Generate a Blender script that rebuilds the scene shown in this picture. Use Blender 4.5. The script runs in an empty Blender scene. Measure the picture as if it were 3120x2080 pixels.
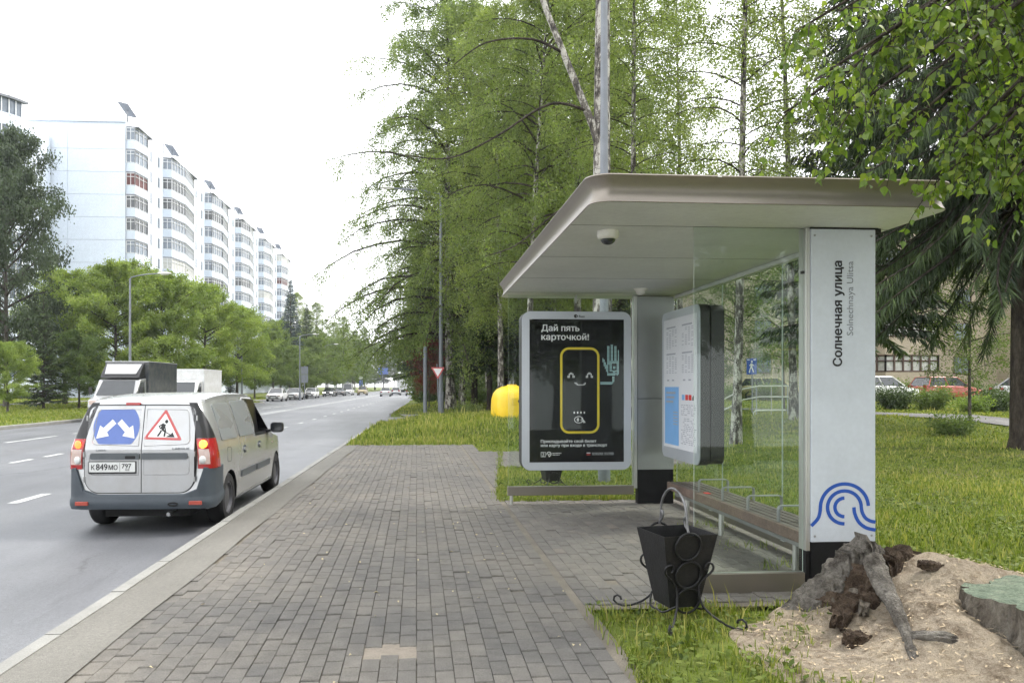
import bpy, bmesh, math, random
import numpy as np
from mathutils import Matrix, Vector
R = math.radians
PI = math.pi
scene = bpy.context.scene
COL = scene.collection

# ------------------------------------------------------------------ camera
cam_data = bpy.data.cameras.new("camera")
cam_data.sensor_width = 36.0
cam_data.lens = 27.55
cam_data.shift_x = 0.0329
cam_data.shift_y = 0.0438
cam_data.clip_start = 0.05
cam_data.clip_end = 3000.0
cam = bpy.data.objects.new("camera", cam_data)
cam.location = (0.0, 0.0, 1.52)
cam.rotation_euler = (R(90), 0.0, R(-4.5))
COL.objects.link(cam)
scene.camera = cam

# ------------------------------------------------------------------ sky: bright overcast
SUN_EL, SUN_AZ = 50.0, 72.0           # degrees; azimuth clockwise from +Y (sun over the wood)
world = bpy.data.worlds.new("World")
scene.world = world
world.use_nodes = True
wn, wl = world.node_tree.nodes, world.node_tree.links
wn.clear()
w_out = wn.new("ShaderNodeOutputWorld")
w_bg = wn.new("ShaderNodeBackground")
w_sky = wn.new("ShaderNodeTexSky")
w_sky.sky_type = 'NISHITA'
w_sky.sun_disc = False
w_sky.sun_elevation = R(SUN_EL)
w_sky.sun_rotation = R(SUN_AZ)
w_sky.dust_density = 4.0
w_mix = wn.new("ShaderNodeMix"); w_mix.data_type = 'RGBA'
w_mix.inputs[0].default_value = 0.90     # thick even cloud over the clear sky
w_mix.inputs[7].default_value = (9.8, 9.9, 10.0, 1.0)
wl.new(w_sky.outputs[0], w_mix.inputs[6])
wl.new(w_mix.outputs[2], w_bg.inputs[0])
w_bg.inputs[1].default_value = 0.13
wl.new(w_bg.outputs[0], w_out.inputs[0])

sun_data = bpy.data.lights.new("sun", 'SUN')
sun_data.energy = 1.5
sun_data.angle = R(12)
sun_data.color = (1.0, 0.95, 0.87)
sun = bpy.data.objects.new("sun", sun_data)
COL.objects.link(sun)
_d = Vector((math.sin(R(SUN_AZ)) * math.cos(R(SUN_EL)), math.cos(R(SUN_AZ)) * math.cos(R(SUN_EL)), math.sin(R(SUN_EL))))
sun.rotation_euler = (-_d).to_track_quat('-Z', 'Y').to_euler()
sun.location = _d * 60

vs = scene.view_settings
vs.view_transform = 'Standard'
vs.look = 'None'
vs.exposure = 1.2
vs.gamma = 1.0
vs.use_curve_mapping = False
cy = scene.cycles
cy.use_denoising = True
cy.use_adaptive_sampling = True
cy.adaptive_threshold = 0.03
cy.adaptive_min_samples = 16
cy.max_bounces = 6
cy.diffuse_bounces = 2
cy.glossy_bounces = 3
cy.transmission_bounces = 4
cy.transparent_max_bounces = 10
cy.volume_bounces = 0
cy.caustics_reflective = False
cy.caustics_refractive = False
cy.sample_clamp_indirect = 6.0

# ------------------------------------------------------------------ materials
M = {}
def nt_new(name):
    m = bpy.data.materials.new(name); m.use_nodes = True
    n, l = m.node_tree.nodes, m.node_tree.links
    p = n["Principled BSDF"]
    return m, n, l, p
def ramp(n, stops):
    r = n.new("ShaderNodeValToRGB")
    e = r.color_ramp.elements
    while len(e) < len(stops): e.new(0.5)
    for el, (pos, c) in zip(e, stops):
        el.position = pos; el.color = (*c, 1.0) if len(c) == 3 else c
    return r
def noise(n, l, vec, scale, detail=4, rough=0.6):
    t = n.new("ShaderNodeTexNoise"); t.inputs["Scale"].default_value = scale
    t.inputs["Detail"].default_value = detail; t.inputs["Roughness"].default_value = rough
    l.new(vec, t.inputs["Vector"]); return t
def mulc(n, l, a, b, fac=1.0, mode='MULTIPLY'):
    m = n.new("ShaderNodeMix"); m.data_type = 'RGBA'; m.blend_type = mode
    m.inputs[0].default_value = fac
    for sock, v in ((m.inputs[6], a), (m.inputs[7], b)):
        if isinstance(v, tuple): sock.default_value = (*v[:3], 1.0)
        else: l.new(v, sock)
    return m.outputs[2]
def mat(name, col, rough=0.6, metal=0.0, var=0.12, scale=6.0, bump=0.0, bscale=60.0, spec=0.5, world=False, fine=0.0, fscale=90.0, coat=0.0):
    m, n, l, p = nt_new(name)
    if world:
        g = n.new("ShaderNodeNewGeometry"); vec = g.outputs["Position"]
    else:
        g = n.new("ShaderNodeTexCoord"); vec = g.outputs["Object"]
    t = noise(n, l, vec, scale)
    lo, hi = 1 - var, 1 + var
    r = ramp(n, [(0.3, (lo,) * 3), (0.7, (hi,) * 3)])
    l.new(t.outputs[0], r.inputs[0])
    c = mulc(n, l, tuple(col), r.outputs[0])
    if fine:
        t2 = noise(n, l, vec, fscale, 2)
        r2 = ramp(n, [(0.3, (1 - fine,) * 3), (0.7, (1 + fine,) * 3)])
        l.new(t2.outputs[0], r2.inputs[0]); c = mulc(n, l, c, r2.outputs[0])
    l.new(c, p.inputs["Base Color"])
    p.inputs["Roughness"].default_value = rough
    p.inputs["Metallic"].default_value = metal
    p.inputs["Specular IOR Level"].default_value = spec
    p.inputs["Coat Weight"].default_value = coat
    if bump:
        t3 = noise(n, l, vec, bscale, 3)
        b = n.new("ShaderNodeBump"); b.inputs["Strength"].default_value = bump; b.inputs["Distance"].default_value = 0.02
        l.new(t3.outputs[0], b.inputs["Height"]); l.new(b.outputs[0], p.inputs["Normal"])
    M[name] = m
    return m
def emit(name, col, strength, base=(0.3, 0.02, 0.02)):
    m, n, l, p = nt_new(name)
    p.inputs["Base Color"].default_value = (*base, 1)
    p.inputs["Emission Color"].default_value = (*col, 1)
    p.inputs["Emission Strength"].default_value = strength
    p.inputs["Roughness"].default_value = 0.25
    M[name] = m
def glass(name, tint=(0.93, 0.97, 0.95), refl=1.0, dirt=0.04, rough=0.02):
    """Thin pane: see-through tint plus a Fresnel reflection and a little dust."""
    m, n, l, p = nt_new(name)
    n.remove(p); out = n["Material Output"]
    tr = n.new("ShaderNodeBsdfTransparent"); tr.inputs[0].default_value = (*tint, 1)
    gl = n.new("ShaderNodeBsdfGlossy"); gl.inputs["Roughness"].default_value = rough
    gl.inputs[0].default_value = (0.95, 1.0, 0.98, 1)
    fr = n.new("ShaderNodeFresnel"); fr.inputs[0].default_value = 1.45
    mm = n.new("ShaderNodeMath"); mm.operation = 'MULTIPLY'; mm.inputs[1].default_value = refl
    bf = n.new("ShaderNodeNewGeometry"); iv = n.new("ShaderNodeMath"); iv.operation = 'SUBTRACT'; iv.inputs[0].default_value = 1.0
    l.new(bf.outputs["Backfacing"], iv.inputs[1])                    # reflect at the outer face only
    m3 = n.new("ShaderNodeMath"); m3.operation = 'MULTIPLY'; l.new(fr.outputs[0], m3.inputs[0]); l.new(iv.outputs[0], m3.inputs[1])
    l.new(m3.outputs[0], mm.inputs[0])
    mx = n.new("ShaderNodeMixShader"); l.new(mm.outputs[0], mx.inputs[0]); l.new(tr.outputs[0], mx.inputs[1]); l.new(gl.outputs[0], mx.inputs[2])
    df = n.new("ShaderNodeBsdfDiffuse"); df.inputs[0].default_value = (0.55, 0.57, 0.52, 1)
    g = n.new("ShaderNodeNewGeometry"); t = noise(n, l, g.outputs["Position"], 2.2, 6, 0.7)
    r = ramp(n, [(0.35, (0, 0, 0)), (0.8, (dirt * 2,) * 3)]); l.new(t.outputs[0], r.inputs[0])
    m2 = n.new("ShaderNodeMixShader"); l.new(r.outputs[0], m2.inputs[0]); l.new(mx.outputs[0], m2.inputs[1]); l.new(df.outputs[0], m2.inputs[2])
    l.new(m2.outputs[0], out.inputs[0])
    M[name] = m
def foliage(name, base, dark, light, trans=0.35, rough=0.55, attr="tone"):
    """Leaf colour driven by a per-leaf tone attribute; some light passes through the leaves."""
    m, n, l, p = nt_new(name)
    out = n["Material Output"]
    a = n.new("ShaderNodeAttribute"); a.attribute_name = attr
    r = ramp(n, [(0.0, dark), (0.5, base), (1.0, light)]); l.new(a.outputs["Fac"], r.inputs[0])
    oi = n.new("ShaderNodeObjectInfo")
    rr = ramp(n, [(0.0, (0.82, 0.86, 0.85)), (1.0, (1.15, 1.1, 1.0))]); l.new(oi.outputs["Random"], rr.inputs[0])
    c = mulc(n, l, r.outputs[0], rr.outputs[0])
    l.new(c, p.inputs["Base Color"]); p.inputs["Roughness"].default_value = rough
    p.inputs["Specular IOR Level"].default_value = 0.35
    tl = n.new("ShaderNodeBsdfTranslucent"); l.new(mulc(n, l, c, (1.3, 1.45, 0.6)), tl.inputs[0])
    mx = n.new("ShaderNodeMixShader"); mx.inputs[0].default_value = trans
    l.new(p.outputs[0], mx.inputs[1]); l.new(tl.outputs[0], mx.inputs[2]); l.new(mx.outputs[0], out.inputs[0])
    M[name] = m

mat("kerb_stone", (0.25, 0.247, 0.232), 0.85, var=0.14, scale=3, fine=0.14, bump=0.25, world=True)
mat("steel_grey", (0.34, 0.35, 0.355), 0.42, metal=0.75, var=0.06, scale=3)
mat("galvanised", (0.20, 0.215, 0.24), 0.6, metal=0.3, var=0.1, scale=5, fine=0.06)
mat("aluminium", (0.55, 0.55, 0.53), 0.38, metal=0.8, var=0.06, scale=2, fine=0.05, fscale=200)
mat("fascia_bronze", (0.25, 0.225, 0.195), 0.42, metal=0.7, var=0.05, scale=1.5, fine=0.05, fscale=260)
mat("soffit_white", (0.76, 0.78, 0.78), 0.5, var=0.06, scale=2.0, fine=0.04, fscale=20)
mat("panel_white", (0.55, 0.59, 0.655), 0.34, var=0.06, scale=2.6, fine=0.03, fscale=30)
mat("black_paint", (0.010, 0.010, 0.011), 0.7, var=0.35, scale=7, fine=0.3, fscale=120, spec=0.25)
mat("black_plastic", (0.018, 0.018, 0.02), 0.45, var=0.1)
mat("iron_black", (0.012, 0.012, 0.013), 0.5, var=0.35, scale=14, fine=0.35, fscale=70, bump=0.12, bscale=50, spec=0.3)
mat("iron_worn", (0.17, 0.17, 0.175), 0.45, metal=0.6, var=0.4, scale=20)
mat("frame_silver", (0.50, 0.53, 0.58), 0.3, metal=0.35, var=0.03, scale=2)
mat("poster_black", (0.008, 0.008, 0.010), 0.25, var=0.1, spec=0.2)
mat("print_white", (0.78, 0.78, 0.78), 0.5, var=0.02)
mat("print_black", (0.012, 0.012, 0.014), 0.5, var=0.02)
mat("print_grey", (0.17, 0.18, 0.20), 0.5, var=0.02)
mat("print_pale", (0.36, 0.38, 0.44), 0.5, var=0.02)
mat("print_yellow", (0.72, 0.56, 0.03), 0.5, var=0.03)
mat("print_cyan", (0.42, 0.66, 0.66), 0.5, var=0.03)
mat("print_blue", (0.008, 0.075, 0.40), 0.4, var=0.03)
mat("print_skyblue", (0.20, 0.42, 0.75), 0.5, var=0.05)
mat("print_red", (0.60, 0.04, 0.04), 0.5, var=0.05)
mat("paper", (0.70, 0.72, 0.76), 0.45, var=0.03, scale=3)
mat("plastic_white", (0.70, 0.69, 0.64), 0.4, var=0.03)
mat("wood_bench", (0.125, 0.088, 0.070), 0.6, var=0.2, scale=6, fine=0.2, fscale=40)
mat("slat_dark", (0.105, 0.088, 0.078), 0.5, var=0.2, scale=6)
mat("tyre", (0.016, 0.016, 0.017), 0.85, var=0.15, scale=12)
mat("wheel_rim", (0.10, 0.10, 0.11), 0.55, metal=0.4, var=0.1)
mat("car_black", (0.015, 0.015, 0.017), 0.3, var=0.05)
mat("car_glass", (0.025, 0.030, 0.035), 0.06, var=0.1, spec=0.8)
mat("bumper_grey", (0.050, 0.062, 0.076), 0.55, var=0.12, scale=3, fine=0.06)
mat("strip_grey", (0.085, 0.095, 0.105), 0.5, var=0.08)
mat("gap_black", (0.012, 0.012, 0.012), 0.8, var=0.02)
mat("lens_red", (0.32, 0.012, 0.012), 0.16, var=0.08, coat=0.6)
mat("lens_clear", (0.55, 0.42, 0.38), 0.14, var=0.08, coat=0.6)
mat("reflector_red", (0.36, 0.06, 0.04), 0.3, var=0.1)
mat("sign_blue", (0.105, 0.17, 0.45), 0.4, var=0.03)
mat("sign_red", (0.52, 0.09, 0.09), 0.4, var=0.03)
mat("plate_white", (0.66, 0.67, 0.66), 0.4, var=0.04)
mat("bell_yellow", (0.78, 0.52, 0.012), 0.42, var=0.08, scale=2, fine=0.04)
emit("tail_lit", (1.0, 0.10, 0.02), 2.6)
emit("tail_lit_orange", (1.0, 0.30, 0.03), 3.4)
emit("headlamp_lit", (1.0, 0.97, 0.9), 6.0, (0.8, 0.8, 0.8))
glass("pane_glass", (0.93, 0.965, 0.945), 0.9, 0.012)
glass("cover_glass", (0.97, 0.98, 0.98), 0.65, 0.006)
mat("pane_edge", (0.40, 0.46, 0.41), 0.3, var=0.1, spec=0.6)
glass("car_clear", (0.55, 0.60, 0.60), 1.3, 0.02)

# vehicle paints; the van's blind side panels get a duller, darker grey
def paint(name, col, rough=0.32, metal=0.35, dirt=(0.30, 0.27, 0.23), dz=0.75, dw=0.35):
    m, n, l, p = nt_new(name)
    tc = n.new("ShaderNodeTexCoord")
    t = noise(n, l, tc.outputs["Object"], 3.5, 6, 0.65)
    r = ramp(n, [(0.38, (0, 0, 0)), (0.75, (0.75,) * 3)]); l.new(t.outputs[0], r.inputs[0])
    m1 = n.new("ShaderNodeMix"); m1.data_type = 'RGBA'
    l.new(r.outputs[0], m1.inputs[0]); m1.inputs[6].default_value = (*col, 1); m1.inputs[7].default_value = (*[c * 0.5 + d * 0.5 for c, d in zip(col, dirt)], 1)
    l.new(m1.outputs[2], p.inputs["Base Color"])
    p.inputs["Roughness"].default_value = rough; p.inputs["Metallic"].default_value = metal
    p.inputs["Coat Weight"].default_value = 0.35; p.inputs["Coat Roughness"].default_value = 0.12
    M[name] = m
paint("van_silver", (0.44, 0.45, 0.46), 0.26, 0.5)
paint("van_panel_grey", (0.22, 0.24, 0.25), 0.5, 0.15)
paint("car_white", (0.72, 0.73, 0.74), 0.25, 0.0)
paint("car_silver", (0.42, 0.43, 0.44), 0.3, 0.5)
paint("car_dark", (0.035, 0.040, 0.050), 0.25, 0.2)
paint("car_beige", (0.42, 0.34, 0.18), 0.35, 0.1)
paint("car_red", (0.42, 0.07, 0.05), 0.3, 0.1)
paint("box_dark", (0.050, 0.060, 0.068), 0.5, 0.1)
paint("box_white", (0.68, 0.69, 0.70), 0.45, 0.0)

# ------------------------------------------------------------------ mesh builder
class MB:
    def __init__(s): s.v = []; s.f = []; s.m = []
    def add(s, vs, fs, mi=0, T=None):
        o = len(s.v)
        s.v += [tuple(T @ Vector(v)) for v in vs] if T else [tuple(v) for v in vs]
        for f in fs: s.f.append([i + o for i in f]); s.m.append(mi)
        return s
    def box(s, a, b, mi=0, T=None):
        (x0, y0, z0), (x1, y1, z1) = a, b
        vs = [(x0, y0, z0), (x1, y0, z0), (x1, y1, z0), (x0, y1, z0), (x0, y0, z1), (x1, y0, z1), (x1, y1, z1), (x0, y1, z1)]
        return s.add(vs, [(0, 3, 2, 1), (4, 5, 6, 7), (0, 1, 5, 4), (1, 2, 6, 5), (2, 3, 7, 6), (3, 0, 4, 7)], mi, T)
    def cbox(s, c, d, mi=0, T=None):
        return s.box([c[i] - d[i] / 2 for i in range(3)], [c[i] + d[i] / 2 for i in range(3)], mi, T)
    def prism(s, poly, h0, h1, axis='z', mi=0, T=None, cap0=True):
        """poly: counter-clockwise (a, b) points; extruded along axis from h0 to h1."""
        def P(a, b, h):
            return {'z': (a, b, h), 'y': (a, h, b), 'x': (h, a, b)}[axis]
        n = len(poly)
        vs = [P(a, b, h0) for a, b in poly] + [P(a, b, h1) for a, b in poly]
        fs = [[i, (i + 1) % n, n + (i + 1) % n, n + i] for i in range(n)]
        fs.append(list(range(n, 2 * n)))
        if cap0: fs.append(list(range(n - 1, -1, -1)))
        if axis == 'y': fs = [f[::-1] for f in fs]
        return s.add(vs, fs, mi, T)
    def tube(s, pts, rad, n=8, mi=0, caps=True, T=None):
        pts = [Vector(p) for p in pts]
        if not hasattr(rad, '__len__'): rad = [rad] * len(pts)
        vs, fs = [], []
        t0 = (pts[1] - pts[0]).normalized()
        up = Vector((0, 0, 1)) if abs(t0.z) < 0.9 else Vector((1, 0, 0))
        a = t0.cross(up).normalized()
        for i, p in enumerate(pts):
            t = (pts[min(i + 1, len(pts) - 1)] - pts[max(i - 1, 0)]).normalized()
            a = (a - t * a.dot(t))
            a = a.normalized() if a.length > 1e-6 else t.orthogonal().normalized()
            b = t.cross(a)
            for k in range(n):
                w = 2 * PI * k / n
                vs.append(p + (a * math.cos(w) + b * math.sin(w)) * rad[i])
        for i in range(len(pts) - 1):
            for k in range(n):
                fs.append([i * n + k, i * n + (k + 1) % n, (i + 1) * n + (k + 1) % n, (i + 1) * n + k])
        if caps:
            fs.append(list(range(n - 1, -1, -1))); fs.append([len(vs) - n + k for k in range(n)])
        return s.add(vs, fs, mi, T)
    def lathe(s, prof, n=24, mi=0, c=(0, 0, 0), T=None, sx=1.0, sy=1.0):
        vs, fs = [], []
        for r, z in prof:
            for k in range(n):
                w = 2 * PI * k / n
                vs.append((c[0] + r * math.cos(w) * sx, c[1] + r * math.sin(w) * sy, c[2] + z))
        for i in range(len(prof) - 1):
            for k in range(n):
                fs.append([i * n + k, i * n + (k + 1) % n, (i + 1) * n + (k + 1) % n, (i + 1) * n + k])
        fs.append(list(range(n - 1, -1, -1))); fs.append([len(vs) - n + k for k in range(n)])
        return s.add(vs, fs, mi, T)
    def loft(s, rings, mi=0, cap=True, closed=True, T=None):
        n = len(rings[0]); vs = [p for r in rings for p in r]; fs = []
        for i in range(len(rings) - 1):
            for k in range(n if closed else n - 1):
                fs.append([i * n + k, i * n + (k + 1) % n, (i + 1) * n + (k + 1) % n, (i + 1) * n + k])
        if cap and closed:
            fs.append(list(range(n - 1, -1, -1))); fs.append([(len(rings) - 1) * n + k for k in range(n)])
        return s.add(vs, fs, mi, T)
    def mesh(s, name, mats, smooth=None):
        me = bpy.data.meshes.new(name)
        me.from_pydata(s.v, [], s.f)
        if not isinstance(mats, (list, tuple)): mats = [mats]
        for m in mats: me.materials.append(M[m] if isinstance(m, str) else m)
        if len(mats) > 1: me.polygons.foreach_set("material_index", s.m)
        if smooth is not None:
            me.polygons.foreach_set("use_smooth", [True] * len(me.polygons))
            me.set_sharp_from_angle(angle=R(smooth))
        me.update()
        return me
    def build(s, name, mats, parent=None, smooth=None, bevel=0.0, seg=2, loc=None):
        return link(name, s.mesh(name, mats, smooth), parent, bevel, seg, loc)
def link(name, me, parent=None, bevel=0.0, seg=2, loc=None):
    o = bpy.data.objects.new(name, me); COL.objects.link(o)
    if parent is not None: o.parent = parent
    if loc is not None: o.location = loc
    if bevel:
        b = o.modifiers.new("bevel", 'BEVEL'); b.width = bevel; b.segments = seg; b.limit_method = 'ANGLE'; b.angle_limit = R(35)
        b.harden_normals = False
    return o
def tag(o, label=None, cat=None, group=None, kind=None):
    if label: o["label"] = label
    if cat: o["category"] = cat
    if group: o["group"] = group
    if kind: o["kind"] = kind
    return o
def thing(name, label, cat, loc=(0, 0, 0), rz=0.0, group=None, s=1.0):
    o = bpy.data.objects.new(name, None); o.empty_display_size = 0.2; COL.objects.link(o)
    o.location = loc; o.rotation_euler = (0, 0, rz); o.scale = (s, s, s) if not hasattr(s, '__len__') else s
    return tag(o, label, cat, group)
def copy_tree(o, parent=None):
    c = o.copy(); COL.objects.link(c)
    if parent is not None: c.parent = parent
    for ch in list(o.children): copy_tree(ch, c)
    return c
def rrect(w, h, r, n=5, cx=0.0, cy=0.0):
    pts = []
    for (sx, sy, a0) in ((1, -1, -90), (1, 1, 0), (-1, 1, 90), (-1, -1, 180)):
        for k in range(n + 1):
            a = R(a0 + 90 * k / n)
            pts.append((cx + sx * (w / 2 - r) + r * math.cos(a), cy + sy * (h / 2 - r) + r * math.sin(a)))
    return pts
def arc(cx, cy, r, a0, a1, n=16):
    return [(cx + r * math.cos(R(a0 + (a1 - a0) * k / n)), cy + r * math.sin(R(a0 + (a1 - a0) * k / n))) for k in range(n + 1)]
def ribbon2d(pts, w):
    """Outline of a flat stroke of width w along 2-D points (quads)."""
    L, Rr = [], []
    for i, p in enumerate(pts):
        a = pts[max(i - 1, 0)]; b = pts[min(i + 1, len(pts) - 1)]
        dx, dy = b[0] - a[0], b[1] - a[1]; d = math.hypot(dx, dy) or 1
        nx, ny = -dy / d * w / 2, dx / d * w / 2
        L.append((p[0] + nx, p[1] + ny)); Rr.append((p[0] - nx, p[1] - ny))
    return L, Rr
def stroke(mb, pts, w, f, mi=0):
    """Flat stroke; f maps the 2-D point to 3-D."""
    L, Rr = ribbon2d(pts, w)
    n = len(pts)
    mb.add([f(*p) for p in L] + [f(*p) for p in Rr], [[i, n + i, n + i + 1, i + 1] for i in range(n - 1)], mi)
def text_mesh(name, body, size, material, bold=0.0, align='LEFT', spacing=1.0, line=1.0):
    """Letters as flat faces: every outline is filled on its own, with the holes that lie inside it."""
    c = bpy.data.curves.new(name, 'FONT'); c.body = body; c.size = size; c.align_x = align
    c.space_character = spacing; c.resolution_u = 3; c.space_line = line; c.fill_mode = 'NONE'
    o = bpy.data.objects.new(name, c); COL.objects.link(o)
    dg = bpy.context.evaluated_depsgraph_get()
    em = bpy.data.meshes.new_from_object(o.evaluated_get(dg))
    bpy.data.objects.remove(o); bpy.data.curves.remove(c)
    nb = {}
    for e in em.edges:
        i, j = e.vertices; nb.setdefault(i, []).append(j); nb.setdefault(j, []).append(i)
    seen, loops = set(), []
    for i0 in range(len(em.vertices)):
        if i0 in seen or i0 not in nb: continue
        L, prev, cur = [i0], None, i0
        seen.add(i0)
        while True:
            nx = [k for k in nb[cur] if k not in seen]
            if not nx: break
            step = i0 + len(L) if (i0 + len(L)) in nx else nx[0]
            seen.add(step); L.append(step); cur = step
        loops.append([em.vertices[k].co.to_2d() for k in L])
    bpy.data.meshes.remove(em)
    from mathutils.geometry import delaunay_2d_cdt
    P, E = [], []
    for L in loops:
        k0 = len(P); P += L; E += [(k0 + i, k0 + (i + 1) % len(L)) for i in range(len(L))]
    vo, _, fo, _, _, _ = delaunay_2d_cdt([Vector(p) for p in P], E, [], 0, 1e-6)
    A = np.array([P[i] for i, _ in E]); B = np.array([P[j] for _, j in E])
    cen = np.array([(vo[f[0]] + vo[f[1]] + vo[f[2]]) / 3 for f in fo])
    up = (A[:, 1] <= cen[:, 1:2]) & (B[:, 1] > cen[:, 1:2]); dn = (A[:, 1] > cen[:, 1:2]) & (B[:, 1] <= cen[:, 1:2])
    side = (B[:, 0] - A[:, 0]) * (cen[:, 1:2] - A[:, 1]) - (cen[:, 0:1] - A[:, 0]) * (B[:, 1] - A[:, 1])
    wind = (up & (side > 0)).sum(1).astype(int) - (dn & (side < 0)).sum(1).astype(int)
    keep = [f for f, w in zip(fo, wind) if w != 0]
    V, F_ = [], []
    shifts = ((0, 0, 0),) if not bold else ((0, 0, 0), (-bold, 0, 0.0004), (bold, 0, 0.0008), (0, bold * 0.6, 0.0012), (0, -bold * 0.6, 0.0016))
    for dx, dy, dz in shifts:
        k0 = len(V); V += [(p.x + dx, p.y + dy, dz) for p in vo]; F_ += [[k0 + k for k in f] for f in keep]
    me = bpy.data.meshes.new(name); me.from_pydata(V, [], F_); me.materials.append(M[material])
    return me
def put_text(name, body, size, material, parent, T, **k):
    me = text_mesh(name, body, size, material, **k); me.transform(T)
    return link(name, me, parent)
# text plane looking towards -Y (read from the camera side)
FACE_Y = Matrix(((1, 0, 0, 0), (0, 0, -1, 0), (0, 1, 0, 0), (0, 0, 0, 1)))
def sstep(a, b, x):
    t = min(1.0, max(0.0, (x - a) / (b - a))); return t * t * (3 - 2 * t)

# ================================================================== THE SETTING
rng = np.random.default_rng(7)
rnd = random.Random(11)
def xk(y): return -2.40 + 0.02 * y                      # road edge of the near kerb
def left_w(y): return 14.0 + 3.2 * sstep(78, 84, y)      # width of the carriageway
def in_paving(x, y):
    s = x - xk(y)
    if s < 0.15 or y > 20.4: return False
    if y < 5.3: return x < 1.16 + 0.05 * math.sin(y * 3)
    if y < 10.35: return x < 3.52
    if y < 14.8: return x < 1.05 + (y - 10.3) * 0.11
    if y < 18.3: return x < 6.2
    return x < 1.46
PATH = [(24.5, 14), (21.5, 20), (19.4, 27), (17.4, 33), (14, 38.5), (9, 42), (3, 44)]
def path_dist(x, y):
    best = 1e9
    for (ax, ay), (bx, by) in zip(PATH, PATH[1:]):
        dx, dy = bx - ax, by - ay; t = min(1, max(0, ((x - ax) * dx + (y - ay) * dy) / (dx * dx + dy * dy)))
        best = min(best, math.hypot(x - ax - t * dx, y - ay - t * dy))
    return best
def lawn_z(x, y):
    """Height of the ground right of the near kerb."""
    s = x - xk(y)
    z = 0.42 * sstep(20.2, 28, y) * sstep(0.2, 2.6, s) * (1 - sstep(30, 33, y) * (1 - sstep(2, 9, x)))
    z = max(z, 0.6 * sstep(24, 46, y) * sstep(3, 9, x), 0.35 * sstep(43, 50, y) * sstep(0.1, 2.5, s))
    if x > 3.4 and y < 30: z += 0.03 * math.sin(x * 1.3) * math.cos(y * 0.9) * sstep(3.6, 6, x)
    return z
def side_road(x, y): return 33.2 < y < 42.8 and x < 9
def ground_z(x, y):
    s = x - xk(y)
    if s < -left_w(y) - 0.15:
        d = -left_w(y) - s
        return 0.10 * sstep(1, 14, d) + 0.5 * sstep(30, 90, d)
    if s < 0.15: return -0.25
    if in_paving(x, y): return -0.075
    if side_road(x, y): return -0.22
    return lawn_z(x, y)

# ---- ground sheet to the horizon
def make_ground():
    m, n, l, p = nt_new("ground_turf")
    g = n.new("ShaderNodeNewGeometry"); P = g.outputs["Position"]
    a = noise(n, l, P, 0.35, 5); b = noise(n, l, P, 9, 6, 0.75)
    r1 = ramp(n, [(0.30, (0.085, 0.105, 0.028)), (0.50, (0.130, 0.165, 0.036)), (0.62, (0.165, 0.175, 0.060)), (0.75, (0.17, 0.14, 0.085))])
    l.new(a.outputs[0], r1.inputs[0])
    r2 = ramp(n, [(0.25, (0.45,) * 3), (0.55, (1.0,) * 3), (0.8, (1.5, 1.45, 1.2))]); l.new(b.outputs[0], r2.inputs[0])
    l.new(mulc(n, l, r1.outputs[0], r2.outputs[0]), p.inputs["Base Color"])
    p.inputs["Roughness"].default_value = 0.95; p.inputs["Specular IOR Level"].default_value = 0.1
    bp = n.new("ShaderNodeBump"); bp.inputs["Strength"].default_value = 0.8; bp.inputs["Distance"].default_value = 0.05
    l.new(b.outputs[0], bp.inputs["Height"]); l.new(bp.outputs[0], p.inputs["Normal"])
    M["ground_turf"] = m
    ys = list(np.arange(-8, 56, 0.5)) + list(np.arange(56, 200, 4)) + [220, 260, 320, 450, 700, 1200]
    left_d = [600, 300, 150, 90, 60, 40, 30, 22, 15, 10, 6, 3, 1, 0.3, 0.0]
    right_d = list(np.arange(0, 4.5, 0.1)) + list(np.arange(4.5, 36, 0.6)) + [40, 50, 65, 90, 150, 300, 600]
    rows = []
    for y in ys:
        k = xk(y); L = left_w(y); row = []
        for d in left_d: x = k - L - 0.151 - d; row.append((x, y, ground_z(x, y)))
        row.append((k - L - 0.150, y, -0.25)); row.append((k + 0.148, y, -0.25))
        for d in right_d: x = k + 0.151 + d; row.append((x, y, ground_z(x, y)))
        rows.append(row)
    mb = MB(); nx = len(rows[0])
    mb.add([p_ for r in rows for p_ in r], [[j * nx + i, j * nx + i + 1, (j + 1) * nx + i + 1, (j + 1) * nx + i] for j in range(len(rows) - 1) for i in range(nx - 1)])
    o = mb.build("ground", "ground_turf", smooth=40)
    tag(o, "grassy ground either side of the road", kind="structure")
make_ground()

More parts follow.
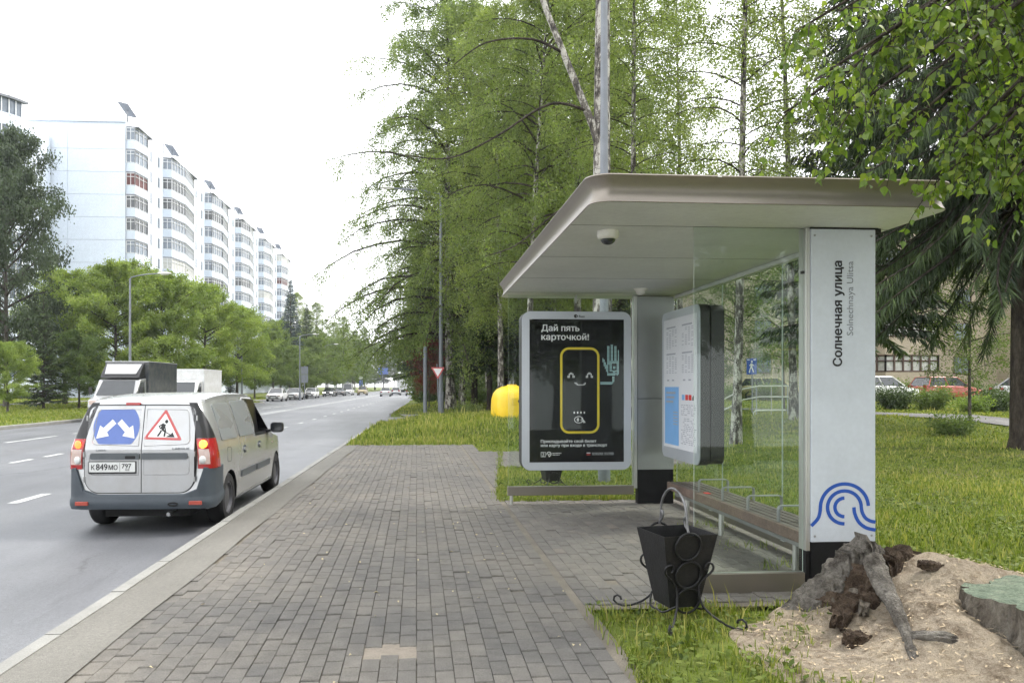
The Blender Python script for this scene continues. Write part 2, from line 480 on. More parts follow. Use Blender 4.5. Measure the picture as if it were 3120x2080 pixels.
# ---- asphalt
def asphalt(name, lo, hi, rough=0.72, bump=0.25):
    m, n, l, p = nt_new(name)
    g = n.new("ShaderNodeNewGeometry"); P = g.outputs["Position"]
    mp = n.new("ShaderNodeMapping"); mp.inputs["Scale"].default_value = (1.0, 0.10, 1.0); l.new(P, mp.inputs["Vector"])
    st = noise(n, l, mp.outputs[0], 0.9, 5)                 # long streaks along the lanes
    a = noise(n, l, P, 0.5, 5); f = noise(n, l, P, 160, 3, 0.7); sp = noise(n, l, P, 28, 4)
    r = ramp(n, [(0.32, lo), (0.68, hi)]); l.new(a.outputs[0], r.inputs[0])
    rs = ramp(n, [(0.35, (0.82,) * 3), (0.65, (1.14,) * 3)]); l.new(st.outputs[0], rs.inputs[0])
    rf = ramp(n, [(0.25, (0.55,) * 3), (0.5, (1.0,) * 3), (0.75, (1.5,) * 3)]); l.new(f.outputs[0], rf.inputs[0])
    r3 = ramp(n, [(0.35, (0.9,) * 3), (0.65, (1.08,) * 3)]); l.new(sp.outputs[0], r3.inputs[0])
    c = mulc(n, l, mulc(n, l, mulc(n, l, r.outputs[0], rs.outputs[0]), rf.outputs[0]), r3.outputs[0])
    wv = noise(n, l, P, 1.1, 4); wx = n.new("ShaderNodeVectorMath"); wx.operation = 'MULTIPLY_ADD'; l.new(wv.outputs["Color"], wx.inputs[0]); wx.inputs[1].default_value = (0.8, 0.8, 0.8); l.new(P, wx.inputs[2])
    vo = n.new("ShaderNodeTexVoronoi"); vo.feature = 'DISTANCE_TO_EDGE'; vo.inputs["Scale"].default_value = 0.22; l.new(wx.outputs[0], vo.inputs["Vector"])
    rc = ramp(n, [(0.0, (0.5,) * 3), (0.006, (1.0,) * 3)]); l.new(vo.outputs[0], rc.inputs[0])          # fine cracks
    ms = noise(n, l, P, 0.16, 2); rk = ramp(n, [(0.50, (0, 0, 0)), (0.56, (1, 1, 1))]); l.new(ms.outputs[0], rk.inputs[0])
    mk = n.new("ShaderNodeMix"); mk.data_type = 'RGBA'; l.new(rk.outputs[0], mk.inputs[0]); mk.inputs[6].default_value = (1, 1, 1, 1); l.new(rc.outputs[0], mk.inputs[7])
    c = mulc(n, l, c, mk.outputs[2])
    oil = noise(n, l, mp.outputs[0], 2.6, 6, 0.7); ro = ramp(n, [(0.60, (1.0,) * 3), (0.74, (0.72,) * 3)]); l.new(oil.outputs[0], ro.inputs[0]); c = mulc(n, l, c, ro.outputs[0])
    l.new(c, p.inputs["Base Color"]); p.inputs["Roughness"].default_value = rough
    p.inputs["Specular IOR Level"].default_value = 0.4
    bp = n.new("ShaderNodeBump"); bp.inputs["Strength"].default_value = bump; bp.inputs["Distance"].default_value = 0.008
    l.new(f.outputs[0], bp.inputs["Height"]); l.new(bp.outputs[0], p.inputs["Normal"])
    M[name] = m
asphalt("asphalt", (0.108, 0.112, 0.124), (0.145, 0.149, 0.160), 0.5)
asphalt("asphalt_strip", (0.128, 0.122, 0.109), (0.175, 0.168, 0.150), 0.9)
asphalt("asphalt_path", (0.115, 0.112, 0.108), (0.155, 0.150, 0.145), 0.85)
mat("road_paint", (0.50, 0.51, 0.50), 0.7, var=0.25, scale=2.5, fine=0.35, fscale=60, world=True)

def sheet(name, pts_l, pts_r, material, z=None, parent=None):
    mb = MB(); n = len(pts_l)
    mb.add(list(pts_l) + list(pts_r), [[i, n + i, n + i + 1, i + 1] for i in range(n - 1)])
    return mb.build(name, material, parent)
ry = [-10, 0, 10, 20, 30, 40, 50, 60, 70, 76, 78, 79, 80, 81, 82, 83, 84, 90, 110, 140, 180, 240, 320, 450]
road = sheet("road", [(xk(y) - left_w(y), y, -0.14) for y in ry], [(xk(y) - 0.001, y, -0.14) for y in ry], "asphalt")
tag(road, "grey asphalt road running away past the bus shelter", kind="structure")
sr = sheet("side_road", [(xk(y) - 0.0, y, -0.144) for y in (33.2, 36, 40, 42.8)], [(9.0, y, -0.144) for y in (33.2, 36, 40, 42.8)], "asphalt")
tag(sr, "side road mouth beyond the near verge", kind="structure")
def dash(y0, y1, s, w, name="lane_dash"):
    sheet(name, [(xk(y0) + s - w / 2, y0, -0.136), (xk(y1) + s - w / 2, y1, -0.136)], [(xk(y0) + s + w / 2, y0, -0.136), (xk(y1) + s + w / 2, y1, -0.136)], "road_paint", parent=road)
for k in range(34):
    y = 7.6 + 4.0 * k
    dash(y, y + 1.0, -3.55, 0.15)
for k in range(16): dash(10.2 + 1.5 * k, 11.1 + 1.5 * k, -6.72, 0.13)
for k in range(14): dash(11.0 + 4.35 * k, 14.2 + 4.35 * k, -10.15, 0.13)
dash(35, 190, -7.55, 0.13, "lane_line"); dash(35, 190, -7.95, 0.13, "lane_line")
for k in range(20): dash(74 + 4.0 * k, 75 + 4.0 * k, -11.2, 0.13)

# ---- kerbs, stone by stone
def kerb_mesh(L):
    mb = MB()
    prof = [(0.0, -0.30), (0.12, -0.30), (0.12, 0.0), (0.025, 0.0), (0.0, -0.025)]
    mb.prism([(a, b) for a, b in prof], 0.006, L - 0.006, 'y'); return mb.mesh("kerb_stone", "kerb_stone")
kroot = thing("kerb", "pale concrete kerb along the near pavement", None); tag(kroot, kind="structure")
km = kerb_mesh(1.0)
for k in range(37):
    y = -3.0 + k
    if y > 32.5: break
    o = link("kerb_stone", km, kroot, loc=(xk(y), y, 0.004 + rnd.uniform(-0.004, 0.004)))
    o.rotation_euler = (rnd.uniform(-0.003, 0.003), 0, -0.02 + rnd.uniform(-0.004, 0.004))
for k in range(5):                       # rounded mouth of the side road and its far kerb
    a = R(90 - 18 * k); o = link("kerb_stone", km, kroot, loc=(xk(43) + 1.6 + 1.6 * math.cos(PI - R(18 * k)) , 44.4 - 1.6 * math.sin(R(18 * (k))), 0.0)); o.rotation_euler = (0, 0, -R(18 * k) - 1.3); o.scale = (1, 0.62, 1)
for k in range(8): o = link("kerb_stone", km, kroot, loc=(xk(43) + 1.3 + k, 42.95, 0.0)); o.rotation_euler = (0, 0, -PI / 2)
for k in range(40):
    y = 44.5 + k * 4.0
    o = link("kerb_stone", km, kroot, loc=(xk(y), y, 0.0)); o.scale = (1, 4.0, 1); o.rotation_euler = (0, 0, -0.02)
lroot = thing("kerb", "concrete kerb along the far verge", None); tag(lroot, kind="structure")
for k in range(56):
    y = 22.0 + k
    o = link("kerb_stone", km, lroot, loc=(xk(y) - left_w(y), y, 0.002 + rnd.uniform(-0.005, 0.005))); o.scale = (-1, 1, 1); o.rotation_euler = (0, 0, -0.02)
for k in range(6):
    y = 78.0 + k; y2 = y + 1; a = (xk(y) - left_w(y), y); b = (xk(y2) - left_w(y2), y2)
    o = link("kerb_stone", km, lroot, loc=(a[0], a[1], 0.002)); L = math.hypot(b[0] - a[0], b[1] - a[1]); o.scale = (-1, L, 1); o.rotation_euler = (0, 0, math.atan2(-(b[0] - a[0]), b[1] - a[1]))
for k in range(30):
    y = 84 + 4 * k; o = link("kerb_stone", km, lroot, loc=(xk(y) - left_w(y), y, 0.002)); o.scale = (-1, 4, 1); o.rotation_euler = (0, 0, -0.02)

# ---- pavement: asphalt strip behind the kerb, then grey pavers
def paver_material():
    m, n, l, p = nt_new("paver")
    g = n.new("ShaderNodeNewGeometry"); P = g.outputs["Position"]
    a = n.new("ShaderNodeAttribute"); a.attribute_name = "tone"
    oi = n.new("ShaderNodeObjectInfo")
    ad = n.new("ShaderNodeMath"); ad.operation = 'MULTIPLY_ADD'; l.new(oi.outputs["Random"], ad.inputs[0]); ad.inputs[1].default_value = 0.35; l.new(a.outputs["Fac"], ad.inputs[2])
    r = ramp(n, [(0.0, (0.100, 0.096, 0.091)), (0.45, (0.126, 0.119, 0.110)), (0.8, (0.146, 0.136, 0.122)), (1.0, (0.168, 0.148, 0.130))]); l.new(ad.outputs[0], r.inputs[0])
    big = noise(n, l, P, 0.85, 5, 0.6); fine = noise(n, l, P, 130, 3, 0.7); mid = noise(n, l, P, 7, 5, 0.7)
    dust = ramp(n, [(0.42, (0, 0, 0)), (0.70, (0.7,) * 3)]); l.new(big.outputs[0], dust.inputs[0])
    m1 = n.new("ShaderNodeMix"); m1.data_type = 'RGBA'; l.new(dust.outputs[0], m1.inputs[0]); l.new(r.outputs[0], m1.inputs[6]); m1.inputs[7].default_value = (0.20, 0.182, 0.155, 1)
    rf = ramp(n, [(0.25, (0.62,) * 3), (0.5, (1.0,) * 3), (0.78, (1.4,) * 3)]); l.new(fine.outputs[0], rf.inputs[0])
    rm = ramp(n, [(0.3, (0.8,) * 3), (0.7, (1.15,) * 3)]); l.new(mid.outputs[0], rm.inputs[0])
    l.new(mulc(n, l, mulc(n, l, m1.outputs[2], rf.outputs[0]), rm.outputs[0]), p.inputs["Base Color"])
    p.inputs["Roughness"].default_value = 0.82; p.inputs["Specular IOR Level"].default_value = 0.3
    bp = n.new("ShaderNodeBump"); bp.inputs["Strength"].default_value = 0.35; bp.inputs["Distance"].default_value = 0.006
    l.new(fine.outputs[0], bp.inputs["Height"]); l.new(bp.outputs[0], p.inputs["Normal"])
    M["paver"] = m
paver_material()
mat("joint_sand", (0.15, 0.132, 0.105), 0.95, var=0.3, scale=3, fine=0.35, fscale=150, world=True)
mat("loose_sand", (0.25, 0.215, 0.175), 0.95, var=0.15, scale=9, fine=0.2, fscale=200, bump=0.4, bscale=60, world=True)

pav = thing("pavement", "grey block-paved pavement beside the bus shelter", None); tag(pav, kind="structure")
sy = [-3] + list(np.arange(0, 20.6, 0.5))
sheet("asphalt_strip", [(xk(y) + 0.118, y, -0.006) for y in sy], [(xk(y) + 0.515 + 0.010 * math.sin(y * 2.1), y, 0.0075) for y in sy], "asphalt_strip", parent=pav)
mb = MB()
mb.add([(xk(-3) + 0.3, -3, -0.012), (1.2, -3, -0.012), (1.2, 20.4, -0.012), (xk(20.4) + 0.3, 20.4, -0.012)], [(0, 1, 2, 3)])
mb.add([(1.2, 5.3, -0.012), (3.55, 5.3, -0.012), (3.55, 10.4, -0.012), (1.2, 10.4, -0.012)], [(0, 1, 2, 3)])
mb.add([(1.2, 10.4, -0.012), (1.55, 14.8, -0.012), (1.2, 14.8, -0.012)], [(0, 1, 2)])
mb.add([(1.2, 14.8, -0.012), (6.2, 14.8, -0.012), (6.2, 18.3, -0.012), (1.2, 18.3, -0.012)], [(0, 1, 2, 3)])
mb.add([(1.2, 18.3, -0.012), (1.5, 18.3, -0.012), (1.5, 20.4, -0.012), (1.2, 20.4, -0.012)], [(0, 1, 2, 3)])
mb.build("bedding", "joint_sand", pav)
def paver_verts(w, l, top=0.0):
    """Paver with worn edges: 12 vertices, open below."""
    cx, cy_, b = 0.002, 0.006, -0.03
    o = [(0, 0), (w, 0), (w, l), (0, l)]; i = [(cx, cy_), (w - cx, cy_), (w - cx, l - cy_), (cx, l - cy_)]
    vs = [(x, y, b) for x, y in o] + [(x, y, top - 0.006) for x, y in o] + [(x, y, top) for x, y in i]
    fs = []
    for k in range(4):
        j = (k + 1) % 4
        fs += [[k, j, 4 + j, 4 + k], [4 + k, 4 + j, 8 + j, 8 + k]]
    fs.append([8, 9, 10, 11]); return vs, fs
HOLE = [(-0.31, 4.43), (-0.21, 4.43), (-0.19, 4.52), (-0.10, 4.45)]
pieces = []       # x, y, w, l, dz, tone, rot
PW, PL = 0.100, 0.200
def lay(x0, x1, y0, y1, skew, tone0=0.0, ext=None):
    ncol = int((x1 - x0) / PW)
    for c in range(ncol):
        x = x0 + c * PW; off = (c % 2) * PL / 2 + rnd.uniform(-0.025, 0.025)
        y = y0 - off
        while y < y1:
            xc, yc = x + PW / 2, y + PL / 2
            l = PL
            yy = max(y, y0)
            if y < y0: l = PL - (y0 - y)
            if l > 0.05 and in_paving(xc, yc) and xc - PW / 2 > xk(yc) + 0.475 + 0.012 * math.sin(yc * 7.3) - 0.02 and not (-0.30 < xc < 0.0 and 4.40 < yc < 4.66 and not (xc < -0.2 and yc > 4.58)):
                t = min(1, max(0, rnd.gauss(0.30 + tone0, 0.12)))
                dz = rnd.gauss(0, 0.0016) + (0.0045 if rnd.random() < 0.03 else 0) - (0.006 if rnd.random() < 0.03 else 0)
                pieces.append((x + skew * (yc - y0), yy, PW - 0.0024, l - 0.009, dz, t, rnd.gauss(0, 0.006)))
            y += PL
lay(-2.3, 1.16, 2.6, 20.3, 0.0)
lay(1.168, 3.52, 5.4, 10.3, 0.0, 0.06)
lay(1.162, 6.2, 10.4, 20.3, 0.0, 0.03)
pieces = [q for q in pieces if not (q[0] > 1.15 and q[1] < 5.4)]
def view_size(q):
    d = math.hypot(q[0], q[1]); b = q[0] * math.sin(R(4.5)) + q[1] * math.cos(R(4.5)); a = q[0] * math.cos(R(4.5)) - q[1] * math.sin(R(4.5))
    inside = b > 0 and -0.63 < a / b < 0.72 and 1.52 / b * 1800 < 690
    return -d if inside else -1000 - d
order = sorted(pieces, key=view_size, reverse=True)
variants = {}
for q in order[:300]:
    vi = int(q[5] * 6); full = q[3] > 0.19
    key = (vi, full)
    if not full or key not in variants:
        vs_, fs_ = paver_verts(q[2], q[3])
        me = bpy.data.meshes.new("paver"); me.from_pydata(vs_, [], fs_); me.materials.append(M["paver"])
        at_ = me.attributes.new("tone", 'FLOAT', 'POINT'); at_.data.foreach_set("value", [max(0, vi / 6 - 0.12)] * len(vs_))
        if full: variants[key] = me
    else: me = variants[key]
    o = link("paver", me, pav, loc=(q[0], q[1], q[4])); o.rotation_euler = (rnd.gauss(0, 0.008), rnd.gauss(0, 0.014), q[6])
vv, ff, tt = [], [], []
for q in order[300:]:
    vs_, fs_ = paver_verts(q[2], q[3], 0.0); o = len(vv)
    tx, ty = rnd.gauss(0, 0.008), rnd.gauss(0, 0.012)
    for a, b, c in vs_:
        vv.append((q[0] + a - q[6] * b, q[1] + b + q[6] * a, q[4] + c + (a * ty + b * tx if c > -0.015 else 0)))
    ff += [[i + o for i in f] for f in fs_]; tt += [q[5]] * len(vs_)
me = bpy.data.meshes.new("paving_blocks"); me.from_pydata(vv, [], ff); me.materials.append(M["paver"])
at_ = me.attributes.new("tone", 'FLOAT', 'POINT'); at_.data.foreach_set("value", tt)
tag(link("paving_blocks", me, pav), kind="stuff")
# sand where blocks are missing
mb = MB(); N = 18
mb.add([(-0.33 + 0.36 * i / N, 4.36 + 0.33 * j / N, -0.008 - 0.009 * (i in (0, N) or j in (0, N)) + rnd.uniform(-0.002, 0.002)) for j in range(N + 1) for i in range(N + 1)],
       [[j * (N + 1) + i, j * (N + 1) + i + 1, (j + 1) * (N + 1) + i + 1, (j + 1) * (N + 1) + i] for j in range(N) for i in range(N)])
mb.build("sand_patch", "loose_sand", pav, smooth=60)

# ---- footpaths
def path_strip(name, pts, w, material, zf, label):
    L, Rr = [], []
    fine = []
    for (a, b) in zip(pts, pts[1:]):
        for k in range(8): fine.append((a[0] + (b[0] - a[0]) * k / 8, a[1] + (b[1] - a[1]) * k / 8))
    fine.append(pts[-1])
    l, r = ribbon2d(fine, w)
    z = lambda p_: max(zf(*p_), zf(p_[0] + 0.3, p_[1]), zf(p_[0] - 0.3, p_[1])) + 0.03
    o = sheet(name, [(*p_, z(p_)) for p_ in l], [(*p_, z(p_)) for p_ in r], material)
    tag(o, label, kind="structure")
path_strip("footpath", PATH[:-1], 2.3, "asphalt_path", lawn_z, "asphalt footpath crossing the lawn behind the shelter")
path_strip("footpath", [(xk(y) - 30.5, y) for y in range(20, 150, 6)], 2.4, "asphalt_path", ground_z, "pale footpath under the trees across the road")

# ---- grass
def grass_material(name, dark, base, light):
    foliage(name, base, dark, light, trans=0.3, rough=0.6)
grass_material("grass_blades", (0.050, 0.080, 0.012), (0.172, 0.222, 0.034), (0.37, 0.34, 0.13))
def grass_object(name, P, hgt, wid, tone, parent=None, bend=0.5, label=None):
    """P (n,3) base points; every blade is a bent strip of three triangles."""
    n = len(P); a = rng.uniform(0, 2 * PI, n)
    wv = np.stack([np.cos(a), np.sin(a), np.zeros(n)], 1) * (wid / 2)[:, None]
    b = rng.uniform(0, 2 * PI, n); lean = rng.uniform(0.1, 1.0, n) * bend
    lv = np.stack([np.cos(b), np.sin(b), np.zeros(n)], 1) * (hgt * lean)[:, None]
    up = np.zeros((n, 3)); up[:, 2] = hgt
    v = np.stack([P - wv, P + wv, P + up * 0.55 + lv * 0.35 + wv * 0.75, P + up * 0.55 + lv * 0.35 - wv * 0.75, P + up * (1 - 0.25 * lean)[:, None] + lv], 1).reshape(-1, 3)
    base = (np.arange(n) * 5)[:, None]
    tris = np.concatenate([base + np.array([[0, 1, 2]]), base + np.array([[0, 2, 3]]), base + np.array([[3, 2, 4]])], 1).reshape(-1)
    me = tri_mesh(name, v, tris, "grass_blades", np.repeat(tone, 5))
    o = link(name, me, parent); tag(o, label, kind="stuff"); return o
def tri_mesh(name, v, idx, material, tone=None, per=3):
    me = bpy.data.meshes.new(name); nf = len(idx) // per
    me.vertices.add(len(v)); me.vertices.foreach_set("co", np.asarray(v, dtype=np.float32).ravel())
    me.loops.add(len(idx)); me.loops.foreach_set("vertex_index", np.asarray(idx, dtype=np.int32))
    me.polygons.add(nf); me.polygons.foreach_set("loop_start", np.arange(0, nf * per, per, dtype=np.int32))
    me.update(calc_edges=True)
    if material: me.materials.append(M[material])
    if tone is not None:
        at = me.attributes.new("tone", 'FLOAT', 'POINT'); at.data.foreach_set("value", np.asarray(tone, dtype=np.float32))
    return me
def mound_z(x, y):
    """Sandy heap of rotten wood and sawdust round the old stump."""
    a = 1 - sstep(0.0, 1.0, abs(x - 3.35) / (1.05 if x < 3.35 else 1.6))
    b = (1 - sstep(0.0, 1.25, 4.75 - y)) if y < 4.75 else (1 - sstep(0.05, 0.75, y - 4.75))
    cut = sstep(3.0, 3.35, x) * (1 - sstep(4.25, 4.75, y))
    return 0.40 * a * b * (1 - 0.62 * cut)
def stump_zone(x, y): return math.hypot((x - 3.25) / 1.45, (y - 4.1) / 1.15)
def scatter_grass(n, amin, amax, rmin, rmax, ok, power=1.0):
    out = []
    r = rmin * (rmax / rmin) ** (rng.uniform(0, 1, n) ** power)
    t = rng.uniform(amin, amax, n)
    for i in range(n):
        x, y = r[i] * math.sin(t[i]), r[i] * math.cos(t[i])
        if ok(x, y): out.append((x, y))
    return out
def ok_right(x, y):
    s = x - xk(y)
    if s < 0.17: return False
    if in_paving(x, y): return False
    if side_road(x, y): return False
    if y < 5.5 and x < 3.2 and rnd.random() < 0.45 + 0.35 * math.sin(x * 8 + 3 * math.sin(y * 5)): return False
    if path_dist(x, y) < 1.12 + 0.15 * math.sin(x * 5 + y * 3): return False
    if y < 6.2:
        e = stump_zone(x, y) + 0.16 * math.sin(x * 9) * math.cos(y * 7) + 0.1 * math.sin(x * 23 + y * 17)
        if e < 0.70 or (e < 1.05 and rnd.random() > (e - 0.66) / 0.5): return False
    return True
pts = scatter_grass(410000, R(-6), R(68), 3.6, 60, ok_right, 0.9)
pts = np.array([(x, y, ground_z(x, y) - 0.01 + (mound_z(x, y) if y < 5.6 and x > 1.8 else 0)) for x, y in pts])
rr = np.hypot(pts[:, 0], pts[:, 1])
patch = 0.5 + 0.5 * np.sin(pts[:, 0] * 1.1 + 2 * np.sin(pts[:, 1] * 0.7)) * np.cos(pts[:, 1] * 0.9 + np.sin(pts[:, 0] * 0.5))
tall = ((pts[:, 1] > 19.5) & (pts[:, 1] < 33) & (pts[:, 0] < 5))
h = (0.015 + 0.050 * rng.random(len(pts)) ** 1.5 + 0.03 * patch) * np.where(tall, 2.0, 1.0) * np.where(rr > 22, 1.35, 1.0)
h = np.where((pts[:, 1] < 6.2) & (pts[:, 0] < 3.2), 0.02 + 0.075 * rng.random(len(pts)) ** 2, h)
stalk = rng.random(len(pts)) < 0.012
patch2 = 0.5 + 0.5 * np.sin(pts[:, 0] * 2.3 + 1.7 * np.sin(pts[:, 1] * 1.9) + 4) * np.sin(pts[:, 1] * 1.6 + np.cos(pts[:, 0] * 1.4))
h = h * (0.65 + 0.6 * patch2)
h = np.where(stalk, h * 2.2 + 0.05, h)
w = 0.0035 + 0.0011 * rr
tone = np.clip(0.46 + 0.30 * (patch - 0.5) + 0.22 * (patch2 - 0.5) + rng.normal(0, 0.25, len(pts)) + stalk * 0.4, 0, 1)
grass_object("grass", pts, h, w, tone, label="green lawn grass around and behind the bus shelter")
# broad-leaved weeds and clover in the turf
wp = [q for q in scatter_grass(26000, R(2), R(50), 3.6, 22, ok_right, 0.9)]
wp = np.array([(x, y, ground_z(x, y) + (mound_z(x, y) if y < 5.6 and x > 1.8 else 0) + rng.uniform(0.01, 0.05)) for x, y in wp if math.sin(x * 1.9 + 2 * math.sin(y * 1.1)) * math.cos(y * 1.3 + x * 0.4) > 0.05])
n_ = len(wp); wd = rng.normal(0, 1, (n_, 3)); wd[:, 2] *= 0.35; wd /= np.linalg.norm(wd, axis=1)[:, None]
wn_ = np.cross(wd, rng.normal(0, 0.35, (n_, 3)) + np.array([0, 0, 1.0])); wn_ /= np.linalg.norm(wn_, axis=1)[:, None]
wl_ = rng.uniform(0.02, 0.055, n_) * (1 + np.hypot(wp[:, 0], wp[:, 1]) / 30)
wv_ = np.stack([wp - wd * (wl_ / 2)[:, None], wp + wn_ * (wl_ * 0.3)[:, None], wp + wd * (wl_ / 2)[:, None], wp - wn_ * (wl_ * 0.3)[:, None]], 1).reshape(-1, 3)
tag(link("clover", tri_mesh("clover", wv_, np.arange(len(wv_)), "grass_blades", np.repeat(np.clip(rng.normal(0.38, 0.2, n_), 0, 1), 4), per=4)), "clover and broad-leaved weeds in the lawn", kind="stuff")
def ok_left(x, y):
    s = x - xk(y)
    return s < -left_w(y) - 0.2 and abs(s + 30.5) > 1.25
pts = scatter_grass(70000, R(-36), R(-8), 22, 110, ok_left, 0.9)
pts = np.array([(x, y, ground_z(x, y) - 0.01) for x, y in pts]); rr = np.hypot(pts[:, 0], pts[:, 1])
grass_object("grass", pts, 0.05 + 0.09 * rng.random(len(pts)), 0.004 + 0.0012 * rr, np.clip(rng.normal(0.55, 0.17, len(pts)), 0, 1), label="bright green verge grass across the road")
# weeds growing along the edges of the paving
pts = []
for k in range(1500):
    y = rnd.uniform(3.2, 20.3); e = 1.16 if y < 5.3 else (3.5 if y < 10.35 else (1.05 + (y - 10.3) * 0.11))
    pts.append((e + rnd.gauss(0.03, 0.035), y, -0.02))
for k in range(500): pts.append((rnd.uniform(1.3, 2.9), 10.3 + abs(rnd.gauss(0, 0.12)), -0.02))
for k in range(260): pts.append((2.75 + abs(rnd.gauss(0, 0.1)), 5.35 + rnd.gauss(0, 0.1), -0.02))
for k in range(200): pts.append((rnd.uniform(2.85, 3.4), rnd.choice([6.4, 7.2, 8.3]) + rnd.gauss(0, 0.08), -0.015))
pts = np.array(pts); n_ = len(pts)
grass_object("weeds", pts, rng.uniform(0.03, 0.13, n_), np.full(n_, 0.008), np.clip(rng.normal(0.5, 0.2, n_), 0, 1), label="weeds growing along the edges of the paving", bend=0.9)

# ================================================================== BUS SHELTER
SZ = 2.70                                      # soffit height
sh = thing("bus_shelter", "bus shelter with glass walls and a flat bronze-edged roof", "bus shelter", (2.3, 7.7, 0))
OX, OY = 2.3, 7.7
def shel(mb, name, mats, parent=None, **k):
    """Build a shelter part given in world coordinates."""
    mb.v = [(a - OX, b - OY, c) for a, b, c in mb.v]
    return mb.build(name, mats, parent or sh, **k)
RX0, RX1, RY0, RY1 = 1.12, 3.55, 4.93, 10.42
rcx, rcy, rw, rl = (RX0 + RX1) / 2, (RY0 + RY1) / 2, RX1 - RX0, RY1 - RY0
prof = [(-0.012, SZ + 0.012), (0.0, SZ), (0.004, SZ + 0.004), (-0.012, SZ + 0.03), (-0.022, SZ + 0.06), (-0.018, SZ + 0.095), (0.0, SZ + 0.13), (0.024, SZ + 0.16), (0.03, SZ + 0.168), (0.026, SZ + 0.176), (-0.06, SZ + 0.18)]
mb = MB()
mb.loft([[(a, b, z) for a, b in rrect(rw + 2 * o, rl + 2 * o, 0.13 + o, 8, rcx, rcy)] for o, z in prof])
roof = shel(mb, "roof", "fascia_bronze", smooth=50)
ysp = [RY0 + 0.002, 5.66, 7.06, 8.45, 9.76, RY1 - 0.002]
outline = rrect(rw - 0.004, rl - 0.004, 0.128, 8, rcx, rcy)
for y0, y1 in zip(ysp, ysp[1:]):
    inner = [(a, b) for a, b in outline if y0 + 0.004 < b < y1 - 0.004]
    pts_ = inner + [(a, b) for a in (RX0 + 0.002, RX1 - 0.002) for b in (y0 + 0.004, y1 - 0.004) if (y0 > RY0 + 0.1 or b > y0 + 0.1) and (y1 < RY1 - 0.1 or b < y1 - 0.1)]
    cx_ = sum(a for a, b in pts_) / len(pts_); cy_ = (y0 + y1) / 2
    pts_ = sorted(set(pts_), key=lambda q: math.atan2(q[1] - cy_, q[0] - cx_))
    mb = MB(); mb.prism(pts_, SZ + 0.001, SZ + 0.011); o = shel(mb, "soffit_panel", "soffit_white", roof)
for y_ in ysp[1:-1]:
    mb = MB(); mb.box((RX0 + .004, y_ - 0.004, SZ + 0.0002), (RX1 - .004, y_ + 0.004, SZ + 0.0105)); shel(mb, "joint_seal", "gap_black", roof)
mb = MB(); mb.box((RX0 + .05, RY0 + .05, SZ + 0.0115), (RX1 - .05, RY1 - .05, SZ + 0.02)); shel(mb, "soffit_backing", "gap_black", roof)
# pillars
def pillar(x0, x1, y0, y1, zb, zt, facem, split=None):
    mb = MB(); mb.box((x0 + .004, y0 + .004, -0.06), (x1 - .004, y1 - .004, zb - 0.0015)); p0 = shel(mb, "pillar", "black_paint")
    if split:
        for a, b in ((zb, split - 0.003), (split + 0.003, zt)):
            mb = MB(); mb.box((x0, y0, a), (x1, y1, b)); shel(mb, "face_panel", facem, p0, bevel=0.004)
        mb = MB(); mb.box((x0 + .01, y0 + .01, zb + .01), (x1 - .01, y1 - .01, zt - .01)); shel(mb, "core", "gap_black", p0)
        for sx in (x0 + .05, x1 - .05):
            for sz in (zb + .06, zt - .06):
                mb = MB(); mb.lathe([(0.008, 0), (0.006, 0.004)], 10, T=Matrix.Translation((sx, y0 - 0.0005, sz)) @ Matrix.Rotation(PI / 2, 4, 'X')); shel(mb, "screw", "steel_grey", p0)
    else:
        mb = MB(); mb.box((x0, y0, zb), (x1, y1, zt)); shel(mb, "face_panel", facem, p0, bevel=0.004)
    return p0
PX0, PX1, PY = 2.915, 3.415, 5.60
near_p = pillar(PX0, PX1, PY, PY + 0.14, 0.365, SZ - 0.012, "panel_white")
near_p["label"] = "white sign pillar with black base and street name"
mb = MB(); mb.box((PX0 - 0.004, PY - 0.004, SZ - 0.0115), (PX1 + 0.02, PY + 0.144, SZ - 0.001)); shel(mb, "cap", "gap_black", near_p)
mb = MB(); mb.box((PX1 + 0.004, PY + 0.01, SZ - 0.035), (PX1 + 0.05, PY + 0.1, SZ - 0.002)); shel(mb, "bracket", "gap_black", near_p)
far_p = pillar(2.86, 3.34, 9.98, 10.10, 0.44, SZ - 0.012, "steel_grey", split=1.36)
for x0, x1 in ((PX0 - 0.034, PX0 - 0.019), (PX0 - 0.017, PX0 - 0.002)):
    mb = MB(); mb.box((x0, PY + 0.01, 0.30), (x1, PY + 0.12, SZ - 0.003)); shel(mb, "glazing_post", "aluminium", bevel=0.002)
mb = MB(); mb.box((PX0 - 0.034, PY + 0.012, -0.05), (PX0 - 0.004, PY + 0.118, 0.298)); shel(mb, "glazing_post", "black_paint")
mb = MB(); mb.box((2.815, 9.985, 0.2), (2.857, 10.09, SZ - 0.003)); shel(mb, "glazing_post", "aluminium", bevel=0.002)
mb = MB(); mb.box((PX0 - 0.05, PY + 0.03, 2.36), (PX0 - 0.034, PY + 0.06, 2.38)); shel(mb, "clamp", "black_plastic")
for sx in (PX0 + 0.03, PX1 - 0.03):
    for sz in (0.41, SZ - 0.06):
        mb = MB(); mb.lathe([(0.009, 0), (0.007, 0.004)], 10, T=Matrix.Translation((sx, PY - 0.0005, sz)) @ Matrix.Rotation(PI / 2, 4, 'X')); shel(mb, "screw", "steel_grey", near_p)
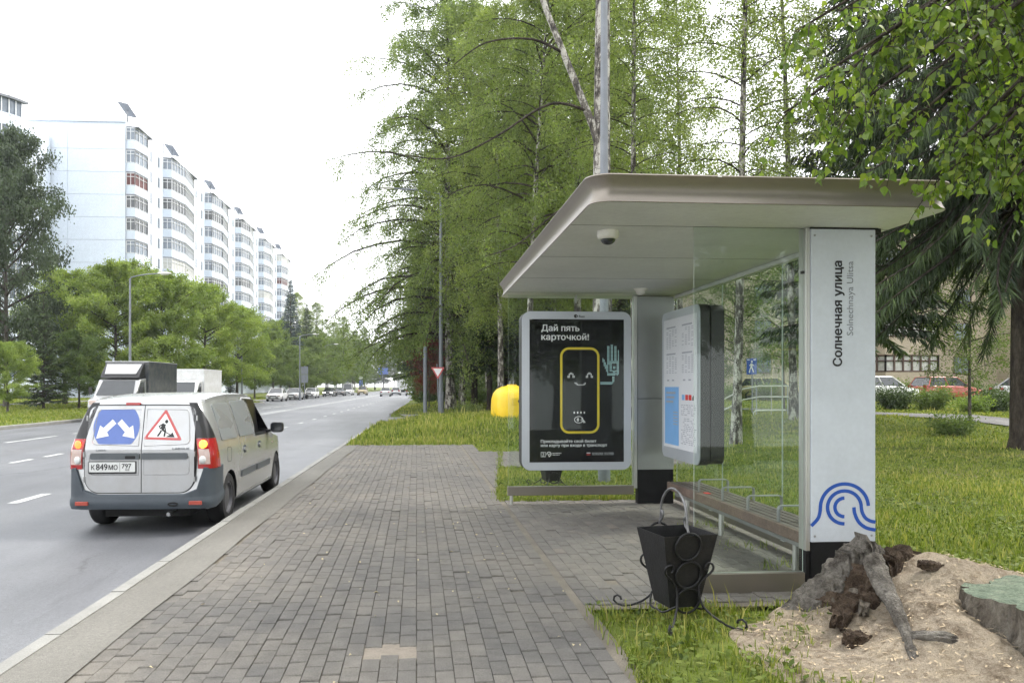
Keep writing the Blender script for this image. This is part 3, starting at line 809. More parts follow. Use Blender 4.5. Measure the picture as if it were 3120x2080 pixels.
# street name and emblem on the pillar
def fit_text(name, body, mat_, parent, length, T, bold=0.0, h=None):
    me = text_mesh(name, body, 1.0, mat_, bold=bold)
    xs = [v.co.x for v in me.vertices]; L = max(xs) - min(xs)
    k = length / L
    me.transform(T @ Matrix.Diagonal((k, h or k, 1, 1)) @ Matrix.Translation((-min(xs), 0, 0)))
    return link(name, me, parent)
UPW = FACE_Y @ Matrix.Rotation(PI / 2, 4, 'Z')
def sh_T(x, y, z): return Matrix.Translation((x - OX, y - OY, z))
fit_text("lettering", "Солнечная улица", "print_black", near_p, 0.785, sh_T(3.152, PY - 0.0025, 1.668) @ UPW, bold=0.034, h=0.094)
fit_text("lettering", "Solnechnaya Ulitsa", "print_grey", near_p, 0.552, sh_T(3.240, PY - 0.0025, 1.898) @ UPW, h=0.072)
KX = 0.5 / 149.5
def lg(u, v): return ((PX0 + (u - 1862) * KX) - OX, PY - 0.0025 - OY, 0.365 + (1257 - v) * 0.00313)
def spl(pts, n=8):
    out = []
    P_ = [pts[0]] + pts + [pts[-1]]
    for i in range(1, len(P_) - 2):
        for k in range(n):
            t = k / n; a, b, c, d = P_[i - 1], P_[i], P_[i + 1], P_[i + 2]
            out.append(tuple(0.5 * (2 * b[j] + (c[j] - a[j]) * t + (2 * a[j] - 5 * b[j] + 4 * c[j] - d[j]) * t * t + (3 * b[j] - a[j] - 3 * c[j] + d[j]) * t ** 3) for j in range(len(a))))
    out.append(pts[-1]); return out
C0 = (1939, 1175)
mb = MB()
def la(r, a0, a1, n=40): return [(C0[0] + r * math.cos(R(a0 + (a1 - a0) * k / n)), C0[1] - r * math.sin(R(a0 + (a1 - a0) * k / n))) for k in range(n + 1)]
stroke(mb, la(22, 90, 270, 24), 8.2, lg)
stroke(mb, la(55.5, 3, 180) + spl([(1883.5, 1175), (1882, 1188), (1877, 1202), (1862.4, 1218)])[1:], 8.2, lg)
stroke(mb, la(39, 270, 0, 40)[::1] + spl([(1978, 1175), (1980.5, 1188), (1988, 1201), (2000, 1208.5), (2011.4, 1211)])[1:], 8.2, lg)
stroke(mb, spl([(1961, 1175), (1963, 1190), (1972, 1210), (1989, 1224), (2011.4, 1230)]), 8.2, lg)
mb.build("emblem", "print_blue", near_p)
# glass
def pane(a, b, name="glass_pane"):
    mb = MB(); mb.box(a, b)
    x, y = b[0] - a[0], b[1] - a[1]
    thin = 0 if x < y else 1
    me_i = []
    for f in mb.f:
        nv = [mb.v[i] for i in f]; sp = [max(v[k] for v in nv) - min(v[k] for v in nv) for k in range(3)]
        me_i.append(0 if sp[thin] < 1e-6 else 1)
    mb.m = me_i
    return shel(mb, name, ["pane_glass", "pane_edge"])
pane((2.045, PY + 0.05, 0.14), (PX0 - 0.036, PY + 0.06, SZ - 0.004))
mb = MB(); mb.box((1.96, PY + 0.015, -0.01), (PX0 - 0.036, PY + 0.095, 0.138)); shel(mb, "bottom_rail", "fascia_bronze", bevel=0.004)
pane((1.175, 10.02, 0.235), (2.813, 10.03, SZ - 0.004))
mb = MB(); mb.box((1.165, 9.985, 0.12), (2.813, 10.065, 0.233)); shel(mb, "bottom_rail", "fascia_bronze", bevel=0.004)
mb = MB(); mb.tube([(1.215, 10.025, -0.05), (1.215, 10.025, 0.12)], 0.022, 12); shel(mb, "rail_foot", "aluminium", smooth=40)
ys_ = [PY + 0.145, 7.02, 8.45, 9.975]
for y0, y1 in zip(ys_, ys_[1:]): pane((3.375, y0 + 0.004, 0.17), (3.385, y1 - 0.004, SZ - 0.045))
mb = MB(); mb.box((3.35, PY + 0.145, SZ - 0.043), (3.41, 9.975, SZ - 0.002)); shel(mb, "top_rail", "soffit_white", bevel=0.003)
mb = MB(); mb.box((3.35, PY + 0.145, 0.05), (3.41, 9.975, 0.168)); shel(mb, "bottom_rail", "fascia_bronze", bevel=0.003)
for y in (1.9, ):
    mb = MB(); mb.box((2.05, 10.005, 2.60), (2.065, 10.045, SZ - 0.002)); shel(mb, "clamp", "steel_grey")

# ---- bench under the shelter
bn = thing("bench", "long slatted bench with steel armrest hoops inside the shelter", "bench", (3.12, 7.35, 0))
def bch(mb, name, mats, parent=None, **k):
    mb.v = [(a - 3.12, b - 7.35, c) for a, b, c in mb.v]; return mb.build(name, mats, parent or bn, **k)
BY0, BY1 = 5.78, 9.0
mb = MB(); mb.box((2.93, BY0, 0.315), (2.962, BY1, 0.405)); bch(mb, "front_board", "wood_bench", bevel=0.004)
mb = MB(); mb.box((2.925, BY0 - 0.012, 0.30), (3.33, BY0 - 0.001, 0.408)); bch(mb, "end_cap", "black_plastic", bevel=0.003)
for k in range(5):
    x = 2.972 + 0.071 * k
    mb = MB(); mb.box((x, BY0 + 0.002, 0.372), (x + 0.052, BY1, 0.402)); bch(mb, "slat", "slat_dark", bevel=0.004)
mb = MB(); mb.box((2.99, BY0 + 0.1, 0.26), (3.04, BY1 - 0.1, 0.312)); mb.box((3.24, BY0 + 0.1, 0.26), (3.29, BY1 - 0.1, 0.312)); bch(mb, "under_frame", "steel_grey")
for y in (6.2, 7.78, 8.8):
    mb = MB(); mb.tube([(3.10, y, -0.03), (3.10, y, 0.262)], 0.028, 12); mb.box((2.98, y - 0.03, 0.255), (3.3, y + 0.03, 0.2598)); bch(mb, "leg", "aluminium", smooth=40)
for y in (6.27, 6.87, 7.46, 8.10):
    mb = MB(); r_ = 0.03
    pth = [(2.985, y, 0.403), (2.985, y, 0.403 + 0.10)] + [(2.985 + r_ - r_ * math.cos(a), y, 0.503 + r_ * math.sin(a)) for a in (0.4, 0.9, 1.3, PI / 2)] + [(3.30 - r_ + r_ * math.sin(a), y, 0.503 + r_ * math.cos(a)) for a in (0, 0.4, 0.9, 1.3, PI / 2)] + [(3.30, y, 0.403)]
    for p_, q_ in zip(pth, pth[1:]): pass
    rings = []
    for i, p_ in enumerate(pth):
        a = Vector(pth[max(i - 1, 0)]); b = Vector(pth[min(i + 1, len(pth) - 1)]); t = (b - a).normalized(); nn = Vector((-t.z, 0, t.x))
        P_ = Vector(p_); rings.append([tuple(P_ + nn * sx * 0.005 + Vector((0, sy_ * 0.022, 0))) for sx, sy_ in ((-1, -1), (1, -1), (1, 1), (-1, 1))])
    mb.loft(rings); bch(mb, "armrest", "steel_grey", smooth=40)
mb = MB(); mb.box((3.0, 7.93, 0.404), (3.05, 8.02, 0.408)); bch(mb, "sticker", "print_red")

# ---- advertising light box at the far end wall
KP = 0.001295
lb = thing("advertising_lightbox", "silver-framed light box with black card-payment poster", "light box", (1.985, 9.62, 1.465))
mb = MB(); mb.prism(rrect(1.382, 1.975, 0.115, 8), 0.012, 0.25, 'y'); shell_ = mb.build("housing", "black_plastic", lb, smooth=40)
# bezel: ring between the outer rounded outline and the screen opening
out_ = rrect(1.376, 1.968, 0.11, 8); scw, sch = 919 * KP, 1370 * KP; scx, scz = (552.5 - 551) * KP, (783 - 782) * KP
def ring_xz(mb, outer, inner, y0, y1):
    n = len(outer)
    vs_ = [(a, y0, b) for a, b in outer] + [(a, y0, b) for a, b in inner] + [(a, y1, b) for a, b in outer] + [(a, y1, b) for a, b in inner]
    fs_ = []
    for i in range(n):
        j = (i + 1) % n
        fs_ += [[i, j, n + j, n + i][::1], [i, 2 * n + i, 2 * n + j, j], [n + i, n + j, 3 * n + j, 3 * n + i]]
    mb.add(vs_, fs_)
inn_ = []
for k, (a, b) in enumerate(rrect(scw, sch, 0.004, 8, scx, scz)): inn_.append((a, b))
mb = MB(); ring_xz(mb, out_, inn_, -0.004, 0.014); bez = mb.build("bezel", "frame_silver", lb, smooth=30)
mb = MB(); mb.box((scx - scw / 2, 0.004, scz - sch / 2), (scx + scw / 2, 0.0115, scz + sch / 2)); scr = mb.build("poster", "poster_black", lb)
def pz(x, y, d=0.0028): return ((x - 551) * KP, d, (783 - y) * KP)
def ptext(body, x, y, wpx, material, bold=0.0, hpx=None, name="lettering"):
    T = Matrix.Translation(pz(x, y)) @ FACE_Y
    me = text_mesh(name, body, 1.0, material, bold=bold); xs = [v.co.x for v in me.vertices]; L = max(xs) - min(xs); k = wpx * KP / L
    h = hpx * KP / 0.73 if hpx else k
    me.transform(T @ Matrix.Diagonal((k, h, 1, 1)) @ Matrix.Translation((-min(xs), 0, 0))); return link(name, me, scr)
ptext("Дай пять", 208, 210, 370, "print_white", 0.02, 60)
ptext("карточкой!", 208, 295, 462, "print_white", 0.02, 60)
ptext("Прикладывайте свой билет", 203, 1279, 539, "print_white", 0.022, 28)
ptext("или карту при входе в транспорт", 203, 1318, 645, "print_white", 0.022, 28)
mb = MB(); o_ = rrect(383, 827, 88, 10, 581.5, 779.5); i_ = rrect(339, 783, 66, 10, 581.5, 779.5)
n_ = len(o_); mb.add([pz(*p) for p in o_] + [pz(*p) for p in i_], [[i, n_ + i, n_ + (i + 1) % n_, (i + 1) % n_] for i in range(n_)]); mb.build("phone_outline", "print_yellow", scr)
def dots(mb, rows, x0, y0, cw, ch, fill=0.72, mi=0):
    for j, r in enumerate(rows):
        for i, c in enumerate(r):
            if c != ' ' and c != '.':
                a, b = x0 + i * cw, y0 + j * ch
                mb.add([pz(a, b), pz(a, b + ch * fill), pz(a + cw * fill, b + ch * fill), pz(a + cw * fill, b)], [(0, 1, 2, 3)], mi)
HAND = ["    ##  ##  ", "  # ##  ##  ", "  # ##  ##  ", "## ## ## ## ", "## ## ## ## ##", "## ## ## ## ##", "## ## ## ## ##", "## ## ## ## ##", "## ## ## ## ##"]
hand = ["       ##     ", "    ## ## ##  ", "    ## ## ##  ", "    ## ## ##  ", "    ## ## ## #", "    ## ## ## #", "    ## ## ## #", "    ## ## ## #", "    ## ## ## #", "    ## ## ## #", "#   ## ## ## #", "##  ## ## ## #", "##  ##########", " ## ##########", " ## ####    ##", " #### ##    ##", "  ### ## ## ##", "  ### ## ## ##", "   ## ##    ##", "   ## ########", "    #    ## ##", "    ##########", "    ####### # "]
mb = MB(); dots(mb, hand, 803, 340, 11.6, 13.0, 0.78)
dots(mb, ["           ##", "           ##", "           ##", "           ##", "############ ", "###########  "], 783, 645, 10.6, 13.2, 0.78); mb.build("waving_hand", "print_cyan", scr)
mb = MB()
for ex in (462, 640): dots(mb, ["  ## ", " #### ", " #  # ", "##  ##", "##  ##"], ex, 607, 12, 10.5, 0.82)
dots(mb, ["##       #", " ##     ##", "  ####### "], 530, 703, 11, 9.5, 0.82)
for dx in (521, 554, 586, 619): mb.add([pz(dx, 982), pz(dx, 1001), pz(dx + 13, 1001), pz(dx + 13, 982)], [(0, 1, 2, 3)])
stroke(mb, [(572 + 42 * math.cos(R(a)), 1060 + 31 * math.sin(R(a))) for a in range(20, 345, 12)], 5, pz)
for r_ in (10, 17, 24): stroke(mb, [(546 + r_ * math.cos(R(a)), 1060 + r_ * math.sin(R(a))) for a in range(-48, 49, 12)], 4.5, pz)
stroke(mb, [(598, 1045), (612, 1062), (634, 1088)], 10, pz); stroke(mb, [(590, 1064), (608, 1072), (622, 1092)], 6, pz)
# small marks along the foot of the poster
stroke(mb, [(206, 1370), (249, 1370), (249, 1414), (206, 1414), (206, 1370)], 5, pz)
stroke(mb, [(220, 1378), (236, 1384), (222, 1394), (238, 1406), (216, 1408)], 7, pz)
stroke(mb, [(282 + 20 * math.cos(R(a)), 1388 + 20 * math.sin(R(a))) for a in range(-200, 100, 15)], 8, pz)
stroke(mb, [(292, 1384), (276, 1392), (286, 1416)], 8, pz)
for yy, x1 in ((1380, 397), (1396, 385)):
    x = 316
    while x < x1: w_ = rnd.uniform(5, 9); stroke(mb, [(x, yy), (x + w_, yy)], rnd.uniform(5, 8), pz); x += w_ + 2.2
for yy in (1380, 1395):
    for xa, xb in ((700, 806), (822, 912)):
        x = xa
        while x < xb: w_ = rnd.uniform(3, 8); stroke(mb, [(x, yy), (x + w_, yy)], rnd.uniform(3.5, 5.5), pz); x += w_ + 2.5
stroke(mb, [(648, 1380), (684, 1380)], 8, pz)
stroke(mb, [(96, 100), (120, 100)], 3, pz)
mb.build("printed_marks", "print_white", scr)
mb = MB(); stroke(mb, [(648, 1396), (684, 1396)], 8, pz); mb.build("printed_flag", "print_red", scr)
def pb(x, y): return pz(x, y, -0.0065)
mb = MB(); stroke(mb, [(540 + 9 * math.cos(R(a)), 67 + 9 * math.sin(R(a))) for a in range(40, 331, 15)], 17, pb); mb.add([pb(556 + 6 * math.cos(R(a)), 67 + 9 * math.sin(R(a))) for a in range(360, 0, -30)], [list(range(12))]); mb.build("maker_mark", "print_black", bez)
me = text_mesh("lettering", "Russ", 1.0, "print_black", bold=0.03); me.transform(Matrix.Translation(pb(570, 79)) @ FACE_Y @ Matrix.Diagonal((0.040, 0.040, 1, 1))); link("lettering", me, bez)
mb = MB(); mb.box((scx - scw / 2, -0.0005, scz - sch / 2), (scx + scw / 2, 0.0008, scz + sch / 2)); mb.build("cover_glass", "cover_glass", lb)
mb = MB(); mb.box((-0.5, 0.25, -0.8), (-0.44, 0.40, 0.8)); mb.box((0.44, 0.25, -0.8), (0.5, 0.40, 0.8)); mb.build("bracket", "black_plastic", lb)

# ---- timetable light box on the back wall (faces the road)
TB = (3.06, 8.94, 1.54); TL, TH_ = 1.30, 1.77
tbx = thing("timetable_board", "double-sided timetable board with printed bus schedules on back glass", "timetable board", TB)
mb = MB(); mb.prism([(a, b) for a, b in rrect(TL, TH_, 0.10, 8)], 0.012, 0.115, 'x'); mb.build("housing", "black_plastic", tbx, smooth=40)
mb = MB(); mb.prism([(a, b) for a, b in rrect(TL - 0.02, TH_ - 0.02, 0.10, 8)], 0.135, 0.28, 'x'); mb.build("housing", "black_plastic", tbx, smooth=40)
mb = MB(); mb.prism([(a, b) for a, b in rrect(TL - 0.006, TH_ - 0.006, 0.098, 8)], 0.0, 0.011, 'x'); tb_f = mb.build("face_frame", "frame_silver", tbx, smooth=40)
# local: a = distance from the far edge (seen on the left) 0..1, b = 0 top .. 1 bottom
def tz(a, b, d=-0.0022): return (d, (0.5 - a) * (TL), (0.5 - b) * TH_)
def trect(mb, a0, b0, a1, b1, d=-0.0022): mb.add([tz(a0, b0, d), tz(a0, b1, d), tz(a1, b1, d), tz(a1, b0, d)], [(0, 1, 2, 3)])
mb = MB(); trect(mb, 0.06, 0.055, 0.95, 0.925, -0.0018); sheet_ = mb.build("timetable_sheet", "paper", tbx)
mb = MB(); trect(mb, 0.095, 0.515, 0.49, 0.905, -0.0034); mb.build("blue_notice", "print_skyblue", sheet_)
mb = MB()
for b0, b1 in ((0.13, 0.26), (0.31, 0.43)):
    for a0 in (0.14, 0.57):
        trect(mb, a0, b0 - 0.022, a0 + 0.26, b0 - 0.012, -0.003)
        b = b0
        while b < b1:
            for c in range(4):
                if rnd.random() < 0.8: trect(mb, a0 + c * 0.08, b, a0 + c * 0.08 + 0.05, b + 0.004, -0.003)
            b += 0.012
for a0 in (0.16, 0.3, 0.6, 0.74): trect(mb, a0, 0.465, a0 + 0.06, 0.475, -0.003)
b = 0.63
while b < 0.89:
    a = 0.55
    while a < 0.88:
        w_ = rnd.uniform(0.02, 0.07)
        if rnd.random() < 0.75 and not (0.70 < b < 0.715): trect(mb, a, b, a + w_, b + 0.005, -0.003)
        a += w_ + 0.018
    b += 0.0125
for k in range(3): trect(mb, 0.14, 0.548 + 0.03 * k, 0.40 - 0.03 * k, 0.562 + 0.03 * k, -0.0046)
for k in range(5): trect(mb, 0.34, 0.68 + 0.02 * k, 0.46, 0.688 + 0.02 * k, -0.0046)
mb.build("printed_lines", "print_pale", sheet_)
mb = MB(); trect(mb, 0.66, 0.565, 0.73, 0.60, -0.003); trect(mb, 0.745, 0.565, 0.815, 0.60, -0.003); mb.build("printed_icons", "print_red", sheet_)
mb = MB(); trect(mb, 0.57, 0.565, 0.64, 0.60, -0.003); mb.build("printed_icons", "print_skyblue", sheet_)
mb = MB(); trect(mb, 0.835, 0.578, 0.875, 0.60, -0.003); trect(mb, 0.85, 0.57, 0.87, 0.578, -0.003); mb.build("printed_icons", "print_black", sheet_)
mb = MB(); mb.box((0.283, -0.45, -0.6), (0.313, -0.40, 0.6)); mb.box((0.283, 0.40, -0.6), (0.313, 0.45, 0.6)); mb.build("bracket", "black_plastic", tbx)

# ---- ceiling camera and sensor
dc = thing("dome_camera", "white dome security camera under the shelter roof", "security camera", (1.45, 5.86, SZ))
mb = MB(); mb.lathe([(0.083, 0.0), (0.083, -0.035), (0.076, -0.055), (0.062, -0.064)][::-1], 28); mb.build("housing", "plastic_white", dc, smooth=40)
mb = MB(); mb.lathe([(0.058 * math.cos(R(a)), -0.060 - 0.045 * math.sin(R(a))) for a in range(88, -1, -11)], 24); mb.build("dome", "car_glass", dc, smooth=60)
sn = thing("ceiling_sensor", "small pale bell-shaped sensor under the shelter roof by far pillar", "sensor", (2.70, 9.30, SZ))
mb = MB(); mb.lathe([(0.085, 0.0), (0.080, -0.012), (0.055, -0.03), (0.05, -0.058), (0.04, -0.066)][::-1], 24); mb.build("cover", "plastic_white", sn, smooth=50)
mb = MB(); mb.lathe([(0.038, -0.064), (0.03, -0.074), (0.012, -0.079)][::-1], 20); mb.build("lens", "plastic_white", sn, smooth=50)
tw = MB(); tw.tube([(1.78, 5.0, SZ + 0.183), (1.92, 4.915, SZ + 0.172), (1.95, 4.885, SZ + 0.162)], 0.004, 6); tw.build("twig", "plastic_white"); tag(bpy.data.objects["twig"], "thin pale twig lying on the shelter roof edge", "twig")

# ================================================================== FORGED LITTER BIN
from mathutils import noise as mn
def ridge(p, f, seed): return 1 - 2 * abs(nz(p, f, seed))
def nz(p, f=1.0, seed=0.0): return mn.noise(Vector((p[0] * f + seed, p[1] * f + seed * 1.7, p[2] * f - seed)))
def spiral(c, r0, r1, a0, a1, n=16):
    """Points of a flat scroll (2-D)."""
    return [(c[0] + (r0 + (r1 - r0) * k / n) * math.cos(R(a0 + (a1 - a0) * k / n)), c[1] + (r0 + (r1 - r0) * k / n) * math.sin(R(a0 + (a1 - a0) * k / n))) for k in range(n + 1)]
def litter_bin(label, loc, rz):
    t = thing("litter_bin", label, "litter bin", loc, rz)
    at_, ab, zt, zb = 0.19, 0.105, 0.575, 0.10
    mb = MB()
    def sq(a, z): return [(-a, -a, z), (a, -a, z), (a, a, z), (-a, a, z)]
    mb.loft([sq(ab, zb), sq(at_, zt)], cap=False); mb.loft([sq(at_, zt), sq(at_ - 0.006, zt), sq(ab - 0.004, zb + 0.01)], cap=False)
    mb.add(sq(ab, zb), [(3, 2, 1, 0)]); mb.add(sq(ab - 0.004, zb + 0.012), [(0, 1, 2, 3)])
    mb.build("body", "iron_black", t)
    slope = (at_ - ab) / (zt - zb)
    def fy(z): return ab + (z - zb) * slope          # face distance from the axis at height z
    for sgn in (-1, 1):
        for x, z, r in ((-0.02, 0.505, 0.088), (-0.0, 0.318, 0.088), (0.012, 0.145, 0.082)):
            mb = MB(); mb.tube([(x + r * math.cos(R(a)), sgn * (fy(z + r * math.sin(R(a))) + 0.012), z + r * math.sin(R(a))) for a in range(0, 361, 15)], 0.0085, 8, caps=False); mb.build("ring", "iron_black", t, smooth=60)
        for sx in (-1, 1):
            # leg: scroll at the top, long sweep, scroll on the ground
            top = spiral((sx * 0.135, 0.36), 0.018, 0.042, 250 if sx > 0 else -70, -60 if sx > 0 else 240, 14)
            end = top[-1]
            p2 = [(a, sgn * (fy(z) + 0.014), z) for a, z in top]
            sweep = spl([(end[0], sgn * (fy(end[1]) + 0.014), end[1]), (sx * 0.085, sgn * (fy(0.25) + 0.014), 0.25), (sx * 0.085, sgn * 0.165, 0.14), (sx * 0.13, sgn * 0.215, 0.07), (sx * 0.19, sgn * 0.285, 0.022)], 6)
            foot = [(sx * (0.19 + q * 0.58), sgn * (0.285 + q * 0.80), z) for q, z in [(0.05, 0.010), (0.10, 0.014), (0.13, 0.035), (0.125, 0.062), (0.10, 0.076), (0.075, 0.066), (0.07, 0.048)]]
            mb = MB(); mb.tube(p2 + sweep[1:] + foot, 0.0075, 7); mb.build("leg", "iron_black", t, smooth=60)
    for sx in (-1, 1):
        mb = MB(); mb.tube(spl([(sx * 0.09, -0.17, 0.13), (sx * 0.14, -0.09, 0.075), (sx * 0.13, 0, 0.065), (sx * 0.14, 0.09, 0.075), (sx * 0.09, 0.17, 0.13)], 6), 0.007, 7); mb.build("stretcher", "iron_black", t, smooth=60)
    mb = MB()
    hoop = [(-0.02, -0.170 * math.cos(R(a)), 0.665 + 0.185 * math.sin(R(a))) for a in range(0, 181, 10)]
    mb.tube([(-0.02, -0.188, 0.590), (-0.02, -0.176, 0.625)] + hoop + [(-0.02, 0.176, 0.625), (-0.02, 0.188, 0.590)], 0.0085, 9); mb.build("handle", "iron_worn", t, smooth=60)
    for sgn in (-1, 1):
        mb = MB(); mb.tube([(-0.02, sgn * (0.178 - q), z) for q, z in ((0.0, 0.612), (0.026, 0.632), (0.040, 0.658), (0.036, 0.680), (0.020, 0.682))], [0.008, 0.008, 0.008, 0.011, 0.009], 8); mb.build("scroll", "iron_worn", t, smooth=60)
    return t
litter_bin("black forged-iron litter bin with ring ornaments in front of the shelter", (1.70, 5.03, 0.0), R(10.7))
litter_bin("black litter bin standing on the grass behind the advertising light box", (2.03, 11.75, 0.0), R(8))

# ================================================================== OLD STUMP
def bark_material(name, c0, c1, c2, sc=7.0, zs=0.35, bump=0.8):
    m, n, l, p = nt_new(name)
    tc = n.new("ShaderNodeTexCoord"); mp = n.new("ShaderNodeMapping"); mp.inputs["Scale"].default_value = (1, 1, zs); l.new(tc.outputs["Object"], mp.inputs["Vector"])
    a = noise(n, l, mp.outputs[0], sc, 6, 0.7); b = noise(n, l, mp.outputs[0], sc * 6, 4, 0.7)
    r = ramp(n, [(0.34, c0), (0.52, c1), (0.72, c2)]); l.new(a.outputs[0], r.inputs[0])
    rb = ramp(n, [(0.3, (0.6,) * 3), (0.7, (1.3,) * 3)]); l.new(b.outputs[0], rb.inputs[0])
    l.new(mulc(n, l, r.outputs[0], rb.outputs[0]), p.inputs["Base Color"]); p.inputs["Roughness"].default_value = 0.9; p.inputs["Specular IOR Level"].default_value = 0.2
    ad = n.new("ShaderNodeMath"); ad.operation = 'ADD'; l.new(a.outputs[0], ad.inputs[0]); l.new(b.outputs[0], ad.inputs[1])
    bp = n.new("ShaderNodeBump"); bp.inputs["Strength"].default_value = bump; bp.inputs["Distance"].default_value = 0.03
    l.new(ad.outputs[0], bp.inputs["Height"]); l.new(bp.outputs[0], p.inputs["Normal"]); M[name] = m
bark_material("root_grey", (0.065, 0.056, 0.048), (0.155, 0.141, 0.123), (0.27, 0.25, 0.22), 9, 1.0, 0.9)
bark_material("rot_brown", (0.030, 0.020, 0.014), (0.085, 0.060, 0.042), (0.17, 0.13, 0.095), 9, 1.0, 1.0)
bark_material("stump_side", (0.050, 0.040, 0.032), (0.13, 0.112, 0.09), (0.22, 0.20, 0.17), 8, 0.4, 1.0)
bark_material("stump_cut", (0.11, 0.14, 0.105), (0.165, 0.205, 0.15), (0.25, 0.27, 0.205), 9, 1.0, 0.6)
def dust_material():
    m, n, l, p = nt_new("sawdust")
    g = n.new("ShaderNodeNewGeometry"); P = g.outputs["Position"]
    a = noise(n, l, P, 4.2, 8, 0.74); f = noise(n, l, P, 150, 3, 0.8); md = noise(n, l, P, 22, 5, 0.75)
    r = ramp(n, [(0.28, (0.13, 0.098, 0.068)), (0.37, (0.34, 0.275, 0.205)), (0.48, (0.52, 0.44, 0.345)), (0.75, (0.60, 0.50, 0.36))]); l.new(a.outputs[0], r.inputs[0])
    rf = ramp(n, [(0.25, (0.45,) * 3), (0.5, (1.0,) * 3), (0.75, (1.35,) * 3)]); l.new(f.outputs[0], rf.inputs[0])
    rm = ramp(n, [(0.3, (0.55, 0.5, 0.45)), (0.5, (1.0,) * 3), (0.7, (1.15,) * 3)]); l.new(md.outputs[0], rm.inputs[0])
    l.new(mulc(n, l, mulc(n, l, r.outputs[0], rf.outputs[0]), rm.outputs[0]), p.inputs["Base Color"]); p.inputs["Roughness"].default_value = 1.0; p.inputs["Specular IOR Level"].default_value = 0.05
    ad = n.new("ShaderNodeMath"); ad.operation = 'ADD'; l.new(f.outputs[0], ad.inputs[0]); l.new(md.outputs[0], ad.inputs[1])
    bp = n.new("ShaderNodeBump"); bp.inputs["Strength"].default_value = 1.0; bp.inputs["Distance"].default_value = 0.03
    l.new(ad.outputs[0], bp.inputs["Height"]); l.new(bp.outputs[0], p.inputs["Normal"]); M["sawdust"] = m
dust_material()
mb = MB(); N, K = 220, 170
vs_ = []
for j in range(K + 1):
    for i in range(N + 1):
        x = 1.75 + 3.6 * i / N; y = 2.9 + 2.75 * j / K
        e = min(1.0, 6 * min(i / N, 1 - i / N, j / K, 1 - j / K))
        z = mound_z(x, y); q = (x, y, 0)
        z += (0.035 * nz(q, 2.3, 3) + 0.026 * nz(q, 6.5, 9) + 0.014 * nz(q, 17, 4) + 0.006 * nz(q, 41, 6)) * sstep(0.0, 0.1, z + 0.03)
        edge = stump_zone(x, y) + 0.14 * nz(q, 2.2, 1)
        z += 0.012 - 0.09 * sstep(0.95, 1.12, edge)
        vs_.append((x, y, z))
mb.add(vs_, [[j * (N + 1) + i, j * (N + 1) + i + 1, (j + 1) * (N + 1) + i + 1, (j + 1) * (N + 1) + i] for j in range(K) for i in range(N)])
o = mb.build("sawdust", "sawdust", smooth=80); tag(o, "heap of pale sawdust and sandy soil round the rotten stump", kind="stuff")
st = thing("tree_stump", "rotten grey tree stump with spreading roots and a green sawn top", "tree stump", (3.2, 4.5, 0))
SO = Vector((3.2, 4.5, 0))
def gnarl(name, pts, rad, material, parent=st, sides=40, amp=0.25, f=9.0, seed=0.0, flat=1.0, sub=14, grooves=0.22):
    P_ = spl([tuple(p) + (r,) for p, r in zip(pts, rad)], sub)
    mb = MB(); mb.tube([q[:3] for q in P_], [q[3] for q in P_], sides)
    V = []
    for i, v in enumerate(mb.v):
        ring = min(i // sides, len(P_) - 1); q = P_[ring]; c = Vector(q[:3]); d = Vector(v) - c; d.z *= flat
        a = 2 * PI * (i % sides) / sides; g3 = (2.0 * math.cos(a), 2.0 * math.sin(a), ring * 0.05)
        k = 1 + amp * nz(v, f, seed) * 1.6 + amp * 0.6 * nz(v, f * 3.1, seed + 5) + grooves * (ridge(g3, 1.3, seed) - 0.6) + 0.4 * grooves * (ridge(g3, 3.4, seed + 2) - 0.6)
        V.append(tuple(c + d * k - (SO if parent is st else Vector((0, 0, 0)))))
    mb.v = V
    return mb.build(name, material, parent, smooth=50)
gnarl("root", [(2.40, 5.10, -0.05), (2.56, 5.08, -0.01), (2.70, 5.03, 0.08), (2.83, 4.99, 0.20), (2.93, 4.97, 0.32)], [0.05, 0.11, 0.15, 0.165, 0.13], "root_grey", amp=0.2, seed=2)
gnarl("root", [(2.60, 4.86, -0.02), (2.70, 4.84, 0.06), (2.80, 4.83, 0.15), (2.88, 4.86, 0.24)], [0.05, 0.075, 0.08, 0.07], "stump_side", amp=0.3, seed=8)
gnarl("root", [(2.88, 4.76, 0.43), (2.87, 4.68, 0.36), (2.85, 4.56, 0.28), (2.82, 4.42, 0.21), (2.78, 4.27, 0.13), (2.70, 4.08, 0.06), (2.60, 3.90, 0.0)], [0.066, 0.060, 0.052, 0.040, 0.034, 0.028, 0.014], "root_grey", amp=0.16, seed=4)
gnarl("root", [(2.76, 4.22, 0.11), (2.84, 4.14, 0.13), (2.93, 4.10, 0.125), (3.02, 4.08, 0.08)], [0.03, 0.035, 0.04, 0.02], "root_grey", amp=0.2, seed=6)
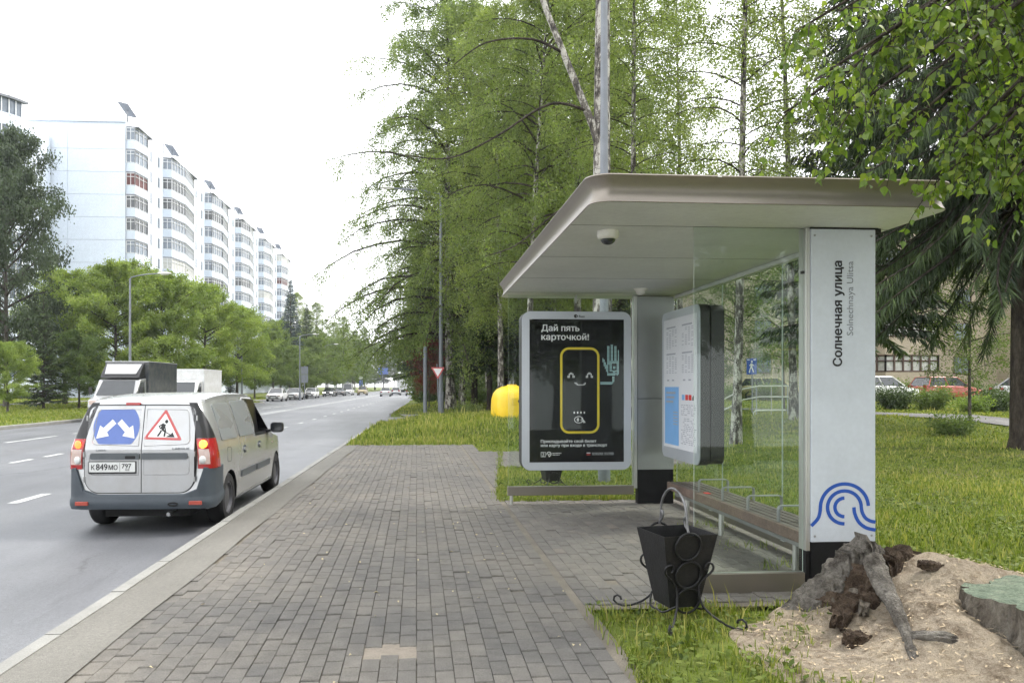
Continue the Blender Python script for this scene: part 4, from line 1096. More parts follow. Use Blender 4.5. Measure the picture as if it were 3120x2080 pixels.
# jagged rim of the hollow trunk
def rim(name, pts, thick, material, seed):
    P_ = spl(pts, 22); mb = MB(); V = []; n = len(P_)
    rows = 22
    for side in (0, 1):
        for i, (x, y, z) in enumerate(P_):
            top = z + 0.07 * nz((x, y, 0), 14, seed) + 0.06 * nz((x, y, 0), 37, seed) + 0.03 * nz((x, y, 0), 80, seed)
            for j in range(rows):
                t = j / (rows - 1)
                off = (1 if side else -1) * thick * (0.5 + 0.45 * (1 - t)) * (1.0 if j < rows - 1 else 0.7)
                px, py = x + 0.25 * off, y - off
                q = (px, py, top * t)
                qq = (px * 1.0, py * 1.0, top * t * 0.35); w = 0.035 * nz(qq, 12, seed + side) + 0.035 * (ridge(qq, 22, seed + side) - 0.6) + 0.012 * nz(q, 60, seed + side)
                V.append((px + w, py + w * (1 if side else -1), top * t - 0.03 * (1 - t)))
    F_ = []
    for side in (0, 1):
        o = side * n * rows
        for i in range(n - 1):
            for j in range(rows - 1):
                f = [o + i * rows + j, o + (i + 1) * rows + j, o + (i + 1) * rows + j + 1, o + i * rows + j + 1]
                F_.append(f if side == 1 else f[::-1])
    o2 = n * rows
    for i in range(n - 1): F_.append([i * rows + rows - 1, (i + 1) * rows + rows - 1, o2 + (i + 1) * rows + rows - 1, o2 + i * rows + rows - 1])
    for i in (0, n - 1):
        for j in range(rows - 1): F_.append([i * rows + j, i * rows + j + 1, o2 + i * rows + j + 1, o2 + i * rows + j])
    mb.add([tuple(Vector(v) - SO) for v in V], F_); return mb.build(name, material, st, smooth=60)
rim("hollow_trunk", [(2.66, 4.97, 0.18), (2.74, 4.95, 0.33), (2.82, 4.92, 0.46), (2.92, 4.91, 0.50), (3.02, 4.93, 0.47), (3.14, 4.97, 0.42)], 0.13, "root_grey", 3)
rim("hollow_trunk", [(2.64, 4.86, 0.10), (2.74, 4.80, 0.22), (2.82, 4.75, 0.34), (2.92, 4.76, 0.39), (3.02, 4.82, 0.42), (3.18, 4.92, 0.42), (3.34, 5.0, 0.38)], 0.12, "rot_brown", 12)
rim("hollow_trunk", [(2.58, 4.74, 0.05), (2.68, 4.68, 0.16), (2.78, 4.64, 0.24), (2.86, 4.66, 0.27)], 0.10, "rot_brown", 31)
# sawn part with green top
CX_, CY_ = 3.72, 4.15
def rad_(a): return 0.47 * (1 + 0.10 * math.sin(3 * a + 0.6) + 0.06 * math.sin(7 * a + 2) + 0.03 * math.sin(17 * a))
rings = []
LV = [(-0.05, 1.24), (0.0, 1.18), (0.05, 1.13), (0.10, 1.08), (0.15, 1.05), (0.20, 1.02), (0.25, 1.0), (0.30, 0.99), (0.335, 0.985)]
for j, (z, k) in enumerate(LV):
    ring = []
    for i in range(192):
        a = 2 * PI * i / 192; r = rad_(a) * k; q = (r * math.cos(a), r * math.sin(a), z * 0.3)
        r *= 1 + 0.10 * nz(q, 7, 2) + 0.05 * nz(q, 19, 7) + 0.09 * (ridge((math.cos(a) * 3, math.sin(a) * 3, z * 1.2), 2.1, 4) - 0.5) + 0.03 * nz((q[0], q[1], z * 3), 30, 2)
        zz = z + ((0.03 * math.cos(a) + 0.016 * nz(q, 9, 5) + 0.012 * nz(q, 26, 5)) if j == 8 else 0)
        ring.append((CX_ + r * math.cos(a) - SO.x, CY_ + r * math.sin(a) - SO.y, zz))
    rings.append(ring)
mb = MB(); mb.loft(rings, cap=False); mb.build("sawn_trunk", "stump_side", st, smooth=70)
mb = MB(); top_ = rings[-1]; c_ = (CX_ - SO.x, CY_ - SO.y, 0.337)
mid = [(c_[0] + (p_[0] - c_[0]) * 0.55, c_[1] + (p_[1] - c_[1]) * 0.55, 0.337 + (p_[2] - 0.337) * 0.6 + 0.006 * nz(p_, 8, 1)) for p_ in top_]
mb.add([(p_[0], p_[1], p_[2] + 0.001) for p_ in top_] + mid + [c_], [[i, (i + 1) % 192, 192 + (i + 1) % 192, 192 + i] for i in range(192)] + [[192 + i, 192 + (i + 1) % 192, 384] for i in range(192)])
mb.build("sawn_top", "stump_cut", st, smooth=50)
def chunk(label, loc, sz, rz, material, seed):
    """Broken slab of bark: a warped, layered block with torn ends."""
    n, m_, k = 16, 7, 4; V = []; idx = {}
    def P3(i, j, l):
        x = -1 + 2 * i / n; y = -1 + 2 * j / m_; z = -1 + 2 * l / k
        q = (x * 2, y * 1.2, z * 0.8)
        e = 1 + 0.25 * nz((y * 2, z, seed), 1.7, seed)
        return ((x * e + 0.10 * nz(q, 3, seed)) * sz[0], (y * (1 - 0.35 * x * x) + 0.28 * nz(q, 1.6, seed + 1)) * sz[1], (z * (1 - 0.3 * abs(x)) + 0.5 * nz(q, 1.8, seed + 2) + 0.25 * nz(q, 5, seed + 3)) * sz[2])
    F_ = []
    def vid(i, j, l):
        if (i, j, l) not in idx: idx[(i, j, l)] = len(V); V.append(P3(i, j, l))
        return idx[(i, j, l)]
    for i in range(n):
        for j in range(m_): F_ += [[vid(i, j, k), vid(i + 1, j, k), vid(i + 1, j + 1, k), vid(i, j + 1, k)], [vid(i, j, 0), vid(i, j + 1, 0), vid(i + 1, j + 1, 0), vid(i + 1, j, 0)]]
        for l in range(k): F_ += [[vid(i, 0, l), vid(i + 1, 0, l), vid(i + 1, 0, l + 1), vid(i, 0, l + 1)], [vid(i, m_, l), vid(i, m_, l + 1), vid(i + 1, m_, l + 1), vid(i + 1, m_, l)]]
    for j in range(m_):
        for l in range(k): F_ += [[vid(0, j, l), vid(0, j, l + 1), vid(0, j + 1, l + 1), vid(0, j + 1, l)], [vid(n, j, l), vid(n, j + 1, l), vid(n, j + 1, l + 1), vid(n, j, l + 1)]]
    mb = MB(); mb.add(V, F_); o = mb.build("bark_chunk", material, smooth=35, loc=loc); o.rotation_euler = (0.1, 0.15, rz)
    tag(o, label, "bark"); return o
chunk("dark slab of bark lying on the sawdust behind the grey root", (3.20, 4.66, 0.40), (0.085, 0.03, 0.026), 0.2, "rot_brown", 1)
chunk("thick brown chunk of rotten bark at the foot of the stump", (2.60, 4.60, 0.10), (0.17, 0.05, 0.055), R(48), "rot_brown", 5)
chunk("crumbling brown bark lump lowest on the sawdust slope", (2.54, 4.34, 0.06), (0.11, 0.05, 0.04), R(30), "rot_brown", 9)
chunk("pale splinter of rotten wood between bark chunk and grey root", (2.72, 4.58, 0.17), (0.13, 0.03, 0.04), R(60), "stump_side", 15)
# wood chips on the heap
n_ = 2600; P_ = []
while len(P_) < n_:
    x, y = rnd.uniform(2.0, 4.6), rnd.uniform(3.1, 5.2)
    if stump_zone(x, y) < 0.98: P_.append((x, y))
v, idx = [], []
for i, (x, y) in enumerate(P_):
    z = mound_z(x, y) + 0.026 + 0.035 * nz((x, y, 0), 2.3, 3); a = rnd.uniform(0, PI); L = rnd.uniform(0.004, 0.018); w_ = rnd.uniform(0.002, 0.005)
    dx, dy = math.cos(a), math.sin(a); t_ = rnd.uniform(-0.3, 0.3)
    v += [(x - dx * L - dy * w_, y - dy * L + dx * w_, z - t_ * L), (x - dx * L + dy * w_, y - dy * L - dx * w_, z - t_ * L), (x + dx * L + dy * w_, y + dy * L - dx * w_, z + t_ * L), (x + dx * L - dy * w_, y + dy * L + dx * w_, z + t_ * L)]
    idx += [4 * i, 4 * i + 1, 4 * i + 2, 4 * i + 3]
mat("chip_wood", (0.42, 0.33, 0.22), 0.9, var=0.5, scale=12, world=True)
tag(link("wood_chips", tri_mesh("wood_chips", v, idx, "chip_wood", per=4)), "pale wood chips strewn over the sawdust heap", kind="stuff")
# dry leaves and petals on the paving
v, idx = [], []
for i in range(150):
    while True:
        x, y = rnd.uniform(-1.6, 1.1), rnd.uniform(3.8, 18)
        if x > xk(y) + 0.3: break
    a = rnd.uniform(0, 2 * PI); L = rnd.uniform(0.008, 0.022); w_ = L * rnd.uniform(0.35, 0.6); dx, dy = math.cos(a), math.sin(a); z = 0.008
    v += [(x - dx * L, y - dy * L, z), (x + dy * w_, y - dx * w_, z + rnd.uniform(0, 0.01)), (x + dx * L, y + dy * L, z), (x - dy * w_, y + dx * w_, z + rnd.uniform(0, 0.012))]
    idx += [4 * i, 4 * i + 1, 4 * i + 2, 4 * i + 3]
mat("dry_leaf", (0.50, 0.42, 0.25), 0.8, var=0.45, scale=2.5, world=True)
tag(link("fallen_leaves", tri_mesh("fallen_leaves", v, idx, "dry_leaf", per=4)), "small dry leaves scattered over the paving", kind="stuff")

# ================================================================== VEHICLES
def interp(y, ys, vs): return float(np.interp(y, ys, vs))
def wheel(parent, x, y, r=0.30, w=0.19, side=1, rimm="wheel_rim", spokes=True):
    """Tyre with rim as its sub-part; side +1 = outer face towards +x."""
    T = Matrix.Translation((x, y, r)) @ Matrix.Rotation(R(90) * side, 4, 'Y')
    mb = MB()
    mb.lathe([(r * 0.62, -w / 2), (r * 0.90, -w / 2), (r * 0.975, -w * 0.40), (r, -w * 0.25), (r, w * 0.25), (r * 0.975, w * 0.40), (r * 0.90, w / 2), (r * 0.64, w / 2), (r * 0.60, w * 0.30)], 36, T=T)
    ty = mb.build("wheel", "tyre", parent, smooth=35)
    mb = MB()
    mb.lathe([(r * 0.63, w * 0.20), (r * 0.63, w * 0.47), (r * 0.58, w * 0.46), (r * 0.54, w * 0.30), (r * 0.30, w * 0.36), (r * 0.16, w * 0.42), (r * 0.10, w * 0.42)], 30, T=T)
    rm = mb.build("rim", rimm, ty, smooth=35)
    return ty
VY = [0.00, 0.04, 0.12, 0.5, 1.2, 2.0, 2.6, 2.85, 3.25, 3.5, 3.85, 4.1, 4.24, 4.31]
VZT = [1.470, 1.505, 1.528, 1.560, 1.585, 1.580, 1.555, 1.470, 1.165, 1.02, 0.965, 0.905, 0.80, 0.64]
VHW = [0.800, 0.828, 0.842, 0.850, 0.855, 0.855, 0.855, 0.852, 0.845, 0.838, 0.815, 0.755, 0.67, 0.57]
VTW = [0.600, 0.640, 0.655, 0.662, 0.665, 0.655, 0.640, 0.630, 0.650, 0.69, 0.68, 0.62, 0.55, 0.48]
VB = [0.97, 0.97, 0.97, 0.97, 0.97, 0.97, 0.965, 0.96, 0.93, 0.90, 0.86, 0.80, 0.70, 0.56]
VZB = [0.30, 0.28, 0.26, 0.24, 0.21, 0.21, 0.21, 0.21, 0.21, 0.21, 0.22, 0.23, 0.24, 0.27]
def v_sec(y):
    hw, tw, zt, bt, zb = (interp(y, VY, a) for a in (VHW, VTW, VZT, VB, VZB))
    ze = zt - 0.055
    return [(0, zb), (hw * 0.90, zb), (hw * 0.975, zb + 0.05), (hw * 0.992, zb + 0.20), (hw, 0.5 * (zb + bt)), (hw * 0.998, bt - 0.10), (hw * 0.985, bt),
            (tw + (hw * 0.985 - tw) * 0.70, bt + (ze - bt) * 0.40), (tw + (hw * 0.985 - tw) * 0.28, bt + (ze - bt) * 0.80), (tw, ze), (tw - 0.05, zt - 0.022), (tw * 0.55, zt - 0.005), (0, zt)]
def v_shear(y, z): return 0.13 * max(0.0, z - 0.95) / 0.5 * max(0.0, 1 - y / 0.9)
def side_x(y, z):
    s = v_sec(y)
    for (x0, z0), (x1, z1) in zip(s[1:], s[2:]):
        if z0 <= z <= z1 and z1 > z0: return x0 + (x1 - x0) * (z - z0) / (z1 - z0)
    return s[4][0]
def build_van():
    t = thing("delivery_van", "silver small delivery van with road-works signs on its rear doors", "van", (-3.09, 9.08, -0.14), R(-1.4), s=(0.94, 1.0, 1.0))
    rings = []
    ys_f = sorted(set(VY + [0.25, 0.35, 0.85, 1.6, 2.3, 2.72, 3.0, 3.1, 3.4, 3.65, 3.98]))
    for y in ys_f:
        s = v_sec(y); ring = [(x, y + v_shear(y, z), z) for x, z in s] + [(-x, y + v_shear(y, z), z) for x, z in s[-2:0:-1]]
        rings.append(ring)
    mb = MB(); mb.loft(rings)
    body_me = mb.mesh("body", ["van_silver", "car_black"])
    bo = link("body", body_me)
    # cutters: wheel arches and the cab side windows
    cutters = []
    def cutter(m_):
        me = m_.mesh("cutter", ["van_silver", "car_black"]); me.polygons.foreach_set("material_index", [1] * len(me.polygons)); o = link("cutter", me)
        md = bo.modifiers.new("cut", 'BOOLEAN'); md.operation = 'DIFFERENCE'; md.object = o; md.solver = 'EXACT'; cutters.append(o)
    for y in (0.74, 3.58):
        for sx in (-1, 1):
            m_ = MB(); m_.tube([(sx * 0.56, y, 0.30), (sx * 1.2, y, 0.30)], 0.345, 40); cutter(m_)
    WIN = [(2.17, 1.00), (2.95, 0.985), (3.06, 1.02), (2.70, 1.40), (2.60, 1.445), (2.15, 1.465)]
    m_ = MB(); m_.prism(WIN, -1.2, 1.2, 'x'); cutter(m_)
    m_ = MB(); m_.prism([(1.98, 0.80), (3.00, 0.80), (2.98, 1.0), (2.72, 1.38), (2.60, 1.47), (1.98, 1.49)], -0.68, 0.68, 'x'); cutter(m_)
    dg = bpy.context.evaluated_depsgraph_get(); me2 = bpy.data.meshes.new_from_object(bo.evaluated_get(dg))
    bpy.data.objects.remove(bo)
    for c in cutters: bpy.data.objects.remove(c)
    me2.polygons.foreach_set("use_smooth", [True] * len(me2.polygons)); me2.set_sharp_from_angle(angle=R(32)); me2.name = "body"
    body = link("body", me2, t)
    # windscreen
    mb = MB(); mb.add([(sx * w_, y, z) for y, z, w_ in ((2.80, 1.508, 0.60), (3.28, 1.155, 0.63)) for sx in (-1, 1)], [(0, 1, 3, 2)]); mb.build("windscreen", "car_glass", t)
    for sx in (-1, 1):
        mb = MB(); mb.box((sx * 0.36 - 0.22, 2.10, 0.80), (sx * 0.36 + 0.22, 2.26, 1.22)); mb.box((sx * 0.36 - 0.12, 2.12, 1.22), (sx * 0.36 + 0.12, 2.22, 1.38)); mb.build("seat", "car_black", t, bevel=0.03)
    mb = MB(); pts = [(0.19 * math.cos(R(a)), 0, 0.19 * math.sin(R(a))) for a in range(0, 361, 20)]; mb.tube(pts, 0.014, 8, caps=False, T=Matrix.Translation((-0.36, 2.62, 1.04)) @ Matrix.Rotation(R(-25), 4, 'X')); mb.build("steering_wheel", "car_black", t, smooth=60)
    def sp(y, z, off): return (side_x(y, z) + off, y + v_shear(y, z), z)
    def plate_side(name, poly, m_, off=0.004, parent=None, thick=0.012, sub=1, both=True, smooth=None):
        for sx in ((1, -1) if both else (1,)):
            mb = MB(); n = len(poly)
            vs_ = [sp(y, z, off) for y, z in poly] + [sp(y, z, off - thick) for y, z in poly]
            vs_ = [(sx * x, y, z) for x, y, z in vs_]
            fs_ = [list(range(n))] + [[i, n + i, n + (i + 1) % n, (i + 1) % n] for i in range(n)]
            if sx < 0: fs_ = [f[::-1] for f in fs_]
            mb.add(vs_, fs_); o = mb.build(name, m_, parent or t, smooth=smooth)
        return o
    def ring_side(name, outer, inner, m_, off, both=True):
        for sx in ((1, -1) if both else (1,)):
            mb = MB(); n = len(outer)
            vs_ = [sp(y, z, off) for y, z in outer] + [sp(y, z, off) for y, z in inner] + [sp(y, z, off - 0.02) for y, z in outer] + [sp(y, z, off - 0.02) for y, z in inner]
            vs_ = [(sx * x, y, z) for x, y, z in vs_]
            fs_ = []
            for i in range(n):
                j = (i + 1) % n; fs_ += [[i, j, n + j, n + i], [i, 2 * n + i, 2 * n + j, j], [n + i, n + j, 3 * n + j, 3 * n + i]]
            mb.add(vs_, fs_); mb.build(name, m_, t)
    # cab window surround
    ctr = (sum(p[0] for p in WIN) / 6, sum(p[1] for p in WIN) / 6)
    outer = [(2.12, 0.975), (2.98, 0.962), (3.13, 1.0), (2.75, 1.43), (2.63, 1.478), (2.10, 1.492)]
    ring_side("window_frame", outer, WIN, "car_black", 0.006)
    # blind panels in place of the rear side windows
    def rr_poly(pts, r=0.05, n=4):
        out = []
        m_ = len(pts)
        for i in range(m_):
            a, b, c = Vector(pts[i - 1]), Vector(pts[i]), Vector(pts[(i + 1) % m_])
            u_, w_ = (a - b).normalized(), (c - b).normalized()
            p0, p1 = b + u_ * r, b + w_ * r
            for k in range(n + 1):
                q = k / n; out.append(tuple((1 - q) ** 2 * p0 + 2 * q * (1 - q) * b + q * q * p1))
        return out
    plate_side("side_panel", rr_poly([(0.42, 1.02), (1.12, 1.015), (1.10, 1.46), (0.36, 1.45)]), "van_panel_grey", 0.010)
    plate_side("side_panel", rr_poly([(1.26, 1.015), (2.04, 1.01), (2.03, 1.475), (1.22, 1.465)]), "van_panel_grey", 0.010)
    for y in (1.19, 2.08, 3.08):
        plate_side("door_gap", [(y, 0.30), (y + 0.008, 0.30), (y + 0.008, 0.985), (y, 0.985)], "gap_black", 0.0015)
    plate_side("rub_strip", rr_poly([(1.26, 0.50), (2.02, 0.50), (2.02, 0.585), (1.26, 0.585)], 0.012), "strip_grey", 0.018, thick=0.03)
    plate_side("rub_strip", rr_poly([(2.12, 0.50), (2.98, 0.50), (2.98, 0.585), (2.12, 0.585)], 0.012), "strip_grey", 0.018, thick=0.03)
    for y in (1.40, 2.25):
        plate_side("door_handle", rr_poly([(y, 0.825), (y + 0.17, 0.825), (y + 0.17, 0.865), (y, 0.865)], 0.015), "van_silver", 0.022, thick=0.03)
        plate_side("handle_recess", rr_poly([(y - 0.015, 0.795), (y + 0.13, 0.795), (y + 0.13, 0.89), (y - 0.015, 0.89)], 0.03), "bumper_grey", 0.002)
    ring_side("fuel_flap", rr_poly([(0.62, 0.745), (0.80, 0.745), (0.80, 0.925), (0.62, 0.925)], 0.04), rr_poly([(0.626, 0.751), (0.794, 0.751), (0.794, 0.919), (0.626, 0.919)], 0.037), "gap_black", 0.0018, both=False)
    plate_side("sill", [(1.12, 0.225), (3.22, 0.225), (3.22, 0.285), (1.12, 0.285)], "van_silver", 0.014, thick=0.03)
    plate_side("indicator_lamp", rr_poly([(3.20, 0.80), (3.28, 0.80), (3.28, 0.825), (3.20, 0.825)], 0.008), "lens_clear", 0.006)
    # roof ribs and rear doors
    for sx in (-1, 1):
        mb = MB(); n = 24; rings = []
        for k in range(n + 1):
            y = 0.30 + 2.25 * k / n; s = v_sec(y); x, z = s[9][0] - 0.035, s[9][1] + 0.028; h = 0.014 * min(1, 5 * min(k, n - k) / n)
            rings.append([(sx * (x - 0.04), y, z - 0.02), (sx * (x - 0.03), y, z + h), (sx * (x + 0.03), y, z - 0.012 + h), (sx * (x + 0.042), y, z - 0.05)])
        mb.loft(rings); mb.build("roof_rib", "van_silver", t, smooth=50)
    def rp(x, z, off): return (x, v_shear(0, z) - off, z)
    def plate_rear(name, poly, m_, off, thick=0.012, parent=None, smooth=None):
        mb = MB(); n = len(poly)
        mb.add([rp(x, z, off) for x, z in poly] + [rp(x, z, off - thick) for x, z in poly], [list(range(n))] + [[i, n + i, n + (i + 1) % n, (i + 1) % n] for i in range(n)])
        return mb.build(name, m_, parent or t, smooth=smooth)
    DOOR = rrect(1.30, 1.0, 0.10, 6, -0.01, 0.97)
    # lower corners rounder than upper
    def door_poly(x0, x1, z0=0.470, z1=1.440):
        left, right = x0 < -0.3, x1 > 0.3
        P_ = []
        if left: P_ += arc(x0 + 0.17, z0 + 0.17, 0.17, 180, 270, 8) + [(x1, z0)] + [(x1, 0.95), (x1, z1)] + arc(x0 + 0.10, z1 - 0.09, 0.09, 90, 180, 6) + [(x0, 0.95)]
        else: P_ += [(x0, z0)] + arc(x1 - 0.17, z0 + 0.17, 0.17, 270, 360, 8) + [(x1, 0.95)] + arc(x1 - 0.10, z1 - 0.09, 0.09, 0, 90, 6) + [(x0, z1), (x0, 0.95)]
        return P_
    def split_plate(name, poly, m_, off, thick):
        """Rear plate that follows the kink of the tailgate at z = 0.95."""
        lo = []; hi = []
        n = len(poly)
        for i in range(n):
            a, b = poly[i], poly[(i + 1) % n]
            (lo if a[1] < 0.95 else hi).append(a) if a[1] != 0.95 else (lo.append(a), hi.append(a))
            if (a[1] - 0.95) * (b[1] - 0.95) < 0:
                q = (0.95 - a[1]) / (b[1] - a[1]); p_ = (a[0] + (b[0] - a[0]) * q, 0.95); lo.append(p_); hi.append(p_)
        mb = MB()
        for P_ in (lo, hi):
            n = len(P_); mb.add([rp(x, z, off) for x, z in P_], [list(range(n))])
        n = len(poly); mb.add([rp(x, z, off) for x, z in poly] + [rp(x, z, off - thick) for x, z in poly], [[i, n + i, n + (i + 1) % n, (i + 1) % n] for i in range(n)])
        return mb.build(name, m_, t)
    bk = [(x * 1.012 + 0.0, 0.95 + (z - 0.95) * 1.014) for x, z in (door_poly(-0.645, 0.01)[:-1] + door_poly(0.01, 0.625))]
    split_plate("door_seal", [(x, z) for x, z in arc(-0.66 + 0.18, 0.458 + 0.18, 0.18, 180, 270, 8) + arc(0.64 - 0.18, 0.458 + 0.18, 0.18, 270, 360, 8) + [(0.64, 0.95)] + arc(0.64 - 0.10, 1.452 - 0.10, 0.10, 0, 90, 6) + arc(-0.66 + 0.10, 1.452 - 0.10, 0.10, 90, 180, 6) + [(-0.66, 0.95)]], "gap_black", 0.004, 0.012)
    d1 = split_plate("rear_door", door_poly(-0.648, 0.004), "van_silver", 0.014, 0.02)
    d2 = split_plate("rear_door", door_poly(0.014, 0.628), "van_silver", 0.014, 0.02)
    # raised frame line of the upper panels
    def band(name, poly, w_, off, par, m_="van_silver"):
        mb = MB(); n = len(poly); cx_ = sum(p[0] for p in poly) / n; cz_ = sum(p[1] for p in poly) / n
        inner = []
        for i in range(n):
            a, b, c = Vector(poly[i - 1]), Vector(poly[i]), Vector(poly[(i + 1) % n]); d = (c - a).normalized(); inner.append(tuple(b + Vector((-d.y, d.x)) * w_))
        mid = [tuple((Vector(a) + Vector(b)) / 2) for a, b in zip(poly, inner)]
        R0 = [rp(x, z, off - 0.003) for x, z in poly]; R1 = [rp(x, z, off + 0.006) for x, z in mid]; R2 = [rp(x, z, off - 0.003) for x, z in inner]
        mb.add(R0 + R1 + R2, [[i, (i + 1) % n, n + (i + 1) % n, n + i] for i in range(n)] + [[n + i, n + (i + 1) % n, 2 * n + (i + 1) % n, 2 * n + i] for i in range(n)])
        mb.build(name, m_, par, smooth=60)
    band("panel_bead", arc(-0.60 + 0.08, 1.00 + 0.06, 0.06, 180, 270, 5) + [(-0.02, 0.985), (-0.02, 1.41)] + arc(-0.57 + 0.08, 1.41 - 0.06, 0.06, 90, 180, 5), 0.022, 0.014, d1)
    band("panel_bead", [(0.035, 0.985)] + arc(0.60 - 0.08, 1.00 + 0.06, 0.06, 270, 360, 5) + arc(0.57 - 0.08, 1.41 - 0.06, 0.06, 0, 90, 5) + [(0.035, 1.41)], 0.022, 0.014, d2)
    band("panel_bead", arc(-0.61 + 0.06, 0.66 + 0.05, 0.05, 180, 270, 5) + [(-0.02, 0.66), (-0.02, 0.90)] + arc(-0.61 + 0.04, 0.90 - 0.03, 0.03, 90, 180, 4), 0.018, 0.012, d1)
    band("panel_bead", [(0.035, 0.66)] + arc(0.59 - 0.06, 0.66 + 0.05, 0.05, 270, 360, 5) + arc(0.59 - 0.04, 0.90 - 0.03, 0.03, 0, 90, 4) + [(0.035, 0.90)], 0.018, 0.012, d2)
    for nm, x0, x1, par in (("handle_strip", -0.575, -0.008, d1), ("handle_strip", 0.016, 0.555, d2)):
        plate_rear(nm, rrect(x1 - x0, 0.072, 0.02, 4, (x0 + x1) / 2, 0.878), "strip_grey", 0.040, 0.03, par, smooth=40)
    plate_rear("door_handle", rrect(0.12, 0.034, 0.01, 3, -0.11, 0.866), "gap_black", 0.042, 0.008, d1)
    plate_rear("plate_holder", rrect(0.555, 0.142, 0.012, 3, -0.325, 0.752), "black_plastic", 0.024, 0.015, d1)
    plate_rear("number_plate", rrect(0.535, 0.112, 0.008, 3, -0.325, 0.758), "plate_white", 0.028, 0.004, d1)
    def rtext(body_, x, z, L, h, m_, par, bold=0.02, off=0.0295):
        me = text_mesh("lettering", body_, 1.0, m_, bold=bold); xs = [v.co.x for v in me.vertices]; k = L / (max(xs) - min(xs))
        me.transform(Matrix.Translation((x, v_shear(0, z) - off, z)) @ FACE_Y @ Matrix.Diagonal((k, h / 0.73, 1, 1)) @ Matrix.Translation((-min(xs), 0, 0))); link("lettering", me, par)
    rtext("К", -0.567, 0.729, 0.042, 0.056, "print_black", d1); rtext("849", -0.512, 0.726, 0.135, 0.072, "print_black", d1); rtext("МО", -0.365, 0.729, 0.105, 0.054, "print_black", d1)
    rtext("797", -0.212, 0.745, 0.112, 0.052, "print_black", d1); rtext("RUS", -0.170, 0.719, 0.045, 0.018, "print_black", d1, 0.01)
    mb = MB(); mb.add([rp(-0.237, 0.708, 0.0292), rp(-0.233, 0.708, 0.0292), rp(-0.233, 0.808, 0.0292), rp(-0.237, 0.808, 0.0292)], [(0, 1, 2, 3)]); mb.build("divider_line", "print_black", d1)
    rtext("LADA", -0.515, 0.936, 0.115, 0.020, "strip_grey", d1, 0.02, 0.018); rtext("LARGUS", 0.375, 0.950, 0.20, 0.022, "strip_grey", d2, 0.03, 0.020)
    # road-sign stickers
    cxs, czs, rs = -0.305, 1.208, 0.27
    circ = [(cxs + rs * math.cos(R(a)), min(1.402, max(1.012, czs + rs * math.sin(R(a))))) for a in range(0, 360, 5)]
    plate_rear("keep_either_side_sign", circ, "sign_blue", 0.0165, 0.002, d1)
    mb = MB()
    for sx in (-1, 1):
        # arrow pointing down and outwards
        tip = (cxs + sx * 0.225, 1.075); tail = (cxs + sx * 0.030, 1.265)
        dx, dz = tip[0] - tail[0], tip[1] - tail[1]; L = math.hypot(dx, dz); dx, dz = dx / L, dz / L; nx, nz_ = -dz, dx
        def q(s_, w_): return rp(tail[0] + dx * s_ + nx * w_, tail[1] + dz * s_ + nz_ * w_, 0.0185)
        f_ = [q(0, 0.033), q(0, -0.033), q(L - 0.135, -0.033), q(L - 0.125, -0.082), q(L, 0.0), q(L - 0.125, 0.082), q(L - 0.135, 0.033)]
        mb.add(f_, [list(range(7)) if sx < 0 else list(range(7))])
    mb.build("sign_arrows", "print_white", d1)
    tri = [(0.018, 1.066), (0.478, 1.052), (0.262, 1.405)]
    def shrink(P_, k): c = (sum(p[0] for p in P_) / 3, sum(p[1] for p in P_) / 3); return [(c[0] + (p[0] - c[0]) * k, c[1] + (p[1] - c[1]) * k) for p in P_]
    def rtri(P_, r): return rr_poly(P_, r, 4)
    plate_rear("road_works_sign", rtri(tri, 0.03), "sign_red", 0.0165, 0.002, d2)
    plate_rear("sign_ground", rtri(shrink(tri, 0.78), 0.012), "print_white", 0.0180, 0.001, d2)
    mb = MB(); S = lambda pts, w_: stroke(mb, pts, w_, lambda x, z: rp(x, z, 0.0198))
    X0, Z0 = 0.235, 1.09
    mb.add([rp(X0 + 0.045 + 0.019 * math.cos(R(a)), Z0 + 0.172 + 0.021 * math.sin(R(a)), 0.0198) for a in range(0, 360, 30)], [list(range(12))])
    S([(X0 + 0.020, Z0 + 0.145), (X0 - 0.002, Z0 + 0.085)], 0.045); S([(X0 + 0.012, Z0 + 0.150), (X0 - 0.040, Z0 + 0.118), (X0 - 0.018, Z0 + 0.092)], 0.015)
    S([(X0 - 0.002, Z0 + 0.09), (X0 + 0.036, Z0 + 0.060), (X0 + 0.032, Z0 + 0.005)], 0.020); S([(X0 - 0.008, Z0 + 0.075), (X0 - 0.022, Z0 + 0.045), (X0 - 0.048, Z0 + 0.008)], 0.019)
    S([(X0 + 0.024, Z0 + 0.13), (X0 + 0.044, Z0 + 0.060)], 0.013); S([(X0 + 0.0, Z0 + 0.075), (X0 + 0.10, Z0 + 0.026)], 0.009)
    mb.add([rp(X0 + a, Z0 + b, 0.0198) for a, b in ((0.05, 0.0), (0.155, -0.003), (0.125, 0.052), (0.105, 0.030))], [(0, 1, 2, 3)])
    mb.build("sign_figure", "print_black", d2)
    for sx, par in ((-1, d1), (1, d2)):
        for z in (0.62, 0.90, 1.30):
            mb = MB(); hx = -0.655 if sx < 0 else 0.636
            mb.tube([(hx, v_shear(0, z) - 0.022, z - 0.03), (hx, v_shear(0, z + 0.03) - 0.022, z + 0.03)], 0.011, 8); mb.build("hinge", "van_silver", par, smooth=40)
    plate_rear("brake_lamp", rrect(0.17, 0.030, 0.012, 4, -0.135, 1.462), "lens_red", 0.022, 0.03)
